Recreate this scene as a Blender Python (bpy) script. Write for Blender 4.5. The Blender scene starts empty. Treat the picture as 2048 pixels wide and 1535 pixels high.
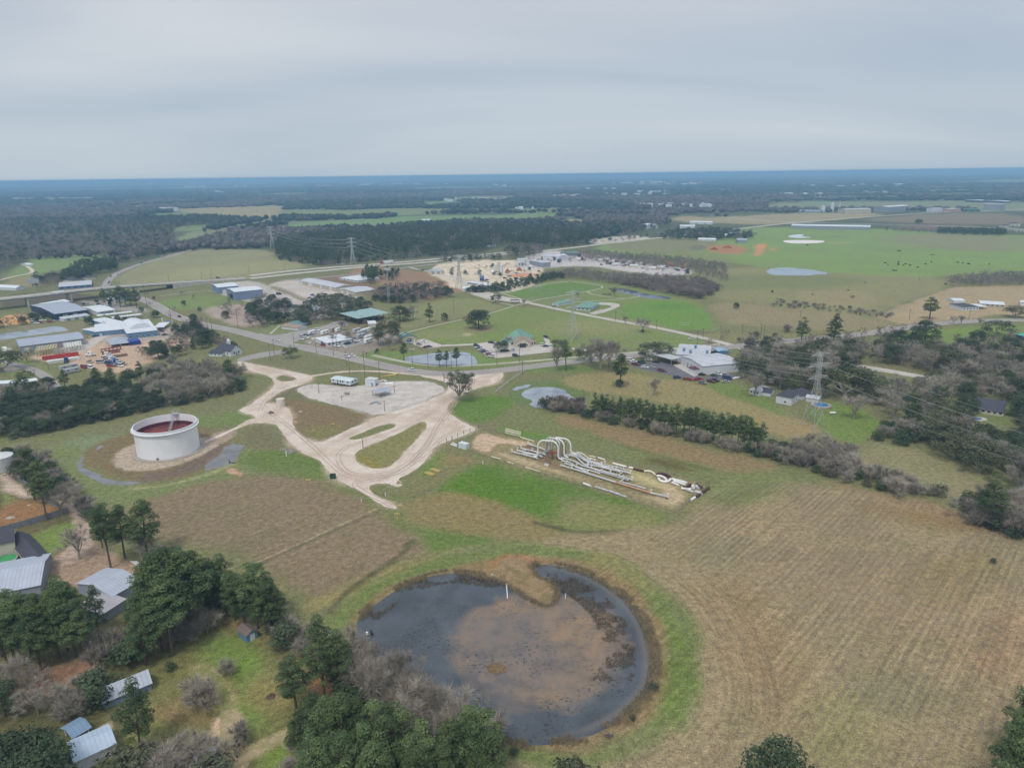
import bpy, bmesh, math, random
import numpy as np
from mathutils import Vector, Matrix, noise as mn
from mathutils.geometry import tessellate_polygon
# ------------------------------------------------------------------ camera
S = bpy.context.scene
HC, PITCH, ROLL, FPX, CX, CY = 120.0, math.radians(16.42), math.radians(0.74), 1420.0, 1024.0, 767.5
cp, sp, cr, sr = math.cos(PITCH), math.sin(PITCH), math.cos(ROLL), math.sin(ROLL)
FW = Vector((0, cp, -sp)); R0 = Vector((1, 0, 0)); U0 = Vector((0, sp, cp))
RT = R0 * cr - U0 * sr; UP = U0 * cr + R0 * sr
cam = bpy.data.cameras.new("camera"); cam_o = bpy.data.objects.new("camera", cam)
S.collection.objects.link(cam_o); S.camera = cam_o
cam.sensor_fit = 'HORIZONTAL'; cam.sensor_width = 36; cam.lens = 36 * FPX / 2048
cam.clip_start = 1; cam.clip_end = 150000
mw = Matrix((RT, UP, -FW)).transposed().to_4x4(); mw.translation = (0, 0, HC); cam_o.matrix_world = mw
# ------------------------------------------------------------------ light
SUN_EL, SUN_AZ = math.radians(58), math.radians(200)
W = bpy.data.worlds.new("World"); S.world = W; W.use_nodes = True
nt = W.node_tree; nt.nodes.clear()
def wn(t, **k):
 n = nt.nodes.new(t)
 for a, b in k.items(): setattr(n, a, b)
 return n
sky = wn('ShaderNodeTexSky', sky_type='NISHITA', sun_disc=False, sun_elevation=SUN_EL, sun_rotation=SUN_AZ,
         altitude=100, air_density=1.0, dust_density=2.0, ozone_density=1.0)
tc = wn('ShaderNodeTexCoord'); sx = wn('ShaderNodeSeparateXYZ'); nt.links.new(tc.outputs['Generated'], sx.inputs[0])
def wm(op, a, b=None, c=None):
 n = wn('ShaderNodeMath', operation=op)
 for i, v in enumerate((a, b, c)):
  if v is None: continue
  if isinstance(v, (int, float)): n.inputs[i].default_value = v
  else: nt.links.new(v, n.inputs[i])
 return n.outputs[0]
zz = wm('ADD', wm('MAXIMUM', sx.outputs[2], 0.0), 0.22)
u = wm('DIVIDE', sx.outputs[0], zz); v = wm('DIVIDE', sx.outputs[1], zz)
cb = wn('ShaderNodeCombineXYZ'); nt.links.new(wm('MULTIPLY', u, 0.4), cb.inputs[0]); nt.links.new(wm('ADD', v, 0.0), cb.inputs[1])
n1 = wn('ShaderNodeTexNoise'); n1.inputs['Scale'].default_value = 0.8; n1.inputs['Detail'].default_value = 6
n1.inputs['Roughness'].default_value = 0.42; n1.inputs['Distortion'].default_value = 0.4
nt.links.new(cb.outputs[0], n1.inputs['Vector'])
rp = wn('ShaderNodeValToRGB'); nt.links.new(n1.outputs['Fac'], rp.inputs[0])
CLOUD = 9.2
e = rp.color_ramp.elements
e[0].position = 0.36; e[0].color = (0.37, 0.445, 0.55, 1)
e[1].position = 0.66; e[1].color = (0.69, 0.71, 0.73, 1)
# paler band low over the horizon
hb = wn('ShaderNodeMapRange'); nt.links.new(sx.outputs[2], hb.inputs[0])
hb.inputs[1].default_value = 0.0; hb.inputs[2].default_value = 0.2; hb.inputs[3].default_value = 0.75; hb.inputs[4].default_value = 0.0
mx = wn('ShaderNodeMix', data_type='RGBA'); nt.links.new(hb.outputs[0], mx.inputs[0])
nt.links.new(rp.outputs[0], mx.inputs[6]); mx.inputs[7].default_value = (0.46, 0.555, 0.64, 1)
# an overcast sky is brighter overhead
zb = wn('ShaderNodeMapRange'); nt.links.new(sx.outputs[2], zb.inputs[0])
zb.inputs[1].default_value = 0.45; zb.inputs[2].default_value = 1.0; zb.inputs[3].default_value = CLOUD; zb.inputs[4].default_value = CLOUD * 1.5
sc_ = wn('ShaderNodeVectorMath', operation='SCALE'); nt.links.new(mx.outputs[2], sc_.inputs[0]); nt.links.new(zb.outputs[0], sc_.inputs[3])
m2 = wn('ShaderNodeMix', data_type='RGBA'); m2.inputs[0].default_value = 0.93
nt.links.new(sky.outputs[0], m2.inputs[6]); nt.links.new(sc_.outputs[0], m2.inputs[7])
bg = wn('ShaderNodeBackground'); bg.inputs[1].default_value = 0.1; nt.links.new(m2.outputs[2], bg.inputs[0])
wo = wn('ShaderNodeOutputWorld'); nt.links.new(bg.outputs[0], wo.inputs[0])
sun = bpy.data.lights.new("sun", 'SUN'); sun.energy = 1.5; sun.angle = math.radians(12); sun.color = (1, 0.96, 0.9)
sun_o = bpy.data.objects.new("sun", sun); S.collection.objects.link(sun_o)
sun_o.rotation_euler = (math.pi / 2 - SUN_EL, 0, math.pi - SUN_AZ)
sun_o.location = (0, -50, 300)
vs = S.view_settings; vs.view_transform = 'Standard'; vs.look = 'None'; vs.gamma = 1; vs.use_curve_mapping = False
vs.exposure = 0.2
S.cycles.use_denoising = True; S.cycles.max_bounces = 4; S.cycles.diffuse_bounces = 2; S.cycles.glossy_bounces = 2
S.cycles.volume_bounces = 2; S.cycles.transparent_max_bounces = 8; S.cycles.transmission_bounces = 2
S.cycles.use_adaptive_sampling = True; S.cycles.adaptive_threshold = 0.02
# ------------------------------------------------------------------ helpers
RNG = random.Random(7); NR = np.random.default_rng(7)
def P(px, py, z=0.0):
 d = FW * FPX + RT * (px - CX) + UP * (CY - py)
 if d.z > -0.9: d.z = -0.9
 t = (z - HC) / d.z
 return Vector((d.x * t, d.y * t, z))
def proj(p):
 q = Vector(p) - Vector((0, 0, HC)); w = q.dot(FW)
 return CX + FPX * q.dot(RT) / w, CY - FPX * q.dot(UP) / w
def hgt(px, py, top):
 "height of an upright thing whose foot is at (px, py) and whose top is at row top"
 b = P(px, py); k = (CY - top) / FPX      # (q.UP) = k (q.FW) with q = b + z
 q = b - Vector((0, 0, HC))
 return (k * q.dot(FW) - q.dot(UP)) / (UP.z - k * FW.z)
def srgb(r, g, b, k=1.0):
 f = lambda c: ((c / 255 + 0.055) / 1.055) ** 2.4 if c > 10 else c / 255 / 12.92
 return (f(r) * k, f(g) * k, f(b) * k, 1)
GK = 1.08                                    # photographed ground colour -> albedo
def link(o, parent=None):
 S.collection.objects.link(o)
 if parent is not None: o.parent = parent
 return o
def tag(o, label=None, cat=None, group=None, kind=None):
 if label: o['label'] = label
 if cat: o['category'] = cat
 if group: o['group'] = group
 if kind: o['kind'] = kind
 return o
def empty(name, loc, rz=0, label=None, cat=None, group=None):
 o = bpy.data.objects.new(name, None); o.empty_display_size = 0.5; link(o); o.location = loc; o.rotation_euler = (0, 0, rz)
 return tag(o, label, cat, group)
ORD = ['first', 'second', 'third', 'fourth', 'fifth', 'sixth', 'seventh', 'eighth', 'ninth', 'tenth', 'eleventh', 'twelfth',
       'thirteenth', 'fourteenth', 'fifteenth', 'sixteenth', 'seventeenth', 'eighteenth', 'nineteenth', 'twentieth'] + \
      ['twenty-' + w for w in ['first', 'second', 'third', 'fourth', 'fifth', 'sixth', 'seventh', 'eighth', 'ninth']] + ['thirtieth'] + \
      ['thirty-' + w for w in ['first', 'second', 'third', 'fourth', 'fifth', 'sixth', 'seventh', 'eighth', 'ninth']]
def copy_tree(o, parent=None):
 c = o.copy(); S.collection.objects.link(c)
 if parent is not None: c.parent = parent
 for ch in KIDS.get(o.name, ()):
  n = copy_tree(ch, c); KIDS.setdefault(c.name, []).append(n)
 return c
KIDS = {}
# materials ---------------------------------------------------------
def newmat(name):
 m = bpy.data.materials.new(name); m.use_nodes = True; t = m.node_tree; t.nodes.clear()
 o = t.nodes.new('ShaderNodeOutputMaterial'); b = t.nodes.new('ShaderNodeBsdfPrincipled'); t.links.new(b.outputs[0], o.inputs[0])
 return m, t, b
class NG:
 def __init__(s, t): s.t = t
 def n(s, ty, ins=None, **k):
  n = s.t.nodes.new(ty)
  for a, b in k.items(): setattr(n, a, b)
  for i, v in (ins or {}).items():
   if isinstance(v, bpy.types.NodeSocket): s.t.links.new(v, n.inputs[i])
   else: n.inputs[i].default_value = v
  return n
 def noise(s, vec, scale, detail=3, rough=0.5, dist=0.0):
  return s.n('ShaderNodeTexNoise', {'Vector': vec, 'Scale': scale, 'Detail': detail, 'Roughness': rough, 'Distortion': dist}).outputs['Fac']
 def rng(s, v, a, b, c, d):
  return s.n('ShaderNodeMapRange', {0: v, 1: a, 2: b, 3: c, 4: d}).outputs[0]
 def math(s, op, a, b): return s.n('ShaderNodeMath', {0: a, 1: b}, operation=op).outputs[0]
 def mix(s, f, a, b, blend='MIX'):
  return s.n('ShaderNodeMix', {0: f, 6: a, 7: b}, data_type='RGBA', blend_type=blend).outputs[2]
 def scale(s, c, f): return s.n('ShaderNodeVectorMath', {0: c, 3: f}, operation='SCALE').outputs[0]
MATS = {}
def mat(name, col, rough=0.6, metal=0.0, var=0.18, scale=0.8, dirt=None, objvar=0.0, spec=0.3, stripes=None):
 "painted / plain surface with mottling; stripes=(axis, width, depth) draws standing-seam ribs or boards"
 if name in MATS: return MATS[name]
 m, t, b = newmat(name); g = NG(t)
 tcn = g.n('ShaderNodeTexCoord').outputs['Object']
 f = g.rng(g.noise(tcn, scale, 4, 0.6), 0.3, 0.7, 1 - var, 1 + var)
 c = g.scale(tuple(col[:3]), f)
 if dirt:
  dn = g.rng(g.noise(tcn, scale * 0.35, 5, 0.65), 0.5, 0.72, 0, dirt[1])
  c = g.mix(dn, c, tuple(dirt[0][:3]) + (1,))
 if objvar:
  oi = g.n('ShaderNodeObjectInfo').outputs['Random']
  c = g.scale(c, g.rng(oi, 0, 1, 1 - objvar, 1 + objvar))
 if stripes:
  ax, wd, dp = stripes
  sxyz = g.n('ShaderNodeSeparateXYZ', {0: tcn}).outputs[ax]
  fr = g.math('FRACT', g.math('DIVIDE', sxyz, wd), 0.0)
  c = g.scale(c, g.rng(g.math('GREATER_THAN', fr, 0.86), 0, 1, 1, 1 - dp))
 t.links.new(c, b.inputs['Base Color'])
 b.inputs['Roughness'].default_value = rough; b.inputs['Metallic'].default_value = metal
 b.inputs['Specular IOR Level'].default_value = spec
 MATS[name] = m; return m
def leafmat(name, cols, scale=0.25, trans=0.0):
 "foliage: two or three greens mixed by noise in the crown and by tree"
 if name in MATS: return MATS[name]
 m, t, b = newmat(name); g = NG(t)
 tcn = g.n('ShaderNodeTexCoord').outputs['Object']
 oi = g.n('ShaderNodeObjectInfo')
 wv = g.n('ShaderNodeVectorMath', {0: tcn, 1: g.scale(oi.outputs['Location'], 0.37)}, operation='ADD').outputs[0]
 c = g.mix(g.rng(g.noise(wv, scale, 2), 0.38, 0.62, 0, 1), cols[0] + (1,), cols[1] + (1,))
 if len(cols) > 2:
  c = g.mix(g.rng(g.noise(wv, scale * 6, 2), 0.5, 0.75, 0, 0.8), c, cols[2] + (1,))
 c = g.scale(c, g.rng(oi.outputs['Random'], 0, 1, 0.72, 1.25))
 c = g.scale(c, g.rng(g.noise(tcn, 3.0, 1), 0.3, 0.7, 0.75, 1.3))
 t.links.new(c, b.inputs['Base Color']); b.inputs['Roughness'].default_value = 0.75
 b.inputs['Specular IOR Level'].default_value = 0.15
 MATS[name] = m; return m
# mesh builder ------------------------------------------------------
class MB:
 def __init__(s): s.v = []; s.f = []; s.m = []; s.cuts = []
 def cut(s): s.cuts.append((len(s.v), len(s.f)))
 def parts(s, name, mats, parent):
  "each tube or box of this builder as a child object of its own"
  cs = s.cuts + [(len(s.v), len(s.f))]; out = []
  for (v0, f0), (v1, f1) in zip(cs[:-1], cs[1:]):
   q = MB(); q.v = s.v[v0:v1]; q.f = [tuple(i - v0 for i in f) for f in s.f[f0:f1]]; q.m = s.m[f0:f1]; out.append(q.build(name, mats, parent))
  return out
 def quad(s, pts, m=0):
  n = len(s.v); s.v += [tuple(p) for p in pts]; s.f.append(tuple(range(n, n + len(pts)))); s.m.append(m); return s
 def box(s, c, d, rz=0.0, m=0, taper=1.0):
  s.cut(); x, y, z = c; a, b, h = d[0] / 2, d[1] / 2, d[2] / 2; cs, sn = math.cos(rz), math.sin(rz); n = len(s.v)
  for k, tz in ((-1, 1.0), (1, taper)):
   for i, j in ((-1, -1), (1, -1), (1, 1), (-1, 1)):
    X, Y = i * a * tz, j * b * tz; s.v.append((x + X * cs - Y * sn, y + X * sn + Y * cs, z + k * h))
  for q in ((0, 3, 2, 1), (4, 5, 6, 7), (0, 1, 5, 4), (1, 2, 6, 5), (2, 3, 7, 6), (3, 0, 4, 7)):
   s.f.append(tuple(n + i for i in q)); s.m.append(m)
  return s
 def tube(s, p0, p1, r0, r1=None, n=6, m=0, cap=True):
  return s.path([p0, p1], [r0, r0 if r1 is None else r1], n, m, cap)
 def path(s, pts, r, n=6, m=0, cap=True):
  s.cut(); pts = [Vector(p) for p in pts]; k = len(pts)
  if not isinstance(r, (list, tuple)): r = [r] * k
  base = len(s.v); up = Vector((0, 0, 1)); prev = None
  for i, p in enumerate(pts):
   d = (pts[min(i + 1, k - 1)] - pts[max(i - 1, 0)])
   if d.length < 1e-6: d = Vector((0, 0, 1))
   d.normalize()
   a = d.cross(up)
   if prev is not None: a = prev - d * prev.dot(d)
   if a.length < 1e-3: a = d.cross(Vector((1, 0, 0)))
   a.normalize(); prev = a; b = d.cross(a)
   for j in range(n):
    t = 2 * math.pi * j / n
    s.v.append(tuple(p + a * (math.cos(t) * r[i]) + b * (math.sin(t) * r[i])))
  for i in range(k - 1):
   for j in range(n):
    q = (j + 1) % n; s.f.append((base + i * n + j, base + (i + 1) * n + j, base + (i + 1) * n + q, base + i * n + q)); s.m.append(m)
  if cap:
   s.f.append(tuple(base + j for j in range(n))); s.m.append(m)
   s.f.append(tuple(base + (k - 1) * n + j for j in reversed(range(n)))); s.m.append(m)
  return s
 def lathe(s, prof, n=24, m=0, c=(0, 0, 0)):
  base = len(s.v)
  for r, z in prof:
   for j in range(n):
    t = 2 * math.pi * j / n; s.v.append((c[0] + r * math.cos(t), c[1] + r * math.sin(t), c[2] + z))
  for i in range(len(prof) - 1):
   for j in range(n):
    q = (j + 1) % n; s.f.append((base + i * n + j, base + i * n + q, base + (i + 1) * n + q, base + (i + 1) * n + j)); s.m.append(m)
  return s
 def prism(s, pts, z0, z1, m=0):
  n = len(s.v); k = len(pts)
  s.v += [(x, y, z0) for x, y in pts] + [(x, y, z1) for x, y in pts]
  s.f.append(tuple(n + i for i in reversed(range(k)))); s.m.append(m)
  s.f.append(tuple(n + k + i for i in range(k))); s.m.append(m)
  for i in range(k):
   j = (i + 1) % k; s.f.append((n + i, n + j, n + k + j, n + k + i)); s.m.append(m)
  return s
 def extr_y(s, prof, y0, y1, m=0, tuck=None):
  "side profile (x, z) extruded across y"
  n = len(s.v); k = len(prof)
  for y in (y0, y1):
   for i, (x, z) in enumerate(prof):
    yy = y * (tuck[i] if tuck else 1); s.v.append((x, yy, z))
  s.f.append(tuple(n + i for i in range(k))); s.m.append(m)
  s.f.append(tuple(n + k + i for i in reversed(range(k)))); s.m.append(m)
  for i in range(k):
   j = (i + 1) % k; s.f.append((n + j, n + i, n + k + i, n + k + j)); s.m.append(m)
  return s
 def mesh(s, name, mats):
  me = bpy.data.meshes.new(name); me.from_pydata(s.v, [], s.f)
  for mm in (mats if isinstance(mats, (list, tuple)) else [mats]): me.materials.append(mm)
  me.polygons.foreach_set('material_index', s.m); me.update(); return me
 def build(s, name, mats, parent=None, loc=None, smooth=False):
  me = s.mesh(name, mats)
  if smooth: me.polygons.foreach_set('use_smooth', [True] * len(me.polygons))
  o = bpy.data.objects.new(name, me); link(o, parent)
  if parent is not None: KIDS.setdefault(parent.name, []).append(o)
  if loc is not None: o.location = loc
  return o
def npmesh(name, V, F, mats, attr=None):
 "big mesh from numpy arrays; F is (n, k)"
 me = bpy.data.meshes.new(name); k = F.shape[1]
 me.vertices.add(len(V)); me.vertices.foreach_set('co', np.ascontiguousarray(V, dtype=np.float32).ravel())
 me.loops.add(F.size); me.loops.foreach_set('vertex_index', np.ascontiguousarray(F, dtype=np.int32).ravel())
 me.polygons.add(len(F)); me.polygons.foreach_set('loop_start', np.arange(0, F.size, k, dtype=np.int32))
 for mm in (mats if isinstance(mats, (list, tuple)) else [mats]): me.materials.append(mm)
 for an, (ty, data) in (attr or {}).items():
  a = me.attributes.new(an, ty, 'POINT')
  a.data.foreach_set('color' if ty == 'FLOAT_COLOR' else ('vector' if ty == 'FLOAT_VECTOR' else 'value'), np.ascontiguousarray(data, dtype=np.float32).ravel())
 me.update(calc_edges=True); return me
# numpy value noise -------------------------------------------------
_tab = NR.random((256, 256))
def vnoise(x, y, s):
 x = x / s; y = y / s; xi = np.floor(x).astype(int); yi = np.floor(y).astype(int); fx = x - xi; fy = y - yi
 fx = fx * fx * (3 - 2 * fx); fy = fy * fy * (3 - 2 * fy)
 g = lambda a, b: _tab[a & 255, b & 255]
 return (g(xi, yi) * (1 - fx) + g(xi + 1, yi) * fx) * (1 - fy) + (g(xi, yi + 1) * (1 - fx) + g(xi + 1, yi + 1) * fx) * fy
def fbm(x, y, s, o=3):
 r = 0; a = 0.5; t = 0
 for i in range(o): r = r + a * vnoise(x + 31.7 * i, y - 17.3 * i, s); t += a; a *= 0.5; s *= 0.47
 return r / t
def sdf(X, Y, poly):
 "signed distance to a polygon, negative inside"
 d = np.full(X.shape, 1e18); ins = np.zeros(X.shape, bool); n = len(poly)
 for i in range(n):
  ax, ay = poly[i]; bx, by = poly[(i + 1) % n]; ex, ey = bx - ax, by - ay; wx, wy = X - ax, Y - ay
  t = np.clip((wx * ex + wy * ey) / (ex * ex + ey * ey + 1e-12), 0, 1)
  d = np.minimum(d, (wx - ex * t) ** 2 + (wy - ey * t) ** 2)
  c = ((ay <= Y) != (by <= Y)) & (X < (bx - ax) * (Y - ay) / ((by - ay) if by != ay else 1e-12) + ax)
  ins ^= c
 d = np.sqrt(d); return np.where(ins, -d, d)
def sdline(X, Y, pts):
 d = np.full(X.shape, 1e18)
 for (ax, ay), (bx, by) in zip(pts[:-1], pts[1:]):
  ex, ey = bx - ax, by - ay; wx, wy = X - ax, Y - ay
  t = np.clip((wx * ex + wy * ey) / (ex * ex + ey * ey + 1e-12), 0, 1)
  d = np.minimum(d, (wx - ex * t) ** 2 + (wy - ey * t) ** 2)
 return np.sqrt(d)
def smooth_px(pts, closed=True, it=2):
 "Chaikin corner cutting on pixel outlines"
 for _ in range(it):
  q = []; n = len(pts)
  for i in range(n if closed else n - 1):
   a, b = pts[i], pts[(i + 1) % n]
   q += [(a[0] * .75 + b[0] * .25, a[1] * .75 + b[1] * .25), (a[0] * .25 + b[0] * .75, a[1] * .25 + b[1] * .75)]
  if not closed: q = [pts[0]] + q + [pts[-1]]
  pts = q
 return pts
def WP(pts): return [tuple(P(*p)[:2]) for p in pts]
# ------------------------------------------------------------------ pixel outlines shared by paint and sheets
POND = [(722,1290),(712,1245),(735,1222),(775,1192),(820,1165),(870,1150),(905,1146),(945,1148),(975,1158),(1000,1150),(1030,1135),(1065,1128),(1110,1130),(1165,1143),(1215,1168),(1255,1200),
  (1285,1240),(1303,1290),(1307,1340),(1300,1375),(1270,1410),(1235,1440),(1180,1468),(1110,1484),(1050,1487),(995,1478),(920,1450),(850,1410),(790,1370),(745,1330)]
SPIT = [(1012,1112),(1050,1116),(1062,1132),(1074,1153),(1102,1165),(1116,1182),(1112,1202),(1094,1213),(1068,1203),(1040,1184),(1012,1168),(985,1158),(975,1146),(995,1130)]
LOOP = [(1010,742),(1002,762),(960,774),(925,788),(900,805),(892,820),(912,836),(937,850),(957,857),(922,873),(882,886),(870,895),(848,925),(825,944),(794,957),(806,968),(795,974),(775,966),(749,967),
  (737,973),(742,984),(777,1002),(797,1014),(785,1019),(760,1008),(732,990),(707,975),(672,958),(657,943),(640,920),(607,908),(587,890),(572,878),(560,855),(545,846),(512,845),(498,848),(496,842),(512,837),(505,828),(484,826),(478,818),
  (500,809),(540,806),(575,812),(585,830),(585,842),(592,865),(627,885),(652,882),(687,862),(730,845),(752,832),(845,806),(862,797),(897,784),(895,764),(862,756),(835,752),(860,747),(950,744)]
ISL1 = [(690,878),(732,862),(752,852),(784,846),(794,850),(784,857),(752,867),(715,880)]
ISL2 = [(849,841),(855,850),(849,862),(812,900),(787,930),(767,937),(737,936),(712,925),(707,910),(724,895),(802,865),(822,850)]
DIRT2 = [(470,720),(512,729),(560,738),(612,748),(629,753),(612,766),(585,775),(560,782),(540,798),(527,810),(505,814),(500,808),(514,799),(537,783),(551,769),(545,757),(528,748),(505,743),(478,733)]
LOT = [(587,780),(610,770),(637,767),(700,775),(740,768),(772,762),(837,762),(862,762),(897,780),(856,797),(844,807),(752,832),(724,822),(629,800)]
YARD = [(935,893),(962,862),(1062,882),(1200,912),(1418,971),(1350,1026),(1180,976),(1050,938),(970,908)]
MAIN = [(250,590),(295,600),(330,622),(365,638),(410,650),(470,661),(512,672),(560,686),(620,697),(700,715),(760,730),(820,742),(880,748),(950,746),(1050,735),(1150,722),(1250,712),(1340,704),(1400,699),(1480,692),(1560,683),(1640,676),(1700,671),(1760,663),(1830,652),(1900,645),(1980,640),(2060,640),(2200,645)]
paints = []
def pt(poly, rgb, soft=6, warp=5, it=2, a=1.0): paints.append(('p', smooth_px(poly, True, it), rgb, soft, warp, a))
def pl(pts, width, rgb, soft=3, warp=2, a=1.0): paints.append(('l', smooth_px(pts, False, 2), rgb, soft, warp, a, width))
# -- far country: fields between the woods
pt([(330,419),(400,414),(520,411),(572,412),(560,425),(540,438),(450,437),(400,426)],(158,142,100),20,20)
pt([(0,561),(0,548),(62,516),(150,509),(216,508),(200,520),(160,532),(110,541),(60,552)],(104,142,70),8,10)
pt([(345,480),(380,476),(365,491),(345,491)],(104,150,70),8,8)
pt([(350,479),(375,479),(470,455),(548,441),(546,435),(460,446),(370,467)],(120,140,88),8,8)
pt([(350,462),(365,450),(432,447),(442,455),(400,460)],(112,150,80),10,10)
pt([(398,497),(548,499),(553,517),(632,532),(500,556),(340,568),(236,570),(232,550),(290,527),(350,506)],(140,144,92),6,6)
pt([(300,548),(420,528),(560,522),(600,530),(480,548),(330,562)],(152,148,104),30,30,a=.6)
pt([(527,455),(574,450),(672,440),(762,437),(822,431),(932,430),(1024,429),(1130,427),(1090,436),(1024,438),(922,442),(812,450),(752,456),(687,455),(612,461),(550,461)],(92,145,72),15,15)
pt([(702,430),(824,425),(822,429),(720,438)],(96,148,76),15,15)
pt([(845,402),(922,404),(922,410),(845,411)],(90,140,72),20,15)
pt([(1024,426),(1124,424),(1124,437),(1086,445),(1024,440)],(98,142,70),15,15)
pt([(1131,437),(1166,440),(1164,447),(1099,447)],(165,150,110),15,15)
pt([(1339,431),(1449,435),(1536,427),(1770,424),(1750,433),(1560,450),(1449,447),(1349,445)],(156,142,108),15,15)
pt([(1536,405),(1700,403),(1900,402),(2100,405),(2100,425),(1800,420),(1600,422),(1536,416)],(118,138,88),20,20)
pt([(1726,437),(1921,424),(2060,430),(2060,452),(1900,447),(1736,443)],(126,112,90),15,15)
pt([(1766,450),(1960,450),(1960,459),(1870,461)],(112,92,82),15,15)
pt([(1240,405),(1330,408),(1420,412),(1400,416),(1280,414)],(170,160,150),20,20,a=.8)
pt([(1190,487),(1330,474),(1500,456),(1536,452),(1770,457),(1911,467),(2048,470),(2300,475),(2300,565),(2048,547),(1886,550),(1786,556),(1686,552),(1560,540),(1480,526),(1380,517),(1280,512),(1200,502)],(106,150,66),10,10)
pt([(1790,463),(2060,470),(2060,503),(1900,500),(1770,480)],(132,136,92),40,40,a=.85)
pt([(1190,487),(1330,476),(1440,470),(1450,486),(1380,505),(1280,508)],(122,132,82),12,12)
pt([(1330,505),(1410,500),(1470,515),(1480,526),(1400,520)],(116,138,72),12,12)
pt([(1400,493),(1440,489),(1480,490),(1505,499),(1470,510),(1425,504)],(168,120,84),6,8)
pt([(1512,488),(1532,487),(1527,508),(1508,513)],(196,138,98),6,6)
pt([(1538,496),(1556,495),(1554,500),(1540,500)],(190,135,95),5,5)
pt([(1380,493),(1402,489),(1412,497),(1394,502)],(112,108,92),6,6)
pt([(1640,484),(1700,482),(1720,487),(1660,488)],(150,150,100),10,10,a=.7)
pt([(1330,562),(1480,528),(1700,550),(1890,555),(1900,573),(1742,632),(1700,628),(1560,612),(1420,600)],(134,130,88),12,14)
pt([(1400,560),(1500,548),(1700,556),(1720,565),(1560,575),(1440,580)],(108,124,70),20,25,a=.75)
pt([(1600,590),(1700,580),(1760,590),(1720,612),(1640,606)],(150,136,98),15,20,a=.8)
pt([(1742,632),(1910,573),(2048,571),(2200,575),(2200,640),(1990,628),(1850,650),(1800,648)],(164,144,112),5,5,0)
pt([(1425,600),(1560,612),(1740,633),(1800,646),(1760,664),(1600,660),(1460,650),(1430,630)],(140,128,94),8,10)
pt([(1780,668),(1900,655),(1990,648),(2060,650),(2060,690),(1900,690),(1800,684)],(98,140,52),8,8)
# -- sports park and lawns
pt([(980,582),(1133,556),(1235,568),(1350,594),(1400,604),(1436,655),(1430,664),(1340,662),(1200,640),(1100,615),(1040,602)],(104,134,62),3,3,1)
pt([(998,586),(1133,562),(1225,573),(1172,584),(1072,600)],(74,132,44),3,3,1)
pt([(1240,612),(1290,600),(1390,604),(1432,652),(1420,661),(1340,657),(1290,641),(1236,634)],(80,140,44),3,5,1)
pt([(1300,608),(1380,606),(1400,616),(1310,620)],(66,130,40),8,6,1,.7)
pt([(1170,628),(1240,636),(1300,646),(1330,660),(1250,650),(1180,636)],(128,134,78),6,8)
pt([(1290,660),(1420,664),(1500,670),(1600,664),(1620,676),(1480,686),(1390,676)],(128,124,84),6,8)
pt([(1350,662),(1400,658),(1440,662),(1420,668),(1370,668)],(96,84,66),6,6,a=.6)
pt([(790,617),(930,592),(1000,612),(1010,616),(870,645),(800,660),(770,640)],(124,136,76),4,6)
pt([(806,668),(960,632),(1030,610),(1150,628),(1260,650),(1400,680),(1440,688),(1400,697),(1200,702),(1090,694),(1060,682),(950,689),(870,686)],(104,138,60),4,6)
pt([(820,675),(880,655),(960,645),(960,672),(880,680)],(128,138,80),12,12,a=.8)
pt([(1080,640),(1180,640),(1290,655),(1200,668),(1100,660)],(136,142,84),18,18,a=.7)
pt([(925,658),(945,650),(980,652),(985,660),(955,666)],(148,132,96),3,3)
pt([(925,667),(940,666),(948,668),(940,672),(925,671)],(185,170,140),3,3)
pt([(660,720),(700,700),(760,700),(850,705),(960,700),(980,720),(1100,715),(1250,705),(1330,700),(1330,708),(1100,725),(960,735),(870,738),(800,728),(720,712)],(96,136,58),4,5)
pt([(640,700),(700,712),(760,722),(750,728),(690,712)],(100,130,66),3,3)
pt([(305,602),(430,582),(487,606),(400,617),(345,622)],(104,138,64),4,6)
pt([(398,618),(487,606),(522,614),(524,658),(437,643)],(172,154,142),5,6)
pt([(430,652),(520,662),(530,660),(560,640),(600,640),(640,660),(600,668),(550,685),(480,668)],(110,132,72),4,6)
pt([(490,717),(575,706),(640,712),(720,738),(800,745),(730,741),(640,748),(600,746),(540,733)],(112,120,74),5,6)
pt([(600,775),(640,758),(760,750),(830,752),(800,760),(760,770),(700,770),(640,768)],(108,122,66),3,4)
pt([(0,640),(100,648),(200,640),(215,660),(150,672),(40,690),(0,700)],(124,128,84),5,6)
pt([(0,632),(52,627),(66,645),(30,646),(0,650)],(224,170,108),3,4)
pt([(60,715),(80,704),(175,672),(205,688),(250,680),(330,668),(380,670),(395,684),(330,705),(285,735),(240,748),(165,732),(120,725)],(190,162,138),3,4)
pt([(165,672),(210,662),(330,650),(398,655),(395,668),(330,680),(225,690)],(172,158,148),3,4)
pt([(0,700),(25,715),(60,720),(100,745),(110,760),(80,755),(40,745),(0,745)],(110,138,66),4,6)
pt([(10,735),(35,728),(45,733),(30,742),(12,743)],(190,176,168),2,3)
pt([(0,590),(60,582),(170,588),(240,598),(200,612),(60,606),(0,618)],(92,84,68),6,8)
pt([(150,600),(230,606),(300,620),(290,628),(200,612)],(160,152,144),4,4)
pt([(0,562),(80,548),(130,548),(120,562),(60,575),(0,582)],(140,130,96),6,8)
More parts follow.
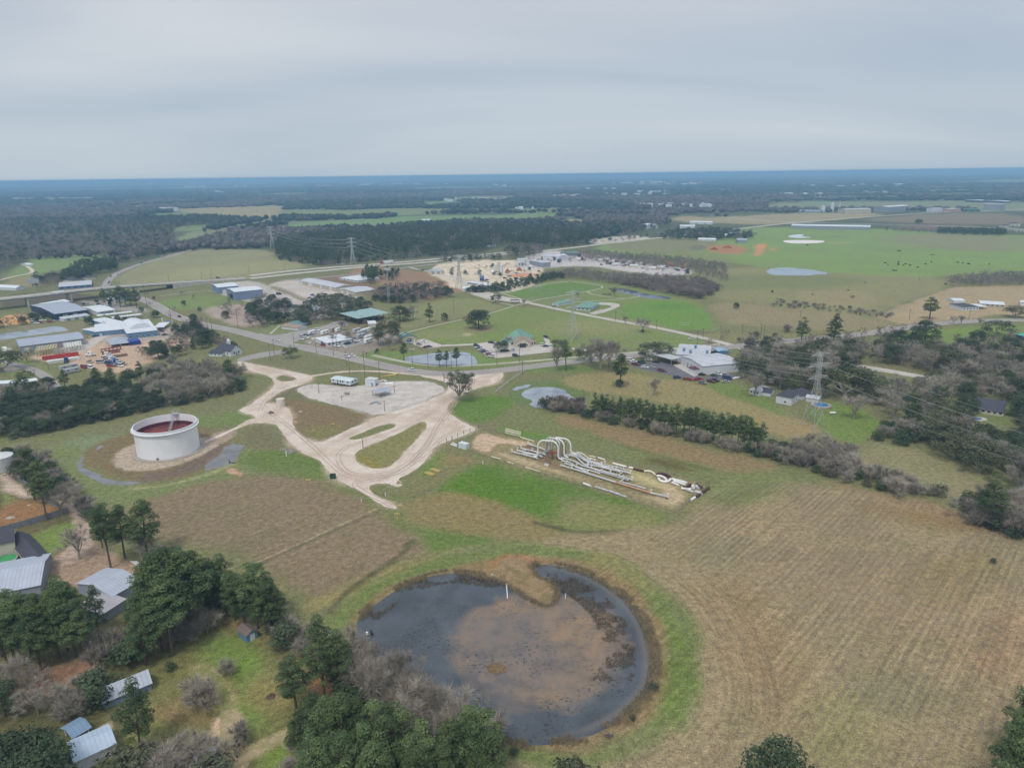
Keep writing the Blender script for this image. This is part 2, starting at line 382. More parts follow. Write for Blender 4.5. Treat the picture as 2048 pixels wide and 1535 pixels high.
# -- industrial ground
pt([(524,567),(600,557),(640,568),(735,590),(700,604),(662,628),(640,640),(600,622),(548,596)],(190,178,168),3,4)
pt([(530,572),(550,570),(640,608),(625,612)],(118,112,84),2,3,a=.8)
pt([(430,566),(520,560),(560,590),(660,640),(590,640),(500,600),(440,590)],(178,170,162),3,4,1)
pt([(690,545),(735,530),(830,540),(910,555),(940,582),(880,592),(800,580),(720,560)],(148,118,94),4,6)
pt([(850,572),(890,566),(905,576),(870,582)],(196,150,110),4,6)
pt([(858,540),(900,520),(980,520),(1060,522),(1092,545),(1060,578),(960,587),(905,575),(870,552)],(212,196,172),3,6)
pt([(1000,552),(1040,545),(1090,548),(1060,556)],(208,150,112),4,5)
pt([(1020,530),(1080,500),(1150,504),(1260,520),(1392,540),(1380,550),(1300,552),(1180,530),(1100,535),(1050,540)],(190,182,178),4,6)
pt([(1170,480),(1260,470),(1310,476),(1250,484),(1180,488)],(196,186,172),6,8)
pt([(1600,470),(1700,470),(1700,476),(1610,476)],(110,140,70),10,10)
pt([(600,560),(690,545),(720,562),(780,575),(900,590),(880,600),(780,600),(740,590),(640,566)],(126,98,80),4,6,a=.8)
pt([(600,692),(640,668),(700,648),(760,655),(800,665),(800,688),(700,712),(660,714),(620,704)],(146,134,122),3,4)
pt([(620,655),(700,640),(740,640),(800,655),(790,662),(700,662)],(122,114,84),3,4)
# -- tank surroundings
pt([(60,900),(150,868),(300,838),(440,805),(520,790),(545,800),(500,820),(440,830),(300,860),(160,895),(100,930)],(112,122,72),5,8)
pt([(100,905),(170,872),(260,868),(200,905),(170,945),(130,950)],(110,138,88),6,6)
pt([(395,832),(500,820),(512,834),(480,846),(410,856)],(92,130,56),4,5)
pt([(155,925),(170,900),(205,885),(260,865),(400,850),(470,880),(480,893),(460,918),(410,947),(350,962),(280,974),(215,970),(170,953)],(120,104,74),3,4)
pt([(270,968),(300,962),(340,955),(400,935),(445,905),(460,885),(440,878),(400,915),(330,945),(290,948)],(112,94,84),3,4)
pt([(228,915),(231,903),(253,892),(269,886),(430,872),(442,884),(432,892),(401,914),(347,934),(284,942),(246,936),(231,926)],(182,164,146),1.2,2)
pt([(425,868),(470,855),(470,872),(440,888),(420,884)],(168,148,128),1.5,2)
pl([(110,905),(125,950),(190,982),(290,990),(400,968),(480,935),(510,905)],9,(106,130,68),4,4)
pl([(250,978),(330,972),(420,948),(470,925)],1.2,(150,150,104),1,1)
pt([(446,945),(462,928),(478,940),(490,948),(478,954),(462,948)],(190,150,124),1,2)
pt([(455,920),(470,925),(482,916),(472,912)],(160,130,108),1,1.5)
# -- middle ground
pt([(545,788),(620,800),(725,825),(745,832),(690,858),(650,880),(627,885),(595,866),(587,842),(588,830),(575,812)],(122,104,76),2,4)
pt([(600,855),(640,850),(700,850),(650,876),(620,882)],(122,120,72),4,4,a=.8)
pt([(560,775),(600,770),(629,800),(600,800),(560,800),(540,798)],(108,112,68),3,4)
pt([(480,860),(545,848),(560,870),(570,890),(560,905),(510,900),(480,890)],(112,114,70),3,4)
pt([(500,900),(600,905),(640,925),(655,945),(705,978),(740,1002),(800,1030),(880,1055),(965,1092),(1040,1105),(1000,1125),(900,1100),(840,1072),(770,1035),(700,1000),(620,985),(550,965),(500,940)],(84,122,46),4,7)
pt([(240,1010),(330,985),(450,955),(560,948),(640,965),(700,990),(755,1022),(790,1040),(850,1075),(890,1105),(800,1140),(720,1180),(640,1215),(600,1205),(540,1150),(480,1120),(400,1100),(330,1080),(280,1040)],(129,112,88),4,8)
pt([(640,1215),(720,1180),(820,1135),(900,1110),(900,1100),(800,1130),(700,1175),(600,1210)],(138,126,84),3,4)
pl([(660,1222),(690,1185),(740,1150),(800,1112),(824,1083)],1.3,(92,88,60),1.2,1)
pl([(500,1135),(620,1082),(756,1021),(800,1005),(880,965),(955,935)],1.0,(98,92,70),1.2,.6,.8)
pl([(500,1130),(620,1077),(750,1018)],.4,(178,160,128),.5,.4,.8)
pt([(737,975),(800,978),(840,940),(880,898),(930,912),(975,920),(950,940),(880,970),(800,1005),(740,985)],(118,122,70),2,4)
pt([(838,944),(870,895),(905,905),(880,935),(840,960)],(86,128,46),3,4,a=.9)
pt([(745,975),(800,985),(840,1000),(780,1000)],(96,122,56),3,4,a=.8)
pt([(890,900),(940,912),(960,925),(900,935),(870,925)],(140,118,84),4,5,a=.7)
pt([(968,918),(1060,944),(1180,980),(1300,1012),(1349,1030),(1330,1052),(1250,1064),(1150,1058),(1100,1045),(1020,1036),(950,1016),(865,985),(900,955)],(92,124,50),3,5)
pt([(968,920),(1060,946),(1180,982),(1240,1000),(1200,1004),(1100,985),(1110,1010),(1080,1030),(1000,1020),(930,1000),(880,985),(915,952)],(60,120,22),5,7)
pt([(1130,1010),(1230,1008),(1330,1036),(1300,1055),(1200,1060),(1120,1045)],(132,128,80),5,6,a=.75)
pt([(790,1040),(880,985),(960,1015),(1090,1045),(1140,1065),(1250,1068),(1360,1040),(1360,1075),(1200,1095),(1060,1088),(960,1088),(860,1055)],(132,118,78),4,8)
pl([(1070,1045),(1110,1055),(1150,1065),(1220,1064),(1290,1062)],1.3,(82,78,54),1.2,1)
pt([(905,800),(1000,788),(1048,800),(1010,830),(965,848),(935,845),(900,822)],(74,126,38),4,4)
pt([(1040,745),(1120,745),(1200,742),(1180,730),(1090,733),(1060,738)],(92,132,54),3,4)
pt([(1020,770),(1050,762),(1120,760),(1180,775),(1180,800),(1100,812),(1050,812),(1010,795)],(88,120,60),3,5)
pt([(980,845),(1030,815),(1100,815),(1185,840),(1300,868),(1410,890),(1530,918),(1640,948),(1680,975),(1560,975),(1440,965),(1330,940),(1200,908),(1060,878)],(108,124,66),3,6)
pt([(985,852),(1060,862),(1140,882),(1060,878),(1000,864)],(64,132,30),3,4)
pt([(1110,830),(1200,842),(1330,874),(1530,922),(1560,945),(1480,950),(1380,925),(1260,890),(1130,855)],(136,116,84),4,6)
pt([(1290,915),(1350,925),(1430,948),(1400,950),(1330,935)],(92,76,48),4,5,a=.8)
pl([(1150,865),(1260,895),(1350,920),(1420,940)],.8,(92,92,56),1.2,1,.7)
pt([(1140,750),(1240,742),(1330,758),(1400,770),(1500,792),(1600,850),(1640,885),(1560,870),(1480,838),(1350,806),(1240,790),(1170,782),(1130,762)],(142,130,88),4,7)
pt([(1400,768),(1440,762),(1500,775),(1560,810),(1600,830),(1560,838),(1490,805)],(96,132,52),4,6)
pt([(1640,800),(1720,810),(1760,850),(1735,882),(1690,888),(1650,860),(1625,835)],(92,134,48),3,5)
pt([(1480,815),(1570,832),(1620,845),(1640,870),(1600,876),(1520,850)],(150,132,90),4,6)
pt([(1720,890),(1780,880),(1900,915),(1980,955),(1960,1010),(1900,1005),(1820,985),(1740,955),(1700,925)],(134,128,92),5,7)
pt([(1780,755),(1850,758),(1900,768),(1880,790),(1800,790)],(104,128,60),3,5)
pt([(1940,780),(2060,785),(2060,850),(1960,850)],(104,124,62),3,5)
pt([(2000,960),(2060,960),(2060,1050),(2030,1040)],(112,128,76),4,5)
pt([(1790,690),(1900,695),(2060,720),(2060,760),(1900,745),(1750,725)],(120,112,82),5,7)
# -- soft worn edges of the gravel
pt(LOOP,(188,168,148),3.2,3.5,2,.95)
pt(ISL1,(112,124,68),1.6,1,2); pt(ISL2,(126,122,76),1.6,1,2); pt([(712,905),(737,936),(767,936),(740,915)],(134,122,66),2,1,2)
pt(DIRT2,(186,164,144),3,3,2,.95); pt(LOT,(180,170,158),3,3.5,1,.95)
pt([(548,755),(565,749),(585,753),(594,757),(585,762),(560,763)],(110,120,70),1,1)
# -- the pipe yard
pt(YARD,(138,126,90),1.5,2,0)
pt([(940,890),(962,862),(1000,872),(1050,884),(1070,888),(1040,892),(1000,886),(975,905),(960,902)],(196,168,142),1.5,3)
pt([(985,908),(1060,930),(1150,955),(1280,992),(1345,1012),(1370,985),(1330,960),(1270,945),(1280,960),(1340,985),(1300,1000),(1180,962),(1060,922),(1000,900)],(182,162,130),2,4,a=.85)
pt([(1022,900),(1060,885),(1100,915),(1150,945),(1100,935)],(126,100,76),2,3,a=.8)
pt([(1255,935),(1300,950),(1340,970),(1300,975),(1260,955)],(178,166,118),3,4,a=.8)
# -- right hand stubble field
pt([(860,1108),(1000,1080),(1150,1075),(1330,1062),(1400,1010),(1440,965),(1500,958),(1640,970),(1760,985),(1900,1010),(1990,1060),(2060,1085),(2400,1180),(2600,1900),(900,1900),(1000,1500),(1200,1500)],(146,130,99),4,6)
pt([(1420,1000),(1500,945),(1570,955),(1540,990),(1470,1010)],(98,128,56),8,8,a=.85)
pt([(1400,1090),(1480,1060),(1540,1080),(1520,1110),(1440,1130)],(112,122,80),9,9,a=.5)
pt([(1680,1380),(1760,1350),(1840,1370),(1850,1420),(1760,1440)],(112,120,76),7,9,a=.5)
pt([(1600,1420),(1700,1410),(1740,1500),(1640,1520)],(132,136,72),7,7,a=.6)
pt([(1840,1140),(1960,1090),(1990,1130),(1900,1200),(1850,1190)],(122,110,62),9,9,a=.7)
pt([(1940,1290),(2020,1230),(2060,1240),(2060,1330),(1960,1350)],(150,112,84),7,7,a=.5)
pt([(1420,1000),(1640,985),(1900,1100),(2060,1180),(2060,1330),(1900,1290),(1640,1200),(1460,1130)],(148,124,98),9,9,a=.3)
pt([(1700,1000),(1860,1010),(1960,1060),(1860,1060),(1740,1030)],(134,110,72),7,7,a=.8)
pt([(1630,955),(1760,985),(1900,1015),(1990,1065),(1850,1020),(1700,985)],(150,122,90),4,5,a=.8)
pt([(1420,1170),(1500,1180),(1600,1330),(1580,1450),(1500,1400),(1440,1250)],(140,116,84),9,9,a=.6)
# -- the green bank round the pond
pt([(640,1262),(668,1225),(720,1185),(790,1150),(860,1118),(940,1096),(1060,1086),(1170,1094),(1270,1125),(1345,1180),(1385,1250),(1400,1330),(1385,1400),(1330,1470),(1240,1520),(1120,1545),(1000,1520),(960,1480),(850,1400),(720,1330)],(98,124,56),3,4)
pt([(1330,1280),(1395,1280),(1396,1370),(1340,1420),(1322,1360)],(88,122,44),3,4,a=.8)
pt([(1180,1096),(1260,1125),(1330,1180),(1300,1190),(1230,1150),(1170,1120)],(140,128,84),3,4,a=.6)
pt([(700,1262),(692,1240),(730,1205),(790,1168),(860,1138),(930,1128),(1000,1112),(1080,1110),(1180,1122),(1240,1148),(1290,1190),(1322,1250),(1335,1320),(1328,1385),(1290,1432),(1230,1470),(1150,1500),(1060,1508),(990,1490),(930,1470),(840,1425),(760,1370)],(132,113,80),2,3)
pt([(1000,1108),(1060,1112),(1090,1135),(1060,1150),(990,1150),(985,1125)],(150,112,78),2,3)
# -- bottom left holdings
pt([(0,900),(60,900),(110,960),(140,1000),(170,1040),(170,1100),(260,1150),(330,1230),(420,1250),(480,1215),(560,1270),(640,1310),(720,1400),(700,1600),(0,1700),(-100,1300),(-100,920)],(98,94,62),4,5)
pt([(0,945),(30,950),(75,985),(60,1000),(0,990)],(190,168,152),2,3)
pt([(0,992),(60,1000),(100,1010),(130,1022),(40,1050),(0,1062)],(142,106,72),2,3)
pt([(0,985),(30,990),(30,1005),(0,1012)],(110,132,62),2,2)
pt([(50,1072),(110,1050),(165,1035),(162,1060),(150,1090),(100,1110),(90,1150),(60,1160),(40,1100)],(100,136,54),2,2)
pt([(150,1080),(182,1062),(190,1090),(230,1120),(280,1135),(270,1160),(250,1172),(180,1180),(120,1170),(100,1140),(110,1115)],(164,138,116),2,3)
pl([(126,985),(150,1000),(172,1025),(178,1055),(160,1090),(130,1120)],4,(176,154,138),1.5,1.5)
pt([(0,1390),(60,1340),(120,1330),(200,1310),(150,1380),(100,1400)],(136,104,82),3,4)
pt([(120,1380),(180,1300),(205,1310),(170,1370),(140,1400)],(150,112,90),2,3)
pt([(270,1345),(380,1280),(468,1222),(545,1280),(625,1330),(705,1400),(640,1440),(590,1500),(560,1620),(280,1620),(100,1560),(180,1490),(300,1430)],(112,118,58),3,4)
pt([(400,1290),(470,1260),(540,1310),(560,1350),(500,1400),(455,1350)],(92,136,44),4,4)
pt([(460,1400),(520,1390),(540,1450),(500,1480),(450,1450)],(98,132,52),4,4)
pt([(640,1340),(690,1380),(680,1410),(640,1400),(620,1370)],(150,108,76),3,3)
pt([(310,1420),(380,1400),(430,1430),(400,1450),(330,1440)],(134,112,78),3,3,a=.8)
pt([(500,1345),(560,1350),(590,1400),(540,1420),(500,1400)],(138,122,78),3,3,a=.7)
pt([(468,1222),(545,1280),(530,1290),(500,1270),(440,1262)],(130,108,72),3,3,a=.7)
pt([(520,1500),(560,1470),(600,1480),(590,1600),(500,1600)],(96,136,44),3,3)
pl([(395,1335),(425,1352),(448,1385),(458,1420),(457,1470)],2.0,(152,142,98),1.5,1)
pl([(457,1440),(455,1480),(462,1520),(470,1570)],3.0,(184,160,132),1,1)
pl([(440,1540),(520,1495),(570,1468)],2.0,(166,150,112),1,1)
pl([(100,1530),(160,1495),(215,1453)],1.4,(166,150,112),.6,.6)
# ------------------------------------------------------------------ the ground: one sheet, finer near the view
def ground_grid():
 th = np.concatenate([np.radians(np.arange(0.06, 0.6, 0.05)), np.radians(np.arange(0.6, 47, 0.088)), np.radians(np.arange(47, 89, 3.0))])
 r = (HC / np.tan(th))[::-1]
 r = np.concatenate([[0.5], r[r < 95000], [95000]])
 az = np.radians(np.concatenate([np.arange(-180, -44, 4.0), np.arange(-44, 44, 0.115), np.arange(44, 180, 4.0)]))
 Rg, Ag = np.meshgrid(r, az, indexing='ij')
 return Rg * np.sin(Ag), Rg * np.cos(Ag), len(r), len(az)
GX, GY, nr, na = ground_grid()
X = GX.ravel(); Y = GY.ravel(); D = np.hypot(X, Y)
col = np.empty((len(X), 3))
col[:] = srgb(116, 116, 78)[:3]
far = np.clip((D - 900) / 500, 0, 1)[:, None]
def OPEN(x, y, d): return np.maximum(np.clip((fbm(x, y * 0.8, 2600, 3) - 0.56) * 12, 0, 1) * np.clip((d - 5000) / 3000, 0, 1), np.clip((fbm(x + 99, y, 520, 2) - 0.61) * 14, 0, 1) * ((d > 1900) & (d < 9000)))
wood = np.array(srgb(78, 84, 60)[:3]); open_ = np.array(srgb(122, 128, 84)[:3])
f2 = OPEN(X, Y, D)[:, None]
col = col * (1 - far) + (wood * (1 - f2) + open_ * f2) * far
for it_ in paints:
 kind, pxs, rgb, soft, warp, a = it_[:6]
 w = np.array(WP(pxs)); pad = soft + warp + (it_[6] if kind == 'l' else 0) + 5
 sel = np.where((X > w[:, 0].min() - pad) & (X < w[:, 0].max() + pad) & (Y > w[:, 1].min() - pad) & (Y < w[:, 1].max() + pad))[0]
 if not len(sel): continue
 x, y = X[sel], Y[sel]
 d = (sdf(x, y, w) if kind == 'p' else sdline(x, y, w) - it_[6])
 d = d + (fbm(x, y, warp * 5 + 2, 4) - 0.5) * 2.6 * warp
 if rgb[1] > rgb[0]: rgb = (rgb[0] + .38 * (rgb[1] - rgb[0]), rgb[1] * .95, rgb[2] + .16 * (rgb[1] - rgb[2]))
 t = np.clip(0.5 - d / (2 * soft), 0, 1); t = (t * t * (3 - 2 * t) * a)[:, None]
 col[sel] = col[sel] * (1 - t) + np.array(srgb(*rgb)[:3]) * t
# rows left by mowing and ploughing: (across, along, amount)
row = np.zeros((len(X), 3)); row[:, 0] = X; row[:, 1] = Y
def rows(poly, a_px, b_px, amt, soft=10):
 w = np.array(WP(poly)); sel = np.where((X > w[:, 0].min() - 20) & (X < w[:, 0].max() + 20) & (Y > w[:, 1].min() - 20) & (Y < w[:, 1].max() + 20))[0]
 x, y = X[sel], Y[sel]; a = P(*a_px); b = P(*b_px); d = (b - a).normalized()
 s = np.clip(0.5 - sdf(x, y, w) / soft, 0, 1)
 k = s > 0
 row[sel[k], 0] = (x * d.y - y * d.x)[k]; row[sel[k], 1] = (x * d.x + y * d.y)[k]; row[sel[k], 2] = np.maximum(row[sel[k], 2], s[k] * amt)
RF = [(1000,1085),(1150,1078),(1330,1062),(1400,1010),(1440,965),(1500,958),(1640,970),(1760,985),(1900,1010),(1990,1060),(2060,1085),(2400,1180),(2600,1900),(900,1900),(1200,1500)]
rows(RF, (1700,1400), (1815,1225), 1.0)
rows([(240,1010),(450,955),(640,965),(755,1022),(890,1105),(640,1215),(540,1150),(330,1080)], (512,1129), (756,1021), 0.55)
rows([(398,497),(548,499),(632,532),(236,570),(290,527)], (300,560), (600,530), 0.5)
rows([(1742,632),(1910,573),(2200,575),(2200,640),(1850,650)], (1760,634), (1900,590), 0.5)
pw = np.array(WP(smooth_px(POND))); sel = np.where((np.abs(X - pw[:, 0].mean()) < 160) & (np.abs(Y - pw[:, 1].mean()) < 160))[0]
dd = sdf(X[sel], Y[sel], pw); k = (dd > 12) & (dd < 30) & (row[sel, 2] > 0.02)
k &= ((X[sel] - pw[:, 0].mean()) > -10)
row[sel[k], 0] = dd[k]; row[sel[k], 1] = np.arctan2(Y[sel] - pw[:, 1].mean(), X[sel] - pw[:, 0].mean())[k] * 60
Z = np.zeros(len(X))
pdd = sdf(X[sel], Y[sel], pw); Z[sel] -= np.clip(0.3 - pdd / 3, 0, 1) * 0.8          # the pond basin
TK = P(338, 897)
idx = np.arange(nr * na).reshape(nr, na)
a0 = idx[:-1, :]; a1 = idx[1:, :]
F = np.stack([a0, np.roll(a0, -1, 1), np.roll(a1, -1, 1), a1], -1).reshape(-1, 4)
def ground_material(name, rowed=True, fine=1.0):
 m, t, b = newmat(name); g = NG(t)
 pos = g.n('ShaderNodeTexCoord').outputs['Object']
 cola = g.n('ShaderNodeAttribute', attribute_name='Col').outputs['Color']
 big = g.noise(pos, 0.011, 4, 0.6); mid = g.noise(pos, 0.06, 5, 0.65, 0.6); sm = g.noise(pos, 0.5, 5, 0.75)
 c = g.scale(cola, GK)
 c = g.mix(g.rng(big, 0.42, 0.68, 0, 0.28), c, (0.20, 0.165, 0.105, 1))
 c = g.mix(g.rng(mid, 0.5, 0.75, 0, 0.3), c, (0.10, 0.13, 0.04, 1))
 c = g.mix(g.rng(mid, 0.5, 0.28, 0, 0.3), c, (0.23, 0.185, 0.115, 1))
 c = g.scale(c, g.rng(sm, 0.36, 0.64, 1 - 0.3 * fine, 1 + 0.3 * fine))
 c = g.scale(c, g.rng(g.noise(pos, 2.2, 3, 0.8), 0.36, 0.64, 1 - 0.34 * fine, 1 + 0.34 * fine))
 c = g.scale(c, g.rng(g.noise(pos, 6.0, 2, 0.8), 0.36, 0.64, 0.78, 1.22))
 if rowed:
  ra = g.n('ShaderNodeAttribute', attribute_name='Row').outputs['Vector']
  sp_ = g.n('ShaderNodeSeparateXYZ', {0: ra})
  v1 = g.n('ShaderNodeCombineXYZ', {0: g.math('MULTIPLY', sp_.outputs[0], 1.0), 1: g.math('MULTIPLY', sp_.outputs[1], 0.03)}).outputs[0]
  v2 = g.n('ShaderNodeCombineXYZ', {0: g.math('MULTIPLY', sp_.outputs[0], 0.22), 1: g.math('MULTIPLY', sp_.outputs[1], 0.008)}).outputs[0]
  r1 = g.rng(g.noise(v1, 1.0, 2, 0.5), 0.36, 0.64, -1, 1); r2 = g.rng(g.noise(v2, 1.0, 2, 0.5), 0.35, 0.65, -1, 1)
  brk = g.rng(g.noise(pos, 0.03, 2), 0.35, 0.6, 0.35, 1.0)
  amt = g.math('MULTIPLY', sp_.outputs[2], brk)
  c = g.scale(c, g.math('ADD', g.math('MULTIPLY', g.math('MULTIPLY', r1, amt), 0.15), 1.0))
  c = g.scale(c, g.math('ADD', g.math('MULTIPLY', g.math('MULTIPLY', r2, amt), 0.07), 1.0))
 t.links.new(c, b.inputs['Base Color']); b.inputs['Roughness'].default_value = 0.95; b.inputs['Specular IOR Level'].default_value = 0.1
 return m
M_GROUND = ground_material('grassland')
gm = npmesh('ground', np.stack([X, Y, Z], 1), F, M_GROUND, {'Col': ('FLOAT_COLOR', np.concatenate([col, np.ones((len(X), 1))], 1)), 'Row': ('FLOAT_VECTOR', row)})
go = bpy.data.objects.new('ground', gm); link(go); tag(go, kind='structure')
tag(go, 'mown grass, stubble and bare earth of the whole plain')
# ------------------------------------------------------------------ sheets: roads, gravel, water
def jitter_ring(pts, step, amp, seed=0):
 out = []; n = len(pts); r = random.Random(seed)
 for i in range(n):
  a, b = Vector(pts[i]), Vector(pts[(i + 1) % n]); L = (b - a).length; k = max(1, int(L / step))
  nrm = Vector((-(b - a).y, (b - a).x)); nrm = nrm.normalized() if L > 1e-6 else nrm
  for j in range(k):
   p = a.lerp(b, j / k) + nrm * amp * (r.random() * 2 - 1); out.append((p.x, p.y))
 return out
def sheet(name, poly, material, z, step=2.0, amp=0.4, it=2, holes=(), label=None, seed=1, world=False):
 def prep(p, s):
  q = smooth_px(p, True, it) if it else p
  q = q if world else WP(q)
  return [Vector((x, y, z)) for x, y in jitter_ring(q, step, amp, s)]
 rings = [prep(poly, seed)] + [prep(h, seed + 9) for h in holes]
 tris = tessellate_polygon(rings); vs_ = [tuple(v) for rr in rings for v in rr]
 fs = []
 for a, b, c in tris:
  A, B, C3 = Vector(vs_[a]), Vector(vs_[b]), Vector(vs_[c])
  fs.append((a, b, c) if (B - A).cross(C3 - A).z > 0 else (a, c, b))
 me = bpy.data.meshes.new(name); me.from_pydata(vs_, [], fs); me.materials.append(material)
 o = bpy.data.objects.new(name, me); link(o); tag(o, label, kind='structure'); return o
def ribbon(name, pts, width, material, z, wpts=None, label=None, closed=False, jit=0.0, it=2):
 w = [Vector((*p, z)) for p in (wpts or WP(smooth_px(pts, False, it)))]
 V, Fc = [], []; r = random.Random(len(w)); n = len(w); dist = 0
 for i, p in enumerate(w):
  d = (w[min(i + 1, n - 1)] - w[max(i - 1, 0)]).normalized(); s = Vector((-d.y, d.x, 0))
  ww = width(i / (n - 1)) if callable(width) else width
  V += [tuple(p + s * (ww / 2 + jit * (r.random() - .5))), tuple(p - s * (ww / 2 + jit * (r.random() - .5)))]
  if i: Fc.append((2 * i - 1, 2 * i + 1, 2 * i, 2 * i - 2))
 me = bpy.data.meshes.new(name); me.from_pydata(V, [], Fc); me.materials.append(material)
 o = bpy.data.objects.new(name, me); link(o); tag(o, label, kind='structure'); return o
def densify(w, step):
 out = [w[0]]
 for a, b in zip(w[:-1], w[1:]):
  L = math.hypot(b[0] - a[0], b[1] - a[1]); k = max(1, int(L / step))
  out += [(a[0] + (b[0] - a[0]) * j / k, a[1] + (b[1] - a[1]) * j / k) for j in range(1, k + 1)]
 return out
def offset(w, d):
 out = []; n = len(w)
 for i in range(n):
  a, b = Vector(w[max(i - 1, 0)]), Vector(w[min(i + 1, n - 1)]); t = (b - a).normalized(); out.append((w[i][0] - t.y * d, w[i][1] + t.x * d))
 return out
def gravelmat(name, c1, c2, c3, sc=1.0):
 m, t, b = newmat(name); g = NG(t); pos = g.n('ShaderNodeTexCoord').outputs['Object']
 c = g.mix(g.rng(g.noise(pos, 0.05 * sc, 5, 0.65, 0.8), 0.4, 0.62, 0, 1), c1, c2)
 c = g.mix(g.rng(g.noise(pos, 0.16 * sc, 6, 0.7, 1.2), 0.55, 0.72, 0, 0.8), c, c3)
 c = g.scale(c, g.rng(g.noise(pos, 1.3, 5, 0.8), 0.36, 0.64, 0.82, 1.16))
 t.links.new(c, b.inputs['Base Color']); b.inputs['Roughness'].default_value = 0.95; b.inputs['Specular IOR Level'].default_value = 0.1
 return m
M_DIRT = gravelmat('dirt_gravel', srgb(214,200,186,.98), srgb(196,176,158,.98), srgb(160,142,126,.98), 1.3)
M_LOT = gravelmat('crushed_stone', srgb(204,195,186,.98), srgb(182,172,164,.98), srgb(126,116,108,.98), 1.6)
M_ASPH = gravelmat('worn_asphalt', srgb(172,164,158,.9), srgb(160,152,148,.9), srgb(146,138,132,.9), 1.0)
M_CONC = gravelmat('concrete_paving', srgb(200,192,184,.95), srgb(190,180,170,.95), srgb(172,162,152,.95), 1.0)
M_DARKA = gravelmat('dark_asphalt', srgb(112,110,116,.9), srgb(124,120,122,.9), srgb(138,132,128,.9), 1.2)
M_PATH = gravelmat('path_concrete', srgb(186,182,164,.95), srgb(176,170,150,.95), srgb(160,152,130,.95), 1.0)
M_WHITE = mat('road_paint_white', (0.72, 0.72, 0.7), 0.7, var=0.1)
M_YEL = mat('road_paint_yellow', (0.62, 0.42, 0.06), 0.7, var=0.1)
sheet('gravel_yard', LOOP, M_DIRT, 0.03, 1.6, 0.35, holes=(ISL1, ISL2), label='looping pale gravel drive with a teardrop island')
sheet('dirt_track', DIRT2, M_DIRT, 0.045, 1.6, 0.35, holes=([(548,755),(565,749),(585,753),(594,757),(585,762),(560,763)],), label='curving dirt track left of the bare lot')
sheet('gravel_lot', LOT, M_LOT, 0.06, 2, 0.6, it=1, label='grey crushed stone lot round the white trailer')
M_RUT = gravelmat('wheel_rut', srgb(184,164,148,.96), srgb(170,150,134,.96), srgb(200,182,168,.96), 3)
for pts in ([(905,790),(860,830),(790,862),(700,890),(670,910),(690,945),(740,952),(800,940),(850,895),(880,840),(912,800)], [(915,800),(880,850),(845,905),(800,948),(740,958),(690,955),(640,905),(600,870),(560,838),(530,820)], [(930,850),(890,870),(850,910),(790,950),(740,962),(700,965),(730,985),(790,1014)], [(845,812),(770,838),(700,868),(650,892)], [(1000,748),(940,758),(900,790),(870,815)], [(520,735),(560,745),(600,760),(560,776),(530,800),(520,822)]):
 for d_ in (-.9, .9):
  w_ = densify(WP(smooth_px(pts, False, 3)), 4); ribbon('wheel_rut', None, .45, M_RUT, 0.05 + (.005 if d_ > 0 else 0) + len(pts) * .001, wpts=offset(w_, d_), jit=.3)
ribbon('dirt_path', [(622,752),(680,743),(740,741),(800,746),(850,750)], 3.4, M_DIRT, 0.05, label='narrow dirt path from the track to the road')
sheet('dirt_track', [(515,838),(495,850),(462,862),(440,874),(412,885),(404,884),(430,872),(468,856),(490,842),(505,836)], M_DIRT, 0.05, 1.2, .25, label='pale dirt track leading to the white tank')
mw_ = densify(WP(smooth_px(MAIN, False, 2)), 6)
ribbon('road', None, 11.5, M_ASPH, 0.07, wpts=mw_, label='grey two lane road crossing the middle of the view')
def dashes(name, w, width, z, m, on, off):
 b = MB(); acc = 0; pr = None
 for a, c in zip(w[:-1], w[1:]):
  A, C_ = Vector((*a, z)), Vector((*c, z)); L = (C_ - A).length; s = 0
  d = (C_ - A) / max(L, 1e-6); nn = Vector((-d.y, d.x, 0)) * width / 2
  while s < L:
   ph = (acc + s) % (on + off)
   e_ = min(L, s + ((on - ph) if ph < on else (on + off - ph)))
   if ph < on: b.quad([A + d * s - nn, A + d * e_ - nn, A + d * e_ + nn, A + d * s + nn])
   s = e_ + 1e-4
  acc += L
 o = b.build(name, m); tag(o, kind='structure'); return o
dashes('road_centre_line', densify(mw_, 10), 0.2, 0.08, M_YEL, 3, 4)
dashes('road_edge_line', offset(mw_, 5.0), 0.15, 0.08, M_WHITE, 5000, 1)
dashes('road_edge_line', offset(mw_, -5.0), 0.15, 0.08, M_WHITE, 5000, 1)
ribbon('road', [(1470,694),(1600,712),(1718,731),(1820,748),(1890,762),(1985,776),(2080,787),(2200,800)], 7, M_CONC, 0.05, label='pale road running between bare trees at the right')
ribbon('path', [(1718,736),(1800,748),(1880,764),(1960,779)], 2.4, M_PATH, 0.045, label='narrow pale strip beside the right hand road')
ribbon('sidewalk', [(745,710),(790,720),(830,727),(890,733),(960,730),(1060,722),(1150,714),(1250,706),(1330,699),(1400,691),(1440,688)], 4.0, M_PATH, 0.05, label='pale footpath north of the two lane road')
ribbon('road', [(210,574),(216,560),(232,547),(262,534),(300,522),(345,511),(380,500),(402,492)], 9, M_ASPH, 0.06, label='curving road along the edge of the triangular field')
ribbon('road', [(400,492),(440,484),(520,487)], 4, M_ASPH, 0.06)
ribbon('road', [(1060,606),(1149,625),(1236,642),(1299,652),(1374,668),(1434,682),(1470,692)], 6.5, M_CONC, 0.05, label='pale straight park road')
sheet('parking_lot', [(938,588),(945,583),(982,585),(1010,594),(1056,600),(1066,607),(1020,604),(975,597)], M_CONC, 0.04, 4, .3, 1)
sheet('parking_lot', [(1192,604),(1238,606),(1240,614),(1195,629),(1175,627),(1195,621),(1222,615),(1222,610),(1195,609)], M_CONC, 0.06, 4, .2, 1)
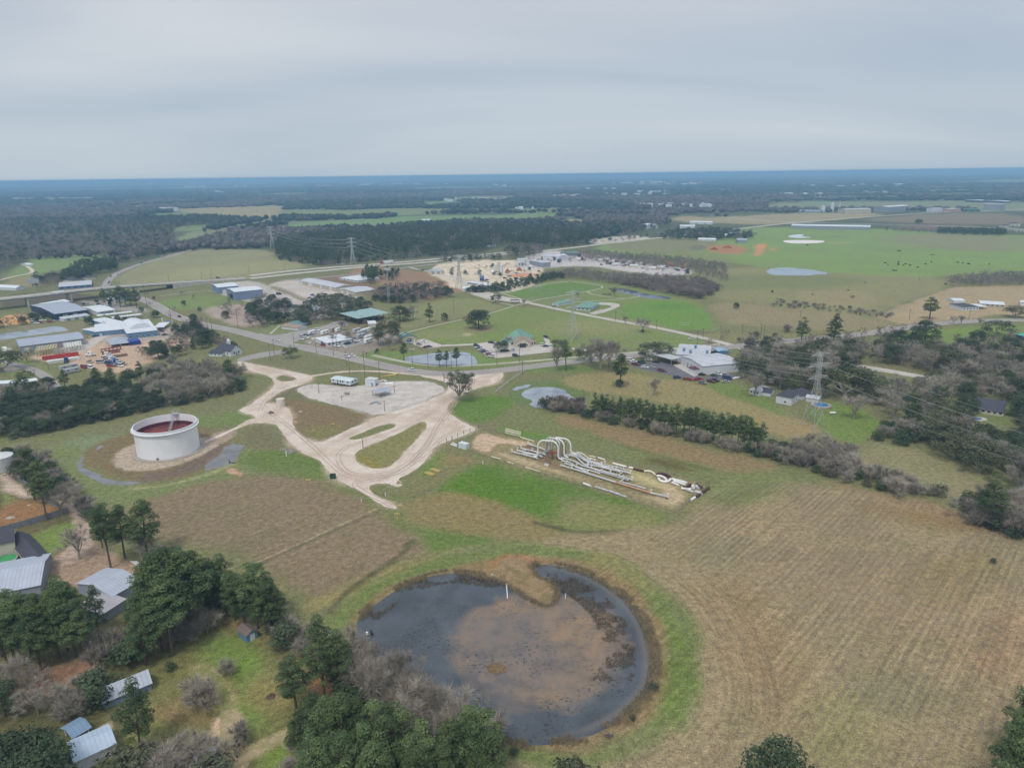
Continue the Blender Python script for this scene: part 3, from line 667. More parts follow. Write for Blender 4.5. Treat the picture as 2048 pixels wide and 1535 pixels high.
for pts in ([(1000,585),(1130,561),(1170,566),(1215,573),(1175,583),(1070,600),(1056,605)], [(800,668),(880,648),(960,632),(1012,617),(1028,611),(1056,606)],
   [(940,586),(985,602),(1028,611)], [(1000,585),(1056,602)], [(1175,583),(1185,589),(1250,598),(1280,592)], [(1105,610),(1145,604),(1250,598)], [(540,668),(560,650)], [(320,592),(412,580),(430,584)], [(430,584),(510,607),(560,612),(600,630)]):
 ribbon('footpath', pts, 2.2, M_PATH, 0.055, it=1)
sheet('road', [(512,664),(544,672),(600,661),(650,652),(672,640),(690,642),(700,652),(640,668),(600,680),(570,690),(540,684),(512,680)], M_ASPH, 0.05, 3, .2, 1, label='wide side road branching towards the open shed')
sheet('road', [(470,718),(512,706),(564,699),(580,703),(564,708),(512,717),(480,724)], M_ASPH, 0.05, 3, .2, 1)
sheet('parking_lot', [(950,687),(974,684),(995,683),(1040,690),(1060,692),(1092,687),(1086,674),(1092,672),(1106,690),(1108,703),(994,716),(972,712),(962,703),(949,694)], M_CONC, 0.06, 3, .1, 0, label='pale concrete parking lot of the green roofed clinic')
ribbon('driveway', [(880,691),(915,690),(952,688)], 5, M_CONC, 0.05)
sheet('driveway', [(822,682),(848,677),(882,689),(882,693),(856,697),(828,689)], M_CONC, 0.045, 3, .1, 0)
ribbon('driveway', [(1106,698),(1150,697),(1185,700),(1200,712)], 6, M_CONC, 0.05)
sheet('parking_lot', [(1258,722),(1300,723),(1335,724),(1394,751),(1405,754),(1461,748),(1498,752),(1480,757),(1402,759),(1373,755),(1300,742),(1265,733)], M_DARKA, 0.05, 3, .3, 0, label='dark asphalt car park in front of the long workshop')
sheet('apron', [(1346,730),(1360,728),(1401,748),(1388,753)], M_CONC, 0.06, 3, .1, 0)
ribbon('road', [(0,722),(21,727),(53,734),(80,745),(103,763),(112,780)], 6.5, M_ASPH, 0.05, label='grey lane curving past the truck yard at the left')
ribbon('dirt_path', [(90,722),(165,700),(190,680),(215,668)], 9, M_CONC, 0.045)
# highway and its far continuation
for pts, wd in (([(500,557),(587,547),(687,537),(762,531),(872,523),(960,513),(1040,505),(1084,502),(1159,494),(1246,482),(1326,475),(1400,467),(1480,457),(1568,447),(1700,436),(1761,432),(1861,425),(2000,420),(2100,417)], 13),
    ([(500,551),(612,538),(744,529),(850,520),(930,512),(1040,502)], 12)):
 ribbon('highway', pts, wd, M_CONC, 0.08, label='pale concrete highway running to the horizon')
ribbon('road', [(1420,432),(1560,444),(1700,447),(1900,452),(2000,456)], 8, M_CONC, 0.06)
ribbon('road', [(820,535),(880,548),(930,560),(940,585)], 5, M_CONC, 0.06)
ribbon('road', [(560,561),(700,550),(800,536),(880,527)], 7, M_ASPH, 0.06)
M_TRK = gravelmat('sandy_track', srgb(176,156,126,.98), srgb(150,144,98,.98), srgb(128,130,80,.98), 4)
ribbon('dirt_path', [(398,1336),(428,1352),(448,1385),(458,1420)], 2.2, gravelmat('grassy_track', srgb(140,136,88,.98), srgb(124,130,76,.98), srgb(158,148,108,.98), 5), 0.04, jit=.5, label='faint grassy track curving over the lawn')
ribbon('dirt_path', [(458,1418),(456,1445),(455,1475),(461,1520),(470,1580)], 3.6, M_TRK, 0.045, jit=.7, label='sandy track at the bottom edge left of the pond')
ribbon('dirt_path', [(455,1535),(520,1496),(575,1466)], 2.6, M_TRK, 0.05, jit=.6, label='sandy track branching to the right at the bottom edge')
ribbon('dirt_path', [(104,1530),(160,1495),(216,1453)], 1.6, M_TRK, 0.05, jit=.4, label='thin path beside the little blue shed')
ribbon('dirt_path', [(0,560),(30,552),(70,545),(55,532),(48,528)], 5, M_DIRT, 0.06)
# parking bays
b = MB()
for k in range(12):
 a = P(1024 + k * 6.5, 698 - k * 0.75, 0.075); c = P(1018 + k * 6.5, 691 - k * 0.75, 0.075); d = (c - a).normalized(); s = Vector((-d.y, d.x, 0)) * .08
 b.quad([a - s, a + s, a + s + d * 5.5, a - s + d * 5.5])
tag(b.build('parking_line', M_WHITE), kind='structure')
# water -------------------------------------------------------------
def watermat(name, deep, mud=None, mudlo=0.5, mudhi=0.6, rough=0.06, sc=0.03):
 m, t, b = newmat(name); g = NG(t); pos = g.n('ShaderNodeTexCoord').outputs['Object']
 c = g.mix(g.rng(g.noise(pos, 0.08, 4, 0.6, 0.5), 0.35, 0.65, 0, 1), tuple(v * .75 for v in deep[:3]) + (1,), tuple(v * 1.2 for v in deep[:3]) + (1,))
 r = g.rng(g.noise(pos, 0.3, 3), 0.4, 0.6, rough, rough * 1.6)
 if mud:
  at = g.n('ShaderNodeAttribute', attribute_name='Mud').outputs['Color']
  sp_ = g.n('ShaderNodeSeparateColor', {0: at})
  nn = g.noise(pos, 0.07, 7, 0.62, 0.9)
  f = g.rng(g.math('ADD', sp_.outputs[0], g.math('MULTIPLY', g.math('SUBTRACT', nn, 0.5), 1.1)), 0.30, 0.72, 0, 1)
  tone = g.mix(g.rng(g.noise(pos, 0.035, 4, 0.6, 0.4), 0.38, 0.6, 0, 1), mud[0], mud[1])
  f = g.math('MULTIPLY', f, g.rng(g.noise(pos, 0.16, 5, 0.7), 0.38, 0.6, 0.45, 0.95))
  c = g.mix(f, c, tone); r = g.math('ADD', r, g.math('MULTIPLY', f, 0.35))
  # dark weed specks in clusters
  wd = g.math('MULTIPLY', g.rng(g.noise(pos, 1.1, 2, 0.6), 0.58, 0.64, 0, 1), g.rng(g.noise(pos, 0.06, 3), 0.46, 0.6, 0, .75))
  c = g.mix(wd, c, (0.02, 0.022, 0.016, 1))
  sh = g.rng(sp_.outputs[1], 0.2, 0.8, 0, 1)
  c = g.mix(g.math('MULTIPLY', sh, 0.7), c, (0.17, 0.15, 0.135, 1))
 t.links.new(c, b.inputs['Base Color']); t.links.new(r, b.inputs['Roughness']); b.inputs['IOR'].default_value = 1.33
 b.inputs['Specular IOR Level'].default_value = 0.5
 return m
PONDW = smooth_px(POND)
wpd = np.array(WP(PONDW)); gx, gy = np.meshgrid(np.arange(wpd[:, 0].min() - 2, wpd[:, 0].max() + 2, 0.8), np.arange(wpd[:, 1].min() - 2, wpd[:, 1].max() + 2, 0.8))
fx, fy = gx.ravel(), gy.ravel(); ds = sdf(fx, fy, wpd); dspit = sdf(fx, fy, np.array(WP(smooth_px(SPIT))))
mudp = [[(898,1290),(905,1245),(940,1212),(1000,1196),(1070,1205),(1130,1200),(1195,1210),(1232,1250),(1246,1300),(1240,1345),(1205,1372),(1150,1395),(1090,1410),(1020,1405),(960,1370),(915,1335)]]
mdv = np.zeros(len(fx))
for mp in mudp: mdv = np.maximum(mdv, np.clip(0.5 - (sdf(fx, fy, np.array(WP(smooth_px(mp)))) + (fbm(fx, fy, 16, 4) - .5) * 14) / 14, 0, 1))
shal = .8 * np.clip(1 - np.abs(ds + 1.6) / 2.2, 0, 1) * np.clip((fx - np.median(wpd[:, 0])) / 20, 0, 1)
ok = (ds < 1.2)
gi = np.arange(len(fx)).reshape(gx.shape); q = np.stack([gi[:-1, :-1], gi[:-1, 1:], gi[1:, 1:], gi[1:, :-1]], -1).reshape(-1, 4)
q = q[ok[q].any(1)]; used = np.unique(q); rm = -np.ones(len(fx), int); rm[used] = np.arange(len(used))
M_POND = watermat('pond_water', (0.078, 0.088, 0.102), (srgb(130,115,104,.95), srgb(152,126,96,.95)))
cc = np.stack([mdv, shal, 0 * mdv, 1 + 0 * mdv], 1)[used]
pm = npmesh('pond', np.stack([fx[used], fy[used], 0 * fx[used] - 0.12], 1), rm[q], M_POND, {'Mud': ('FLOAT_COLOR', cc)})
po = bpy.data.objects.new('pond', pm); link(po); tag(po, 'large round pond with brown silt clouds in dark water', kind='structure')
sheet('spit', SPIT, gravelmat('spit_earth', srgb(154,130,100,.95), srgb(126,112,76,.95), srgb(180,154,128,.95), 5), 0.12, 1.0, .3)
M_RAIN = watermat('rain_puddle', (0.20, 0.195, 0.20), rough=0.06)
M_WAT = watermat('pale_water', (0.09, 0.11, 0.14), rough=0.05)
M_WATL = watermat('sky_reflection_water', (0.29, 0.325, 0.37), rough=0.03)  # sky reflection painted in: base colour raised to stand for mirrored sky
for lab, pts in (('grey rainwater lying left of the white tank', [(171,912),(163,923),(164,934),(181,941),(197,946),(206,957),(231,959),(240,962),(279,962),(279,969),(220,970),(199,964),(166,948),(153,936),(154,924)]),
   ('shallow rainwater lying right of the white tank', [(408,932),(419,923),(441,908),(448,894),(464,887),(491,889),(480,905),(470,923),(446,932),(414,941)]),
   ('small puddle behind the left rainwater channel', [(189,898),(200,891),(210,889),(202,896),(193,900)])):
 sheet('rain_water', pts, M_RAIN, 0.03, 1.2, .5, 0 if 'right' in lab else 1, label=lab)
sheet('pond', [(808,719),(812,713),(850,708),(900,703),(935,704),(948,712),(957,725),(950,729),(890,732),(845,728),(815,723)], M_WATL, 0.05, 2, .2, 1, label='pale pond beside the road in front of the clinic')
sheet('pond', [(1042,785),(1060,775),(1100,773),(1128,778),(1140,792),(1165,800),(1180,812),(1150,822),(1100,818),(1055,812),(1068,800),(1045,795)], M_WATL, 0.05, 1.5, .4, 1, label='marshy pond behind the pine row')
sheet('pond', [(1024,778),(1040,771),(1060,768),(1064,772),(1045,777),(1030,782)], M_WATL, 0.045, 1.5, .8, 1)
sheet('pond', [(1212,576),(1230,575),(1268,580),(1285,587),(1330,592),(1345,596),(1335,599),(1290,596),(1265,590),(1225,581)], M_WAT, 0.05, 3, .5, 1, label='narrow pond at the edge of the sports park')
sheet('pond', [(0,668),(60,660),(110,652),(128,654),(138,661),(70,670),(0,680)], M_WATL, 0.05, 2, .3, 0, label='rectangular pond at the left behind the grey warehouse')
sheet('flooded_pasture', [(1530,540),(1562,534),(1605,537),(1640,542),(1662,547),(1610,551),(1560,551),(1534,548)], M_WATL, 0.05, 5, 2.5, 1)
sheet('dry_pond', [(1562,482),(1580,480),(1625,480),(1654,482),(1640,486),(1600,487),(1575,486)], mat('pale_clay', srgb(225,215,210), 0.9, var=.05), 0.06, 6, 1, 1)
sheet('dry_pond', [(1574,472),(1590,469),(1612,468),(1600,472),(1628,475),(1600,476),(1580,475)], mat('grey_clay', srgb(196,204,206), 0.7, var=.05), 0.06, 6, 1, 1)
# ------------------------------------------------------------------ builders
def heading(px, py, dx, dy):
 a, b = P(px, py), P(px + dx, py + dy); return math.atan2(b.y - a.y, b.x - a.x)
M_GLASS = mat('dark_glass', (0.03, 0.04, 0.05), 0.15, var=0.05, spec=0.6)
M_TYRE = mat('tyre_rubber', (0.03, 0.03, 0.03), 0.85, var=0.1)
M_STEEL = mat('galvanised_steel', (0.42, 0.44, 0.46), 0.45, 0.3, var=0.12)
M_WOOD = mat('weathered_pole', (0.15, 0.12, 0.10), 0.9, var=0.25)
M_CONCW = mat('bridge_concrete', srgb(200,196,186,.9), 0.85, var=0.1, dirt=((0.25, 0.23, 0.2), .5))
CARC = {'white': (0.78,0.79,0.8), 'silver': (0.42,0.44,0.46), 'grey': (0.2,0.21,0.23), 'black': (0.02,0.022,0.028), 'red': (0.32,0.025,0.03), 'blue': (0.035,0.07,0.22), 'maroon': (0.16,0.03,0.05),
  'tan': (0.42,0.36,0.27), 'green': (0.04,0.12,0.08), 'navy': (0.03,0.04,0.12), 'lightblue': (0.35,0.48,0.6), 'orange': (0.6,0.16,0.05)}
def paintm(c): return mat('paint_' + c, CARC[c], 0.3, var=0.04, spec=0.5)
_me = {}
def cached(key, fn):
 if key not in _me: _me[key] = fn()
 return _me[key]
def kid(root, name, me, loc=(0, 0, 0), rz=0.0):
 o = bpy.data.objects.new(name, me); link(o, root); o.location = loc; o.rotation_euler = (0, 0, rz)
 KIDS.setdefault(root.name, []).append(o); return o
def wheel_me(r=.34, w=.24):
 def f():
  b = MB(); b.tube((0, -w / 2, 0), (0, w / 2, 0), r, r, 10, 0); b.tube((0, -w / 2 - .01, 0), (0, w / 2 + .01, 0), r * .55, r * .55, 8, 1); return b.mesh('wheel', [M_TYRE, M_STEEL])
 return cached(('wheel', r), f)
SPEC = {  # L, W, hood h, roof h, cabin x0 x1, roof x0 x1, wheelbase, front cabin pos
 'sedan': (4.7, 1.8, .92, 1.45, -1.75, 1.15, -1.15, .45, 1.4), 'suv': (4.7, 1.9, 1.1, 1.75, -2.2, 1.05, -2.0, .5, 1.4),
 'hatch': (4.2, 1.75, .98, 1.5, -1.95, 1.15, -1.6, .4, 1.3), 'pickup': (5.5, 1.95, 1.1, 1.8, -.5, 1.35, -.3, .75, 1.75), 'van': (5.6, 2.0, 1.3, 2.3, -2.75, 2.1, -2.7, 1.4, 1.8)}
def vehicle(kind, color, px, py, rz, label, group=None):
 L, Wd, hh, rh, c0, c1, r0_, r1_, wb = SPEC[kind]; pm_ = paintm(color)
 def body():
  b = MB(); hw = Wd / 2; z0 = .32
  prof = [(-L/2, z0), (L/2, z0), (L/2 + .02, hh * .72), (L/2 - .18, hh * .84), (c1, hh), (c0, hh), (-L/2 + .1, hh * .97), (-L/2, hh * .8)]
  if kind == 'pickup': prof = [(-L/2, z0), (L/2, z0), (L/2 + .02, hh * .72), (L/2 - .18, hh * .86), (c1, hh), (-.55, hh), (-.56, .75), (-L/2 + .12, .75), (-L/2 + .12, hh), (-L/2, hh)]
  b.extr_y(prof, -hw, hw, 0)
  if kind == 'pickup':
   for sy in (-1, 1): b.box((-L/4 - .3, sy * (hw - .04), (hh + .7) / 2 + .05), (L/2 - .6, .08, hh - .7), 0, 0)
  b.box(((r0_ + r1_) / 2, 0, rh), (r1_ - r0_, Wd * .76, .06), 0, 0); return b.mesh('body', pm_)
 def glass():
  b = MB(); t = Wd * .38; lo = Wd * .45; n = 0
  V = [(c0, -lo, hh), (c1, -lo, hh), (c1, lo, hh), (c0, lo, hh), (r0_, -t, rh - .03), (r1_, -t, rh - .03), (r1_, t, rh - .03), (r0_, t, rh - .03)]
  b.v = V; b.f = [(0, 1, 5, 4), (1, 2, 6, 5), (2, 3, 7, 6), (3, 0, 4, 7), (4, 5, 6, 7)]; b.m = [0] * 5; return b.mesh('windows', M_GLASS)
 p = P(px, py, .1); nm = {'sedan': 'car', 'suv': 'suv', 'hatch': 'car', 'pickup': 'pickup_truck', 'van': 'van'}[kind]
 cat = {'sedan': 'car', 'suv': 'car', 'hatch': 'car', 'pickup': 'pickup truck', 'van': 'van'}[kind]
 o = empty(nm, p, rz, label, cat, group)
 kid(o, 'body', cached(('body', kind, color), body)); kid(o, 'windows', cached(('glass', kind), glass))
 for sx_ in (-1, 1):
  for sy in (-1, 1): kid(o, 'wheel', wheel_me(), (sx_ * wb, sy * (Wd / 2 - .08), .34))
 return o
def lorry(px, py, rz, cab, box, label, Lt=13.5, group=None, kind='semi', z=.1):
 "tractor unit with a box trailer, or a bare tractor (Lt = 0)"
 p = P(px, py, z); o = empty('lorry', p, rz, label, 'lorry', group)
 def cabm():
  b = MB(); b.box((2.6, 0, 1.0), (6.2, 1.0, .35)); b.box((4.9, 0, 1.5), (1.7, 2.0, 1.1)); b.box((3.1, 0, 2.1), (2.3, 2.4, 2.5), 0, 0, .93); b.box((2.2, 0, 3.55), (1.2, 2.2, .4), 0, 0, .8); return b.mesh('cab', paintm(cab))
 kid(o, 'cab', cached(('cab', cab), cabm))
 def wsm(): b = MB(); b.box((4.2, 0, 2.65), (.08, 2.0, .8)); b.box((3.5, 1.17, 2.6), (.9, .05, .6)); b.box((3.5, -1.17, 2.6), (.9, .05, .6)); return b.mesh('windscreen', M_GLASS)
 kid(o, 'windscreen', cached('ws', wsm))
 if Lt:
  def tr(): b = MB(); b.box((1.4 - Lt / 2, 0, 2.45), (Lt, 2.55, 2.8)); b.box((1.4 - Lt / 2, 0, .95), (Lt * .95, 1.2, .2)); return b.mesh('trailer', paintm(box))
  kid(o, 'trailer', cached(('trl', Lt, box), tr))
 xs = [5.2, 1.2, -.1] + ([1.4 - Lt + 1.2, 1.4 - Lt + 2.5] if Lt else [])
 for x in xs:
  for sy in (-1, 1): kid(o, 'wheel', wheel_me(.5, .5), (x, sy * 1.0, .5))
 return o
def caravan(px, py, rz, color, label, group=None, L=8.0):
 p = P(px, py, .1); o = empty('caravan', p, rz, label, 'caravan', group)
 def bd():
  b = MB(); b.extr_y([(-L/2, .5), (L/2 - .6, .5), (L/2, 1.5), (L/2 - .3, 2.9), (L/2 - .9, 3.1), (-L/2 + .2, 3.1), (-L/2, 2.9)], -1.2, 1.2); b.box((L/2 + .6, 0, .5), (1.6, .15, .12)); b.box((0, 0, 3.2), (.9, .8, .25)); return b.mesh('body', paintm(color))
 kid(o, 'body', cached(('rv', color, L), bd))
 def wi(): b = MB(); b.box((L/4, 0, 2.0), (1.6, 2.44, .6)); b.box((-L/4, 0, 2.0), (1.2, 2.44, .6)); return b.mesh('windows', M_GLASS)
 kid(o, 'windows', cached(('rvw', L), wi))
 for x in (-.5, .5):
  for sy in (-1, 1): kid(o, 'wheel', wheel_me(), (x - .6, sy * 1.1, .34))
 return o
def wallm(n, c, **k): return mat(n, srgb(*c, .92), .75, var=.07, **k)
def roofm(n, c, st=(0, .9, .18), **k): return mat(n, srgb(*c, .92), .5, var=.09, scale=.3, stripes=st, **k)
def bld(name, label, cat, A, B, C, top, roof='long', rh=1.5, wall=None, rf=None, over=.35, wins=(), doors=(), group=None, depth=None, h=None, openp=False, post=None, floor0=0.0, trim=None):
 """house, shed or canopy: A-B is the front foot line in the photograph, C the foot of a back corner, top the row of the eave above A"""
 a, b_ = P(*A), P(*B); ex = (b_ - a).normalized(); ey = Vector((-ex.y, ex.x, 0)); L = (b_ - a).length
 if depth is None: c = P(*C); depth = min((c - a).length, (c - b_).length)
 if h is None: h = hgt(A[0], A[1], top)
 h = max(h, 2.2); rz = math.atan2(ex.y, ex.x); o = empty(name, (a.x, a.y, 0), rz, label, cat, group); D_ = depth
 w = MB()
 if openp:
  n = max(2, int(L / 5) + 1)
  for i in range(n):
   for yy in (.3, D_ - .3): w.box((.3 + (L - .6) * i / (n - 1), yy, h / 2), (.28, .28, h))
  w.parts('post', post or M_STEEL, o)
 else:
  V = w.v = [(0, 0, -.1), (L, 0, -.1), (L, D_, -.1), (0, D_, -.1), (0, 0, h), (L, 0, h), (L, D_, h), (0, D_, h)]
  if floor0: w.v = [(x, y, floor0 if z < 0 else z) for x, y, z in V]
  w.f = [(0, 1, 5, 4), (1, 2, 6, 5), (2, 3, 7, 6), (3, 0, 4, 7), (3, 2, 1, 0)]; w.m = [0] * 5
  if roof == 'long': w.v += [(0, D_ / 2, h + rh), (L, D_ / 2, h + rh)]; w.f += [(7, 4, 8), (5, 6, 9)]; w.m += [0, 0]
  if roof == 'short': w.v += [(L / 2, 0, h + rh), (L / 2, D_, h + rh)]; w.f += [(4, 5, 8), (6, 7, 9)]; w.m += [0, 0]
  if roof == 'flat': w.f += [(4, 5, 6, 7)]; w.m += [0]
  w.build('wall', wall, o)
 r = MB(); e = over; t = .12
 if roof == 'flat': r.box((L / 2, D_ / 2, h + .16), (L + 2 * e, D_ + 2 * e, .3))
 elif roof == 'shed':
  r.v = [(-e, -e, h), (L + e, -e, h), (L + e, D_ + e, h + rh), (-e, D_ + e, h + rh)] + [(-e, -e, h + t), (L + e, -e, h + t), (L + e, D_ + e, h + rh + t), (-e, D_ + e, h + rh + t)]
  r.f = [(3, 2, 1, 0), (4, 5, 6, 7), (0, 1, 5, 4), (1, 2, 6, 5), (2, 3, 7, 6), (3, 0, 4, 7)]; r.m = [0] * 6
 elif roof in ('long', 'short'):
  if roof == 'long': pr = [(-e, h - e * rh / (D_ / 2)), (D_ / 2, h + rh), (D_ + e, h - e * rh / (D_ / 2))]; f = lambda s, q, z: (s, q, z); s0, s1 = -e, L + e
  else: pr = [(-e, h - e * rh / (L / 2)), (L / 2, h + rh), (L + e, h - e * rh / (L / 2))]; f = lambda s, q, z: (q, s, z); s0, s1 = -e, D_ + e
  for i in (0, 1):
   (q0, z0), (q1, z1) = pr[i], pr[i + 1]; k = len(r.v)
   r.v += [f(s0, q0, z0 + .03), f(s1, q0, z0 + .03), f(s1, q1, z1 + .03), f(s0, q1, z1 + .03), f(s0, q0, z0 + t + .03), f(s1, q0, z0 + t + .03), f(s1, q1, z1 + t + .03), f(s0, q1, z1 + t + .03)]
   r.f += [tuple(k + j for j in q) for q in ((3, 2, 1, 0), (4, 5, 6, 7), (0, 1, 5, 4), (1, 2, 6, 5), (3, 0, 4, 7))]; r.m += [0] * 5
 elif roof == 'hip':
  ins = min(D_, L) / 2; z = h + .04
  if L >= D_: rg = [(ins, D_ / 2, z + rh), (L - ins, D_ / 2, z + rh)]
  else: rg = [(L / 2, ins, z + rh), (L / 2, D_ - ins, z + rh)]
  r.v = [(-e, -e, z - .1), (L + e, -e, z - .1), (L + e, D_ + e, z - .1), (-e, D_ + e, z - .1)] + rg
  r.f = [(0, 1, 5, 4), (1, 2, 5), (2, 3, 4, 5), (3, 0, 4), (3, 2, 1, 0)] if L >= D_ else [(0, 1, 4), (1, 2, 5, 4), (2, 3, 5), (3, 0, 4, 5), (3, 2, 1, 0)]; r.m = [0] * 5
 elif roof == 'barrel':
  n = 12; pts = [(D_ * .5 * 0 + L / 2 - math.cos(math.pi * i / n) * (L / 2 + e), h + math.sin(math.pi * i / n) * rh) for i in range(n + 1)]
  k = 0; r.extr_y(pts, -e, D_ + e)
 r.build('roof', rf, o)
 def opening(nm, side, u_, ww, hh_, sill, m_):
  if side == 'f': c, d = (u_ * L, -.03, sill + hh_ / 2), (ww, .14, hh_)
  elif side == 'b': c, d = (u_ * L, D_ + .03, sill + hh_ / 2), (ww, .14, hh_)
  elif side == 'r': c, d = (L + .03, u_ * D_, sill + hh_ / 2), (.14, ww, hh_)
  else: c, d = (-.03, u_ * D_, sill + hh_ / 2), (.14, ww, hh_)
  me = cached((nm, m_.name, round(d[0], 2), round(d[1], 2), round(d[2], 2)), lambda: MB().box((0, 0, 0), d).mesh(nm, m_)); w_ = kid(o, nm, me, c)
  if A[1] > 640 and nm == 'window':
   e2 = tuple(v + .24 if v > .15 else .1 for v in d); kid(w_, 'frame', cached(('fr', e2), lambda: MB().box((0, 0, 0), e2).mesh('frame', M_WHP)))
 for q in wins:
  side, us, ww, hh_, sill = q[:5]
  for u_ in us: opening('window', side, u_, ww, hh_, sill + floor0, q[5] if len(q) > 5 else M_GLASS)
 for q in doors:
  side, us, ww, hh_, m_ = q
  for u_ in us: opening('door', side, u_, ww, hh_, .02 + floor0, m_)
 return o
def pole(px, py, top, label=None, group=None, arm=True, h=None):
 p = P(px, py); h = h or hgt(px, py, top); o = empty('utility_pole', p, 0.5, label, 'utility pole', group)
 b = MB(); b.tube((0, 0, -.3), (0, 0, h), .17, .12, 7); b.build('shaft', M_WOOD, o)
 if arm:
  b = MB(); b.box((0, 0, h - .7), (2.4, .12, .14)); b.build('crossarm', M_WOOD, o)
  b = MB()
  for x in (-1.1, -.5, .5, 1.1): b.tube((x, 0, h - .63), (x, 0, h - .4), .07, .05, 6)
  b.parts('insulator', M_STEEL, o)
 return o
def lamp(px, py, top, label=None, group=None):
 p = P(px, py); h = hgt(px, py, top); o = empty('street_lamp', p, 1.0, label, 'street lamp', group)
 b = MB(); b.tube((0, 0, 0), (0, 0, h), .1, .07, 6); b.tube((0, 0, h - .1), (1.6, 0, h + .2), .05, .05, 5); b.build('pole', M_STEEL, o); b = MB(); b.box((1.9, 0, h + .2), (.8, .35, .16)); b.build('lamp_head', M_STEEL, o); return o
def line3(b, p0, p1, sag, r, n=14):
 p0, p1 = Vector(p0), Vector(p1); pts = []
 for i in range(n + 1):
  t = i / n; q = p0.lerp(p1, t); q.z -= sag * 4 * t * (1 - t); pts.append(q)
 b.path(pts, r, 3, 0, False)
# ------------------------------------------------------------------ the white tank
M_TANKW = mat('tank_white', (0.83, 0.84, 0.86), 0.45, var=0.025, scale=.25, dirt=((0.55, 0.53, 0.5), .25))
M_MAROON = mat('tank_maroon', srgb(108,52,70,.8), 0.6, var=.2, scale=.7, dirt=((0.09, 0.02, 0.035), .6))
M_RUST = mat('rusty_floor', srgb(134,74,72,.85), 0.8, var=.25, scale=.4, dirt=((0.12, 0.05, 0.05), .7))
def tank():
 a, b_ = P(274, 905), P(402, 884); R_ = 15.6; c = P(338, 899)
 R_ = (proj((1, 0, 0))[0] * 0 + (P(402, 890) - P(274, 912)).length / 2) * .985
 Ht = hgt(330, 923, 868) * 1.0
 o = empty('storage_tank', (c.x, c.y, 0), 0, 'big round white open-topped tank with a maroon inside, on a stone pad', 'storage tank')
 b = MB(); n = 72; b.lathe([(R_ + 2.2, .02), (R_ + 2.2, .25), (R_ + .02, .3)], n); b.build('foundation', mat('tank_pad', srgb(172,162,150,.9), .9, var=.15), o)
 b = MB(); b.lathe([(R_, .1), (R_, Ht), (R_ - .12, Ht), (R_ - .12, Ht - 3.2)], n); sh = b.build('shell', M_TANKW, o, smooth=False)
 b = MB(); b.lathe([(R_ - .125, Ht - 3.2), (R_ - .125, Ht - 7.0)], n); b.build('inner_wall', M_MAROON, o)
 b = MB(); b.lathe([(R_ - .13, Ht - 5.0), (R_ - 1.4, Ht - 5.1), (R_ - 1.5, Ht - 5.5), (2, Ht - 5.2), (0.01, Ht - 5.15)], n); b.build('floating_roof', M_RUST, o)
 b = MB(); b.lathe([(R_, Ht - 1.5), (R_ + 1.0, Ht - 1.25), (R_ + 1.0, Ht - 1.1), (R_, Ht - 1.1)], n); b.build('wind_girder', M_TANKW, o)
 b = MB(); b.lathe([(R_ + .02, Ht - .12), (R_ + .18, Ht - .12), (R_ + .18, Ht + .05), (R_ - .14, Ht + .05)], n); b.build('rim', M_TANKW, o)
 b = MB()
 for j in range(48):
  t = 2 * math.pi * j / 48; x, y = (R_ + .95) * math.cos(t), (R_ + .95) * math.sin(t); b.tube((x, y, Ht - 1.1), (x, y, Ht), .03, .03, 4)
 for z in (Ht - .55, Ht): b.path([((R_ + .95) * math.cos(2 * math.pi * j / 72), (R_ + .95) * math.sin(2 * math.pi * j / 72), z) for j in range(73)], .03, 4, 0, False)
 b.build('railing', M_STEEL, o)
 ang = math.radians(95); ux, uy = math.cos(ang), math.sin(ang)
 b = MB(); q0 = ((R_ - .6) * ux, (R_ - .6) * uy, Ht + .3); q1 = (R_ * .28 * ux, R_ * .28 * uy, Ht - 5.0)
 for s in (-.45, .45): b.tube((q0[0] + s, q0[1], q0[2]), (q1[0] + s, q1[1], q1[2]), .09, .09, 5)
 for j in range(26):
  f = j / 25; x, y, z = [q0[i] + (q1[i] - q0[i]) * f for i in range(3)]; b.box((x, y, z), (.9, .3, .05))
 for s in (-.5, .5): b.tube((q0[0] + s, q0[1], q0[2] + 1), (q1[0] + s, q1[1], q1[2] + 1), .04, .04, 4)
 b.build('rolling_ladder', M_STEEL, o)
 b = MB(); x, y = R_ * ux, R_ * uy; b.box((x, y, Ht + .25), (3.0, 2.6, .12))
 for dx in (-1.4, 1.4):
  for dy in (-1.2, 1.2): b.tube((x + dx, y + dy, Ht - 1.2), (x + dx, y + dy, Ht + 2.0), .07, .07, 5)
 for z in (Ht + 1.2, Ht + 2.0):
  for dy in (-1.2, 1.2): b.tube((x - 1.4, y + dy, z), (x + 1.4, y + dy, z), .05, .05, 4)
 b.build('gauge_platform', M_STEEL, o)
 b = MB()
 for j in range(40):
  t = ang - .5 - j * .018; b.box(((R_ + .5) * math.cos(t), (R_ + .5) * math.sin(t), Ht - 1 - j * (Ht - 1) / 40), (.9, .35, .05), t)
 b.build('stairway', M_STEEL, o)
 b = MB(); t = -math.radians(85); b.box((R_ * math.cos(t) * 1.004, R_ * math.sin(t) * 1.004, .8), (1.0, .3, 1.0), t + math.pi / 2); b.build('manway', mat('hatch_brown', (.2, .16, .13), .7), o)
tank()
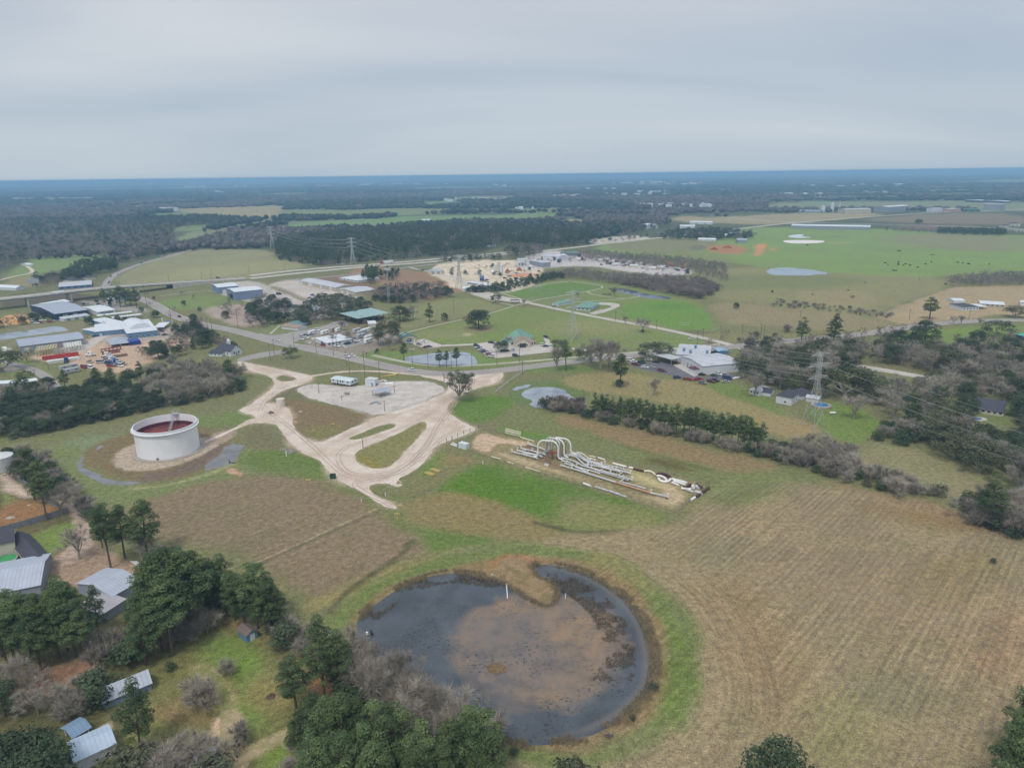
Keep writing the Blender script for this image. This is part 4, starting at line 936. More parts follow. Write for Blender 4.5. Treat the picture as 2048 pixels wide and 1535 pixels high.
# smaller white tank on the dirt
def small_tank():
 c = P(562, 812); R_ = (P(554, 811) - P(570, 811)).length / 2 * 1.02; h = hgt(562, 814, 799)
 o = empty('small_tank', (c.x, c.y, 0), 0, 'small weathered white cylinder tank on the dirt pad left of the gravel lot', 'storage tank')
 b = MB(); b.lathe([(R_, 0), (R_, h)], 28); b.build('shell', mat('old_white', srgb(222,214,204,.92), .6, var=.08, dirt=((.4, .3, .22), .6)), o)
 b = MB(); b.lathe([(R_ + .05, h), (R_ * .5, h + .25), (.01, h + .35)], 28); b.build('roof', mat('old_white_roof', srgb(214,200,186,.92), .6, var=.1), o)
small_tank()
def bin_():
 c = P(4, 938); R_ = 5.0; h = hgt(4, 945, 918); o = empty('grain_bin', (c.x, c.y, 0), 0, 'pale round bin with a low cone roof at the left edge', 'bin')
 b = MB(); b.lathe([(R_, 0), (R_, h)], 30); b.build('wall', mat('bin_steel', srgb(206,208,206,.9), .5, .1, var=.06, stripes=(2, .9, .12)), o)
 b = MB(); b.lathe([(R_ + .2, h), (.6, h + 1.6), (.01, h + 1.7)], 30); b.build('roof', mat('bin_roof', srgb(216,218,216,.9), .5, .1, var=.06), o)
bin_()
# ------------------------------------------------------------------ pipe yard
M_PIPE = mat('pipe_grey_white', (0.56, 0.57, 0.58), 0.5, var=.12, scale=.9, dirt=((.32, .28, .25), .5))
M_PIPEO = mat('pipe_primed', srgb(206,150,116,.9), 0.7, var=.15, scale=1.2, dirt=((.5, .46, .42), .8))
M_CREAM = mat('pipe_cream', srgb(222,216,188,.92), 0.6, var=.08)
M_BRN = mat('pipe_rust', srgb(92,62,58,.9), 0.8, var=.25)
M_WHP = mat('pipe_white', (0.78, 0.77, 0.74), 0.5, var=.06)
M_SUP = mat('support_brown', srgb(120,96,84,.9), 0.7, var=.15)
def PZ(px, py, z): return P(px, py, z)
YG = 'pipes of the pipe yard'
def flange(b, p, d, r):
 d = Vector(d).normalized(); b.tube(Vector(p) - d * .12, Vector(p) + d * .12, r * 1.7, r * 1.7, 10)
def run(pxs, z, r, label, m=M_PIPE, ends=(True, True), valves=(), smooth=2, name='pipeline'):
 w = [PZ(x, y, z) for x, y in smooth_px(pxs, False, smooth)]; o = empty(name, (w[0].x, w[0].y, 0), 0, label, 'pipeline', YG)
 loc = lambda p: Vector(p) - Vector((w[0].x, w[0].y, 0)); W2 = [loc(p) for p in w]
 b = MB(); b.path(W2, r, 9); b.build('pipe', m, o, smooth=True)
 b = MB(); d0 = W2[1] - W2[0]; d1 = W2[-1] - W2[-2]
 if ends[0]: flange(b, W2[0], d0, r)
 if ends[1]: flange(b, W2[-1], d1, r)
 acc = 0
 for i in range(1, len(W2)):
  acc += (W2[i] - W2[i - 1]).length
  if acc > 5: flange(b, W2[i], W2[i] - W2[i - 1], r * .85); acc = 0
 b.parts('flange', m, o)
 b = MB(); acc = 0
 for i in range(1, len(W2)):
  L = (W2[i] - W2[i - 1]).length; acc += L
  if acc > 6: b.box((W2[i].x, W2[i].y, z / 2 - r / 2), (.5, .5, z - r)); acc = 0
 if b.v: b.parts('support', M_SUP, o)
 for f in valves:
  q = W2[0].lerp(W2[-1], f) if len(W2) == 2 else W2[int(f * (len(W2) - 1))]
  b = MB(); b.tube(q - Vector((0, 0, .2)), q + Vector((0, 0, 1.2)), r * .9, r * .5, 8); b.path([q + Vector((.5 * math.cos(t), .5 * math.sin(t), 1.3)) for t in np.linspace(0, 6.28, 13)], .06, 4); b.build('valve', M_WHP, o)
 return o
R1 = .36
run([(1024,903),(1050,909),(1075,916)], .9, R1, 'front straight pipe leading to the left foot of the nearest arch', valves=(0, .6))
run([(1042,896),(1068,902),(1092,909)], .9, R1, 'second straight pipe behind the front one, left of the arches', valves=(0, .5))
run([(1046,905),(1066,909),(1085,913)], .9, .3, 'thin pipe between the two front pipes left of the arches', valves=(0,))
run([(1056,888),(1075,893),(1092,900)], .9, R1, 'hindmost straight pipe left of the arches', valves=(0,))
run([(1122,930),(1142,936),(1160,941),(1177,947),(1204,955),(1232,964)], .9, R1, 'long front pipe right of the arches, grey part', valves=(.3, .6))
run([(1232,964),(1262,973),(1301,985)], .9, R1, 'orange primed stretch of the long front pipe', M_PIPEO)
run([(1301,985),(1320,989),(1336,993)], .9, R1, 'last grey length of the long front pipe with end valve', valves=(.1, 1.0))
run([(1124,921),(1140,924),(1152,934),(1166,939),(1178,947)], 1.0, .36, 'nearest curving pipe that joins the long front pipe', ends=(True, False))
run([(1126,916),(1148,921),(1162,930),(1177,934),(1194,939),(1213,944),(1235,950),(1264,959)], 1.0, R1, 'middle curving pipe ending at a valve', valves=(.5, .75, 1.0))
run([(1130,909),(1146,911),(1155,915),(1166,927),(1176,931)], 1.0, .36, 'third curving pipe behind the middle one', valves=(1.0,))
run([(1147,905),(1160,909),(1169,917),(1182,922),(1199,928),(1228,937),(1261,946)], 1.0, R1, 'rear curving pipe ending at a valve', valves=(.5, .7, .85, 1.0))
run([(1175,928),(1195,932),(1215,937),(1234,941)], .9, .32, 'short valve-studded pipe beside the rear curving pipe', valves=(.1, .4, .7))
run([(1155,904),(1166,907),(1174,915),(1190,919)], .9, .3, 'thin curved cream pipe at the back of the curving pipes', M_CREAM)
run([(1242,963),(1266,969),(1292,977)], .9, .3, 'short pipe parallel to the orange stretch')
run([(1236,950),(1248,941)], 1.3, .22, 'cross pipe linking the rear and middle pipes')
run([(1240,963),(1252,954)], 1.3, .22, 'cross pipe linking the middle and front pipes')
for i_, (q_, z_, r2_, l_) in enumerate([([(1130,926),(1150,932),(1176,939),(1200,946)],.7,.2,'thin low pipe between the front and nearest curving pipe'),([(1168,932),(1200,943),(1230,952),(1256,960)],.7,.2,'thin low pipe in front of the middle curving pipe'),([(1150,908),(1172,921),(1200,931),(1240,943)],.8,.22,'thin pipe in front of the rear curving pipe'),
  ([(1140,907),(1158,912),(1170,921),(1184,926)],1.0,.3,'fourth curving pipe near the back of the yard'),([(1034,900),(1060,906),(1082,911)],.8,.24,'thin middle pipe left of the arches'),([(1186,923),(1206,927),(1232,933),(1256,940)],.8,.22,'hindmost thin pipe of the valve group')]):
 run(q_, z_, r2_, l_, M_PIPE if i_ % 2 else M_WHP, valves=(.15, .45, .8))
ARCH = [((1076,917),(1116,921),881), ((1092,911),(1120,919),876), ((1098,908),(1128,916),877), ((1104,904),(1141,910),876)]
for i, (l, r_, tp) in enumerate(ARCH):
 a, c = P(*l), P(*r_); hA = hgt((l[0] + r_[0]) / 2, (l[1] + r_[1]) / 2, tp); d = (c - a); L = d.length; d.normalize(); rad = min(L / 2, 2.9); pts = [a + Vector((0, 0, .9)) - d * 2.2, a + Vector((0, 0, .9)) - d * 1.2, a + Vector((0, 0, 1.4)) - d * .3, a + Vector((0, 0, 2.4))]
 for k in range(9):
  t = math.pi - k * math.pi / 16; pts.append(a + d * (rad + rad * math.cos(t)) + Vector((0, 0, hA - rad + rad * math.sin(t))))
 for k in range(9):
  t = math.pi / 2 - k * math.pi / 16; pts.append(c + d * (-rad + rad * math.cos(t)) + Vector((0, 0, hA - rad + rad * math.sin(t))))
 pts += [c + Vector((0, 0, 2.4)), c + Vector((0, 0, 1.4)) + d * .3, c + Vector((0, 0, .9)) + d * 1.2, c + Vector((0, 0, .9)) + d * 2.2]
 o = empty('pipe_arch', a, 0, f'{["nearest","second","third","farthest"][i]} of the four tall white pipe arches', 'pipe arch', 'tall pipe arches')
 b = MB(); b.path([p - a for p in pts], R1, 10); b.build('pipe', M_WHP if i != 1 else M_PIPE, o, smooth=True)
 b = MB()
 for q in (3, 13, 22): flange(b, pts[q] - a, pts[q + 1] - pts[q], R1 * .9)
 b.parts('flange', M_PIPE, o)
def frame():
 b0 = P(1091, 924); o = empty('pipe_support_frame', b0, 0, 'brown steel frame of tall posts holding up the pipe arches', 'steel frame'); b = MB()
 for (x, y) in ((1092,924),(1100,926),(1096,916),(1104,917),(1114,921),(1121,920),(1124,913),(1131,911)):
  p = P(x, y) - b0; hh_ = hgt(x, y, 884 if x < 1110 else 886); b.tube(p, p + Vector((0, 0, hh_)), .16, .16, 5)
 b.parts('post', M_SUP, o); b = MB()
 for (p, q, z) in (((1092,924),(1104,917),8),((1114,921),(1131,911),7.5),((1092,924),(1100,926),3),((1114,921),(1121,920),3),((1100,926),(1104,917),5)):
  b.tube(P(*p) - b0 + Vector((0, 0, z)), P(*q) - b0 + Vector((0, 0, z)), .12, .12, 4)
 b.parts('beam', M_SUP, o); b = MB(); p = P(1106, 918) - b0; b.box((p.x, p.y, 3.0), (3.4, 2.2, .12), .4); b.tube((p.x, p.y, 0), (p.x, p.y, 3), .12, .12, 5); b.build('platform', mat('platform_red', (.25, .05, .045), .7), o)
frame()
for i, (x, y) in enumerate(((1091,930),(1095,931))):
 p = P(x, y); o = empty('drum', p, 0, ['left','right'][i] + ' of the two white drums at the foot of the pipe arches', 'drum', 'drums under the arches')
 b = MB(); b.lathe([(.5, 0), (.5, 1.7), (.01, 1.75)], 12); b.build('barrel', M_WHP, o); b = MB(); b.lathe([(.53, 1.3), (.56, 1.6), (.4, 1.78), (.01, 1.8)], 12); b.build('lid', M_SUP, o)
LP_ = [((982,912.5),(1001.5,917.6),'cream',M_CREAM,.3),((1015,923),(1027,927),'cream',M_CREAM,.28),((1051,934),(1080,942.5),'cream',M_CREAM,.26),((1167,966),(1182,971.5),'white',M_WHP,.45),((1191,973),(1202,976.5),'white',M_PIPE,.45),
       ((1203,977),(1216,981),'white',M_PIPE,.45),((1218,981),(1241,989),'white',M_PIPE,.45),((1242,990),(1253,993.5),'white',M_PIPE,.38),((1041,874),(1068,882),'cream',M_CREAM,.28),((1179,911),(1191,914),'cream',M_CREAM,.26),
       ((1196,914.5),(1210,919),'white',M_WHP,.3),((1226,926),(1253,933),'white',M_WHP,.4),((1258,934),(1267,936),'white',M_WHP,.42),((1267,936.5),(1287,941.5),'brown',M_BRN,.5),((902,888),(914,892),'white',M_WHP,.35),((904,885),(915,889),'white',M_WHP,.3),
       ((1344,957),(1374,965),'white',M_WHP,.45),((1347,961),(1371,969),'white',M_WHP,.45),((1344,964),(1358,970),'white',M_WHP,.4),((1393,993),(1418,975),'brown',M_BRN,.5),((1389,995),(1414,978),'brown',M_BRN,.4),((1382,999),(1390,994),'white',M_WHP,.5)]
for i, (a, c, cn, m_, rr_) in enumerate(LP_):
 A_, C_ = P(*a, rr_), P(*c, rr_); b = MB(); n = Vector((0, 0, 0)); b.path([A_ - A_, C_ - A_], rr_, 10)
 o = b.build('loose_pipe', m_, None, A_, smooth=False); tag(o, f'{cn} loose pipe lying on the ground at the pipe yard edge, {ORD[i]} counted in a ring', 'pipe', 'loose pipes round the pipe yard')
 o['label'] = ['cream pipe by the south fence, leftmost', 'short cream pipe by the south fence', 'long thin cream pipe by the south fence', 'short white pipe, leftmost of the white ones by the south fence', 'first white pipe of the end-to-end line by the south fence', 'second white pipe of the end-to-end line by the south fence',
  'third and longest white pipe of the end-to-end line by the south fence', 'last thin white pipe of the end-to-end line by the south fence', 'cream pipe beside the cream rack at the north fence', 'short cream pipe at the north fence behind the curving pipes', 'white pipe at the north fence behind the curving pipes',
  'long white pipe at the north fence left of the brown one', 'stubby white pipe at the north fence', 'dark brown pipe at the north fence', 'front white pipe beside the small white container', 'rear white pipe beside the small white container', 'rear white pipe of the stack of three by the bends', 'middle white pipe of the stack of three by the bends',
  'short front white pipe of the stack of three', 'outer brown pipe along the east fence of the yard', 'inner brown pipe along the east fence of the yard', 'short white pipe at the south end of the brown pipes'][i]
def bends():
 for i, (pts, m_, rr_, lab) in enumerate([([(1288,942),(1296,941),(1304,943),(1311,949)],M_CREAM,.45,'curved cream pipe at the north fence'),([(1313,951),(1322,951),(1330,955),(1333,960)],M_WHP,.45,'left white bend of the heap of curved pipes'),
   ([(1317,956),(1320,961),(1328,963),(1337,962),(1342,957)],M_WHP,.5,'front white bend of the heap of curved pipes'),([(1312,948),(1325,946),(1338,951),(1342,956)],M_BRN,.6,'brown bend at the back of the heap of curved pipes')]):
  w = [P(x, y, rr_) for x, y in smooth_px(pts, False, 2)]; b = MB(); b.path([p - w[0] for p in w], rr_, 10); o = b.build('pipe_bend', m_, None, w[0], smooth=True); tag(o, lab, 'pipe bend', 'curved pipes in the yard')
bends()
r_ = random.Random(4)
for i in range(9):
 x, y = r_.uniform(1370, 1402), r_.uniform(972, 990); p = P(x, y); a = r_.uniform(0, 3.1); L = r_.uniform(1.5, 4); m_ = [M_BRN, M_WHP, M_PIPE][i % 3]; b = MB(); d = Vector((math.cos(a), math.sin(a), 0)) * L / 2
 b.tube(-d + Vector((0, 0, .5)), d + Vector((0, 0, .5)), .45, .45, 9); flange(b, -d + Vector((0, 0, .5)), d, .4); flange(b, d + Vector((0, 0, .5)), d, .4)
 o = b.build('scrap_pipe', m_, None, (p.x, p.y, 0)); tag(o, 'flanged scrap pipe piece in the heap at the east corner of the yard', 'scrap pipe', 'scrap pipes in the east corner')
def rack():
 p0 = P(1011, 866); o = empty('pipe_rack', p0, 0, 'cream metal rack with two bays at the north fence of the yard', 'rack'); b = MB()
 for (x, y) in ((1011,866),(1024,869),(1040,873)):
  p = P(x, y) - p0; b.tube(p, p + Vector((0, 0, 1.6)), .2, .2, 5); q = P(x + 1, y - 3) - p0; b.tube(q, q + Vector((0, 0, 1.6)), .2, .2, 5)
 b.parts('post', M_CREAM, o); b = MB()
 for z in (.25, 1.6):
  b.tube(P(1011, 866) - p0 + Vector((0, 0, z)), P(1040, 873) - p0 + Vector((0, 0, z)), .25, .25, 5); b.tube(P(1012, 863) - p0 + Vector((0, 0, z)), P(1041, 870) - p0 + Vector((0, 0, z)), .25, .25, 5)
 b.parts('rail', M_CREAM, o)
rack()
# ------------------------------------------------------------------ fences
def fence(pts, label, h=2.0, post=3.0, rails=(1.0, .5, .08), m=None, pr=.04, rr=.018, solid=None, name='fence', wide=.05):
 m = m or M_STEEL; w = [P(*p) for p in pts]; w0 = w[0]; o = empty(name, w0, 0, label, 'fence'); b = MB(); c = MB()
 for A_, B_ in zip(w[:-1], w[1:]):
  L = (B_ - A_).length; n = max(1, int(L / post)); d = B_ - A_; rz = math.atan2(d.y, d.x)
  for i in range(n + (1 if B_ is w[-1] else 0)):
   q = A_ - w0 + d * (i / n)
   if pr > .06: b.box((q.x, q.y, h / 2), (pr * 2, pr * 2, h), rz)
   else: b.tube(q, q + Vector((0, 0, h)), pr, pr, 4)
  mid = (A_ + B_) / 2 - w0
  for f in rails:
   if solid: continue
   if wide > .06: c.box((mid.x, mid.y, h * f - (.08 if f == 1 else 0)), (L, .04, wide), rz)
   else: c.tube(A_ - w0 + Vector((0, 0, h * f)), B_ - w0 + Vector((0, 0, h * f)), rr, rr, 3)
  if solid: c.box((mid.x, mid.y, h / 2), (L, .06, h * .97), rz)
 b.parts('post', m, o); c.parts('panel' if solid else 'rail', m if not solid else solid, o); return o
M_CHAIN = mat('chain_link', (0.16, 0.17, 0.17), 0.6, var=.1)
fence([(20,885),(100,866),(260,829),(400,803),(490,781)], 'dark wire fence at the foot of the wood behind the white tank', 2.4, 4, (1, .75, .5, .25, .05), M_CHAIN, .05, .03)
fence([(958,856),(1005,868),(1062,880),(1140,897),(1200,911),(1300,940),(1418,971)], 'chain link fence along the north side of the pipe yard', 2.2, 3.5, (1, .66, .33, .05), M_CHAIN, .05, .025)
fence([(1418,971),(1350,1027)], 'chain link fence closing the east end of the pipe yard', 2.2, 3, (1, .8, .6, .4, .2, .05), M_CHAIN, .05, .025)
fence([(1350,1027),(1180,977),(1050,940),(970,912),(935,900),(893,885)], 'chain link fence along the south side of the pipe yard', 2.0, 3.5, (1, .66, .33, .05), M_CHAIN, .05, .022)
fence([(893,883),(915,873),(940,863),(957,856)], 'dark post gate fence between the gravel yard and pipe yard', 1.8, 3.2, (1, .5), M_CHAIN, .1, .03)
M_WHF = mat('fence_white', (0.62, 0.62, 0.58), .6, var=.08)
fence([(990.5,786),(1015,766),(1053,740)], 'white board fence climbing from the marsh to the road', 1.5, 2.4, (1, .66, .33), M_WHF, .08, .03, wide=.28)
fence([(1053,740),(1104,733),(1161,725),(1239,712)], 'white board fence running beside the two lane road', 1.5, 2.4, (1, .66, .33), M_WHF, .08, .03, wide=.28)
fence([(685,692),(692,696),(726,688)], 'low solid white fence at the corner of the caravan lot', 2.0, 3, (1,), M_WHF, .08, .03, solid=mat('white_panel', (.66, .68, .66), .6, var=.05), name='panel_fence')
M_GREYF = mat('grey_boards', srgb(132,134,140,.9), .85, var=.15, stripes=(0, .3, .25))
fence([(-10,1068),(60,1049),(137,1026)], 'tall grey board fence beside the dirt yard at the left', 2.4, 2.6, (1,), M_GREYF, .09, .03, solid=M_GREYF, name='panel_fence')
fence([(28,952),(70,985),(120,1020)], 'tall grey board fence behind the pines at the left', 2.2, 2.6, (1,), M_GREYF, .09, .03, solid=M_GREYF, name='panel_fence')
fence([(1740,633),(1830,600),(1912,572)], 'thin dark field fence on the left side of the brown field', 1.4, 6, (1, .5), M_CHAIN, .08, .04)
fence([(1735,882),(1770,868),(1790,850)], 'dark rail fence at the corner of the shaded paddock', 1.4, 3, (1, .5), M_WOOD, .08, .04)
# ------------------------------------------------------------------ power lines
def lattice(b, h, w0, w1, waist=.62, r=.09):
 lv = [0]; z = 0
 while z < h * .985: z += max(2.0, (w0 + (w1 - w0) * min(1, z / (h * waist))) * .95); lv.append(min(z, h))
 def half(z): f = min(1, z / (h * waist)); return (w0 + (w1 - w0) * f) / 2
 for i, z in enumerate(lv[:-1]):
  z2 = lv[i + 1]; a, c = half(z), half(z2); P0 = [(-a, -a, z), (a, -a, z), (a, a, z), (-a, a, z)]; P1 = [(-c, -c, z2), (c, -c, z2), (c, c, z2), (-c, c, z2)]
  for j in range(4):
   k = (j + 1) % 4; b.tube(P0[j], P1[j], r * 1.3, r * 1.3, 4, 0, False); b.tube(P0[j], P1[k], r * .7, r * .7, 3, 0, False); b.tube(P0[k], P1[j], r * .7, r * .7, 3, 0, False); b.tube(P1[j], P1[k], r * .7, r * .7, 3, 0, False)
TWR = [(1625, 852, 704), (1145, 680, 576), (919, 578, 540), (706, 528, 483), (545, 496, 462)]
TH_ = []
tw_h = hgt(*TWR[0]); tdir = (P(1145, 680) - P(1625, 852)); trz = math.atan2(tdir.y, tdir.x)
M_LAT = mat('lattice_steel', (0.50, 0.51, 0.51), .5, .2, var=.08)
LV = (.66, .82, .96)
for i, (x, y, tp) in enumerate(TWR):
 p = P(x, y); h = tw_h; o = empty('transmission_tower', p, trz, ['nearest lattice transmission tower, rising beside the round pool', 'pale lattice transmission tower on the lawn right of the clinic', 'lattice transmission tower by the sand works', 'lattice transmission tower in front of the large pine wood', 'farthest lattice transmission tower at the left corner of the pine wood'][i], 'transmission tower', 'transmission towers of one line')
 rr_ = .07 + .035 * i; b = MB(); lattice(b, h, 7.5, 1.6, .6, rr_); b.build('mast', M_LAT, o)
 for f, aw in zip(LV, (6.6, 7.6, 6.2)):
  b = MB(); z = h * f
  for s in (-1, 1):
   tip = (0, s * aw, z + .4)
   for dx in (-.7, .7): b.tube((dx, s * .7, z + 1.3), tip, rr_, rr_ * .8, 4, 0, False); b.tube((dx, s * .7, z - .2), tip, rr_, rr_ * .8, 4, 0, False)
   for t in (.3, .6): q = s * (.7 + (aw - .7) * t); b.tube((.5 * (1 - t), q, z - .1 + .5 * t), (-.5 * (1 - t), q, z + 1.2 - .8 * t), rr_ * .7, rr_ * .7, 3, 0, False)
  b.build('crossarm', M_LAT, o)
 b = MB()
 for f, aw in zip(LV, (6.6, 7.6, 6.2)):
  for s in (-1, 1): b.tube((0, s * aw, h * f + .4), (0, s * aw, h * f - 1.2), .09, .09, 5)
 b.parts('insulator', M_STEEL, o); TH_.append((p, h))
off = Vector((-tdir.y, tdir.x, 0)).normalized()
pts_t = [TH_[0][0] - tdir.normalized() * 260] + [t[0] for t in TH_]
M_WIRE = mat('power_wire', (0.42, 0.42, 0.42), .5, var=.05)
wi = 0
for s in (-1, 1):
 for f, aw in zip(LV, (6.6, 7.6, 6.2)):
  b = MB(); o_ = off * s * aw
  for k in range(len(pts_t) - 1):
   z = Vector((0, 0, tw_h * f - 1.2)); line3(b, pts_t[k] + o_ + z, pts_t[k + 1] + o_ + z, 7, .05 + .02 * k, 18)
  o = b.build('power_wire', M_WIRE); tag(o, f'{["lower","middle","upper"][LV.index(f)]} power wire on the {"left" if s < 0 else "right"} arms of the transmission towers', 'power wire', 'wires of the transmission line')
  wi += 1
def phonemast():
 p = P(778, 605); h = hgt(778, 605, 537); o = empty('phone_mast', p, .3, 'slender lattice phone mast with antenna ring behind the open shed', 'phone mast'); b = MB(); lattice(b, h, 2.6, 1.1, .9, .09); b.build('mast', M_STEEL, o)
 b = MB()
 for j in range(6): a = j * 1.047; b.tube((0, 0, h - .8), (2.2 * math.cos(a), 2.2 * math.sin(a), h - .8), .07, .07, 4)
 b.path([(2.2 * math.cos(j * 1.047), 2.2 * math.sin(j * 1.047), h - .8) for j in range(7)], .07, 4); b.build('ring', M_STEEL, o)
 b = MB()
 for j in range(9): a = j * .698; b.box((2.4 * math.cos(a), 2.4 * math.sin(a), h - .4), (.3, .5, 2.4), a)
 b.parts('antenna', mat('antenna_white', (.7, .72, .74), .5), o)
phonemast()
PG = 'utility poles along the two lane road'
POLES = [(633,706,684),(667,711,668),(674,700,672),(693,730,700),(699.5,747,714),(730,756,702),(759,754,722),(825,729,692),(856.5,736,703),(888,763,746),(903,738,699),(944,735,706),(994,729,700),(1039,725,697),(1045,748,722),
         (549,711,677),(541,722,687),(589,697,667),(476,655,617),(1394,692,660),(1441,680,652),(1483,680,647),(1521,677,646),(1527,678,648),(1406,675,656),(1313,659,639),(1231,642,622),(908,626,600),(295,621,570),(342,640,612),(405,655,632),(415,654,633),(424,660,636),
         (726,895,877),(769.5,822,800),(789,787,770),(638,787,766),(684,800,790),(72,760,738),(98,740,725),(1600,636,620),(1937,640,620),(1818,640,618),(239,566,546),(243,560,541),(338,564,550),(423,556,538),(499,548,532),(570,541,526),(404,560,545)]
pn = []
for i, (x, y, t) in enumerate(POLES):
 where = ('in the grey gravel lot' if 630 <= x <= 800 and y > 765 and y < 830 else 'on the gravel drive island' if y > 880 else 'in front of the clinic' if 820 <= x <= 1050 else 'near the caravan lot' if 530 <= x < 820
             else 'by the park road' if 1220 <= x <= 1530 else 'along the lane at the far left' if x < 110 else 'by the highway' if y < 570 else 'beside the road at the overpass' if x < 500 else 'by the bend at the right')
 o = pole(x, y, t, None, 'utility poles ' + where, arm=(y < 880)); pn.append((where, x, o))
for wv in set(q[0] for q in pn):
 l = sorted([q for q in pn if q[0] == wv], key=lambda q: q[1])
 for i, q in enumerate(l): q[2]['label'] = (f'wooden utility pole {wv}, {ORD[i]} from the left' if len(l) > 1 else 'lone thin pole ' + wv)
def polewire(seq, hts, name, label, r=.03):
 b = MB()
 for (a, c) in zip(seq[:-1], seq[1:]):
  for dx in (-1.0, 1.0):
   A_, C_ = P(*a[:2]), P(*c[:2]); A_.z = hgt(*a) - .5; C_.z = hgt(*c) - .5; line3(b, A_ + Vector((dx, 0, 0)), C_ + Vector((dx, 0, 0)), 1.2, r, 6)
 o = b.build(name, M_WIRE); tag(o, label, 'wire')
polewire([(589,697,667),(633,706,684),(667,711,668),(693,730,700),(730,756,702),(759,754,722)], 0, 'pole_wire', 'thin wires strung between the poles by the caravan lot')
polewire([(825,729,692),(856.5,736,703),(903,738,699),(944,735,706),(994,729,700),(1039,725,697)], 0, 'pole_wire', 'thin wires strung between the poles in front of the clinic')
polewire([(1394,692,660),(1441,680,652),(1483,680,647),(1521,677,646)], 0, 'pole_wire', 'thin wires strung between the poles behind the workshop')
# ------------------------------------------------------------------ the overpass
def overpass():
 E = [(-120,614,9.8),(-60,606,9.8),(0,600,9.8),(60,593.5,9.8),(120,586.5,9.8),(180,580,9.4),(240,574.5,8.4),(290,571,7.2),(345,567.5,5.2),(400,564,3.2),(450,561,1.2),(500,557.5,.15)]
 near = [P(x, y, z) for x, y, z in E]; n = len(near); o = empty('overpass', (near[3].x, near[3].y, 0), 0, 'long pale concrete overpass on piers at the left edge', 'overpass'); w0 = Vector((near[3].x, near[3].y, 0)); wd = 15
 nr_ = []
 for i in range(n):
  d = (near[min(i + 1, n - 1)] - near[max(i - 1, 0)]); d.z = 0; d.normalize(); nr_.append(Vector((-d.y, d.x, 0)))
 b = MB(); g_ = MB(); rl = MB(); s = MB()
 for i in range(n - 1):
  A_, B_ = near[i] - w0, near[i + 1] - w0; C_, D_ = B_ + nr_[i + 1] * wd, A_ + nr_[i] * wd; t = Vector((0, 0, -.5))
  b.quad([A_, B_, C_, D_]); b.quad([D_ + t, C_ + t, B_ + t, A_ + t]); b.quad([A_ + t, B_ + t, B_, A_]); b.quad([D_, C_, C_ + t, D_ + t])
  for base, sg in ((A_, 0), (D_, 1)):
   e_ = B_ if sg == 0 else C_; nn = (nr_[i] if sg == 0 else -nr_[i]) * .35; u_ = Vector((0, 0, .95)); rl.quad([base, e_, e_ + u_, base + u_]); rl.quad([base + nn, base + nn + u_, e_ + nn + u_, e_ + nn]); rl.quad([base + u_, e_ + u_, e_ + u_ + nn, base + u_ + nn])
  if i < 8:
   for q in (1.2, 4.5, 8, 11.5, 13.6):
    a2, b2 = A_ + nr_[i] * q + t, B_ + nr_[i + 1] * q + t; z1 = Vector((0, 0, -1.0)); nn = nr_[i] * .4
    g_.quad([a2, a2 + z1, b2 + z1, b2]); g_.quad([a2 + nn, b2 + nn, b2 + nn + z1, a2 + nn + z1]); g_.quad([a2 + z1, a2 + nn + z1, b2 + nn + z1, b2 + z1])
  else:
   for base, e_ in ((A_, B_), (D_, C_)): s.quad([Vector((base.x, base.y, -.1)), Vector((e_.x, e_.y, -.1)), e_ + t, base + t])
 b.build('deck', M_CONC, o); g_.build('girders', mat('girder_grey', srgb(120,132,146,.9), .7, var=.1), o); rl.build('parapet', M_CONCW, o); s.build('embankment_wall', M_CONCW, o)
 for i in (1, 2.9, 4.35, 5.6, 6.7):
  k = int(i); f = i - k; A_ = near[k].lerp(near[k + 1], f) - w0; nn = nr_[k]; p = MB(); rz = math.atan2(nn.y, nn.x); zt = A_.z - 1.5
  c = A_ + nn * wd / 2; p.box((c.x, c.y, zt - .45), (wd * .95, 1.4, .9), rz)
  for q in (1.6, wd - 2.5): e_ = A_ + nn * q; p.box((e_.x, e_.y, (zt - .9) / 2), (1.7, 1.4, zt - .9), rz)
  p.build('pier', M_CONCW, o)
overpass()
def billboard():
 p = P(70, 581); o = empty('billboard', p, .2, 'blank grey backed billboard on a post beside the overpass', 'billboard'); b = MB(); b.tube((0, 0, 0), (0, 0, 8.5), .4, .4, 8); b.build('post', M_STEEL, o); b = MB(); b.box((0, 0, 11), (12, .3, 5)); b.build('panel', mat('board_grey', srgb(170,182,190,.9), .6), o); b = MB()
 for x in (-5, -2.5, 0, 2.5, 5): b.box((x, -.25, 11), (.15, .2, 5.4))
 b.parts('rib', M_STEEL, o)
billboard()
# ------------------------------------------------------------------ buildings
RW = roofm('roof_white', (222,226,230)); RWL = roofm('roof_light_grey', (196,198,204)); RG = roofm('roof_blue_grey', (170,176,190)); RGR = roofm('roof_green', (118,158,142)); RTEAL = roofm('roof_teal', (104,134,136))
RDG = roofm('roof_dark_green', (84,124,108)); RD = roofm('roof_shingle_dark', (74,74,84), (1, .5, .12)); RTAN = roofm('roof_shingle_tan', (160,140,124), (1, .5, .12)); RMET = roofm('roof_bare_metal', (182,188,200), (0, 1.1, .25)); RMY = roofm('roof_bare_metal_y', (182,188,200), (1, 1.1, .25))
WW = wallm('wall_white', (214,218,224)); WG = wallm('wall_grey', (150,154,164)); WBG = wallm('wall_blue_grey', (128,142,170)); WT = wallm('wall_tan', (188,180,160)); WN = wallm('wall_navy', (48,62,98)); WC = wallm('wall_cream', (206,200,182)); WBR = wallm('wall_brick', (120,88,76)); WB = wallm('wall_blue', (104,142,178))
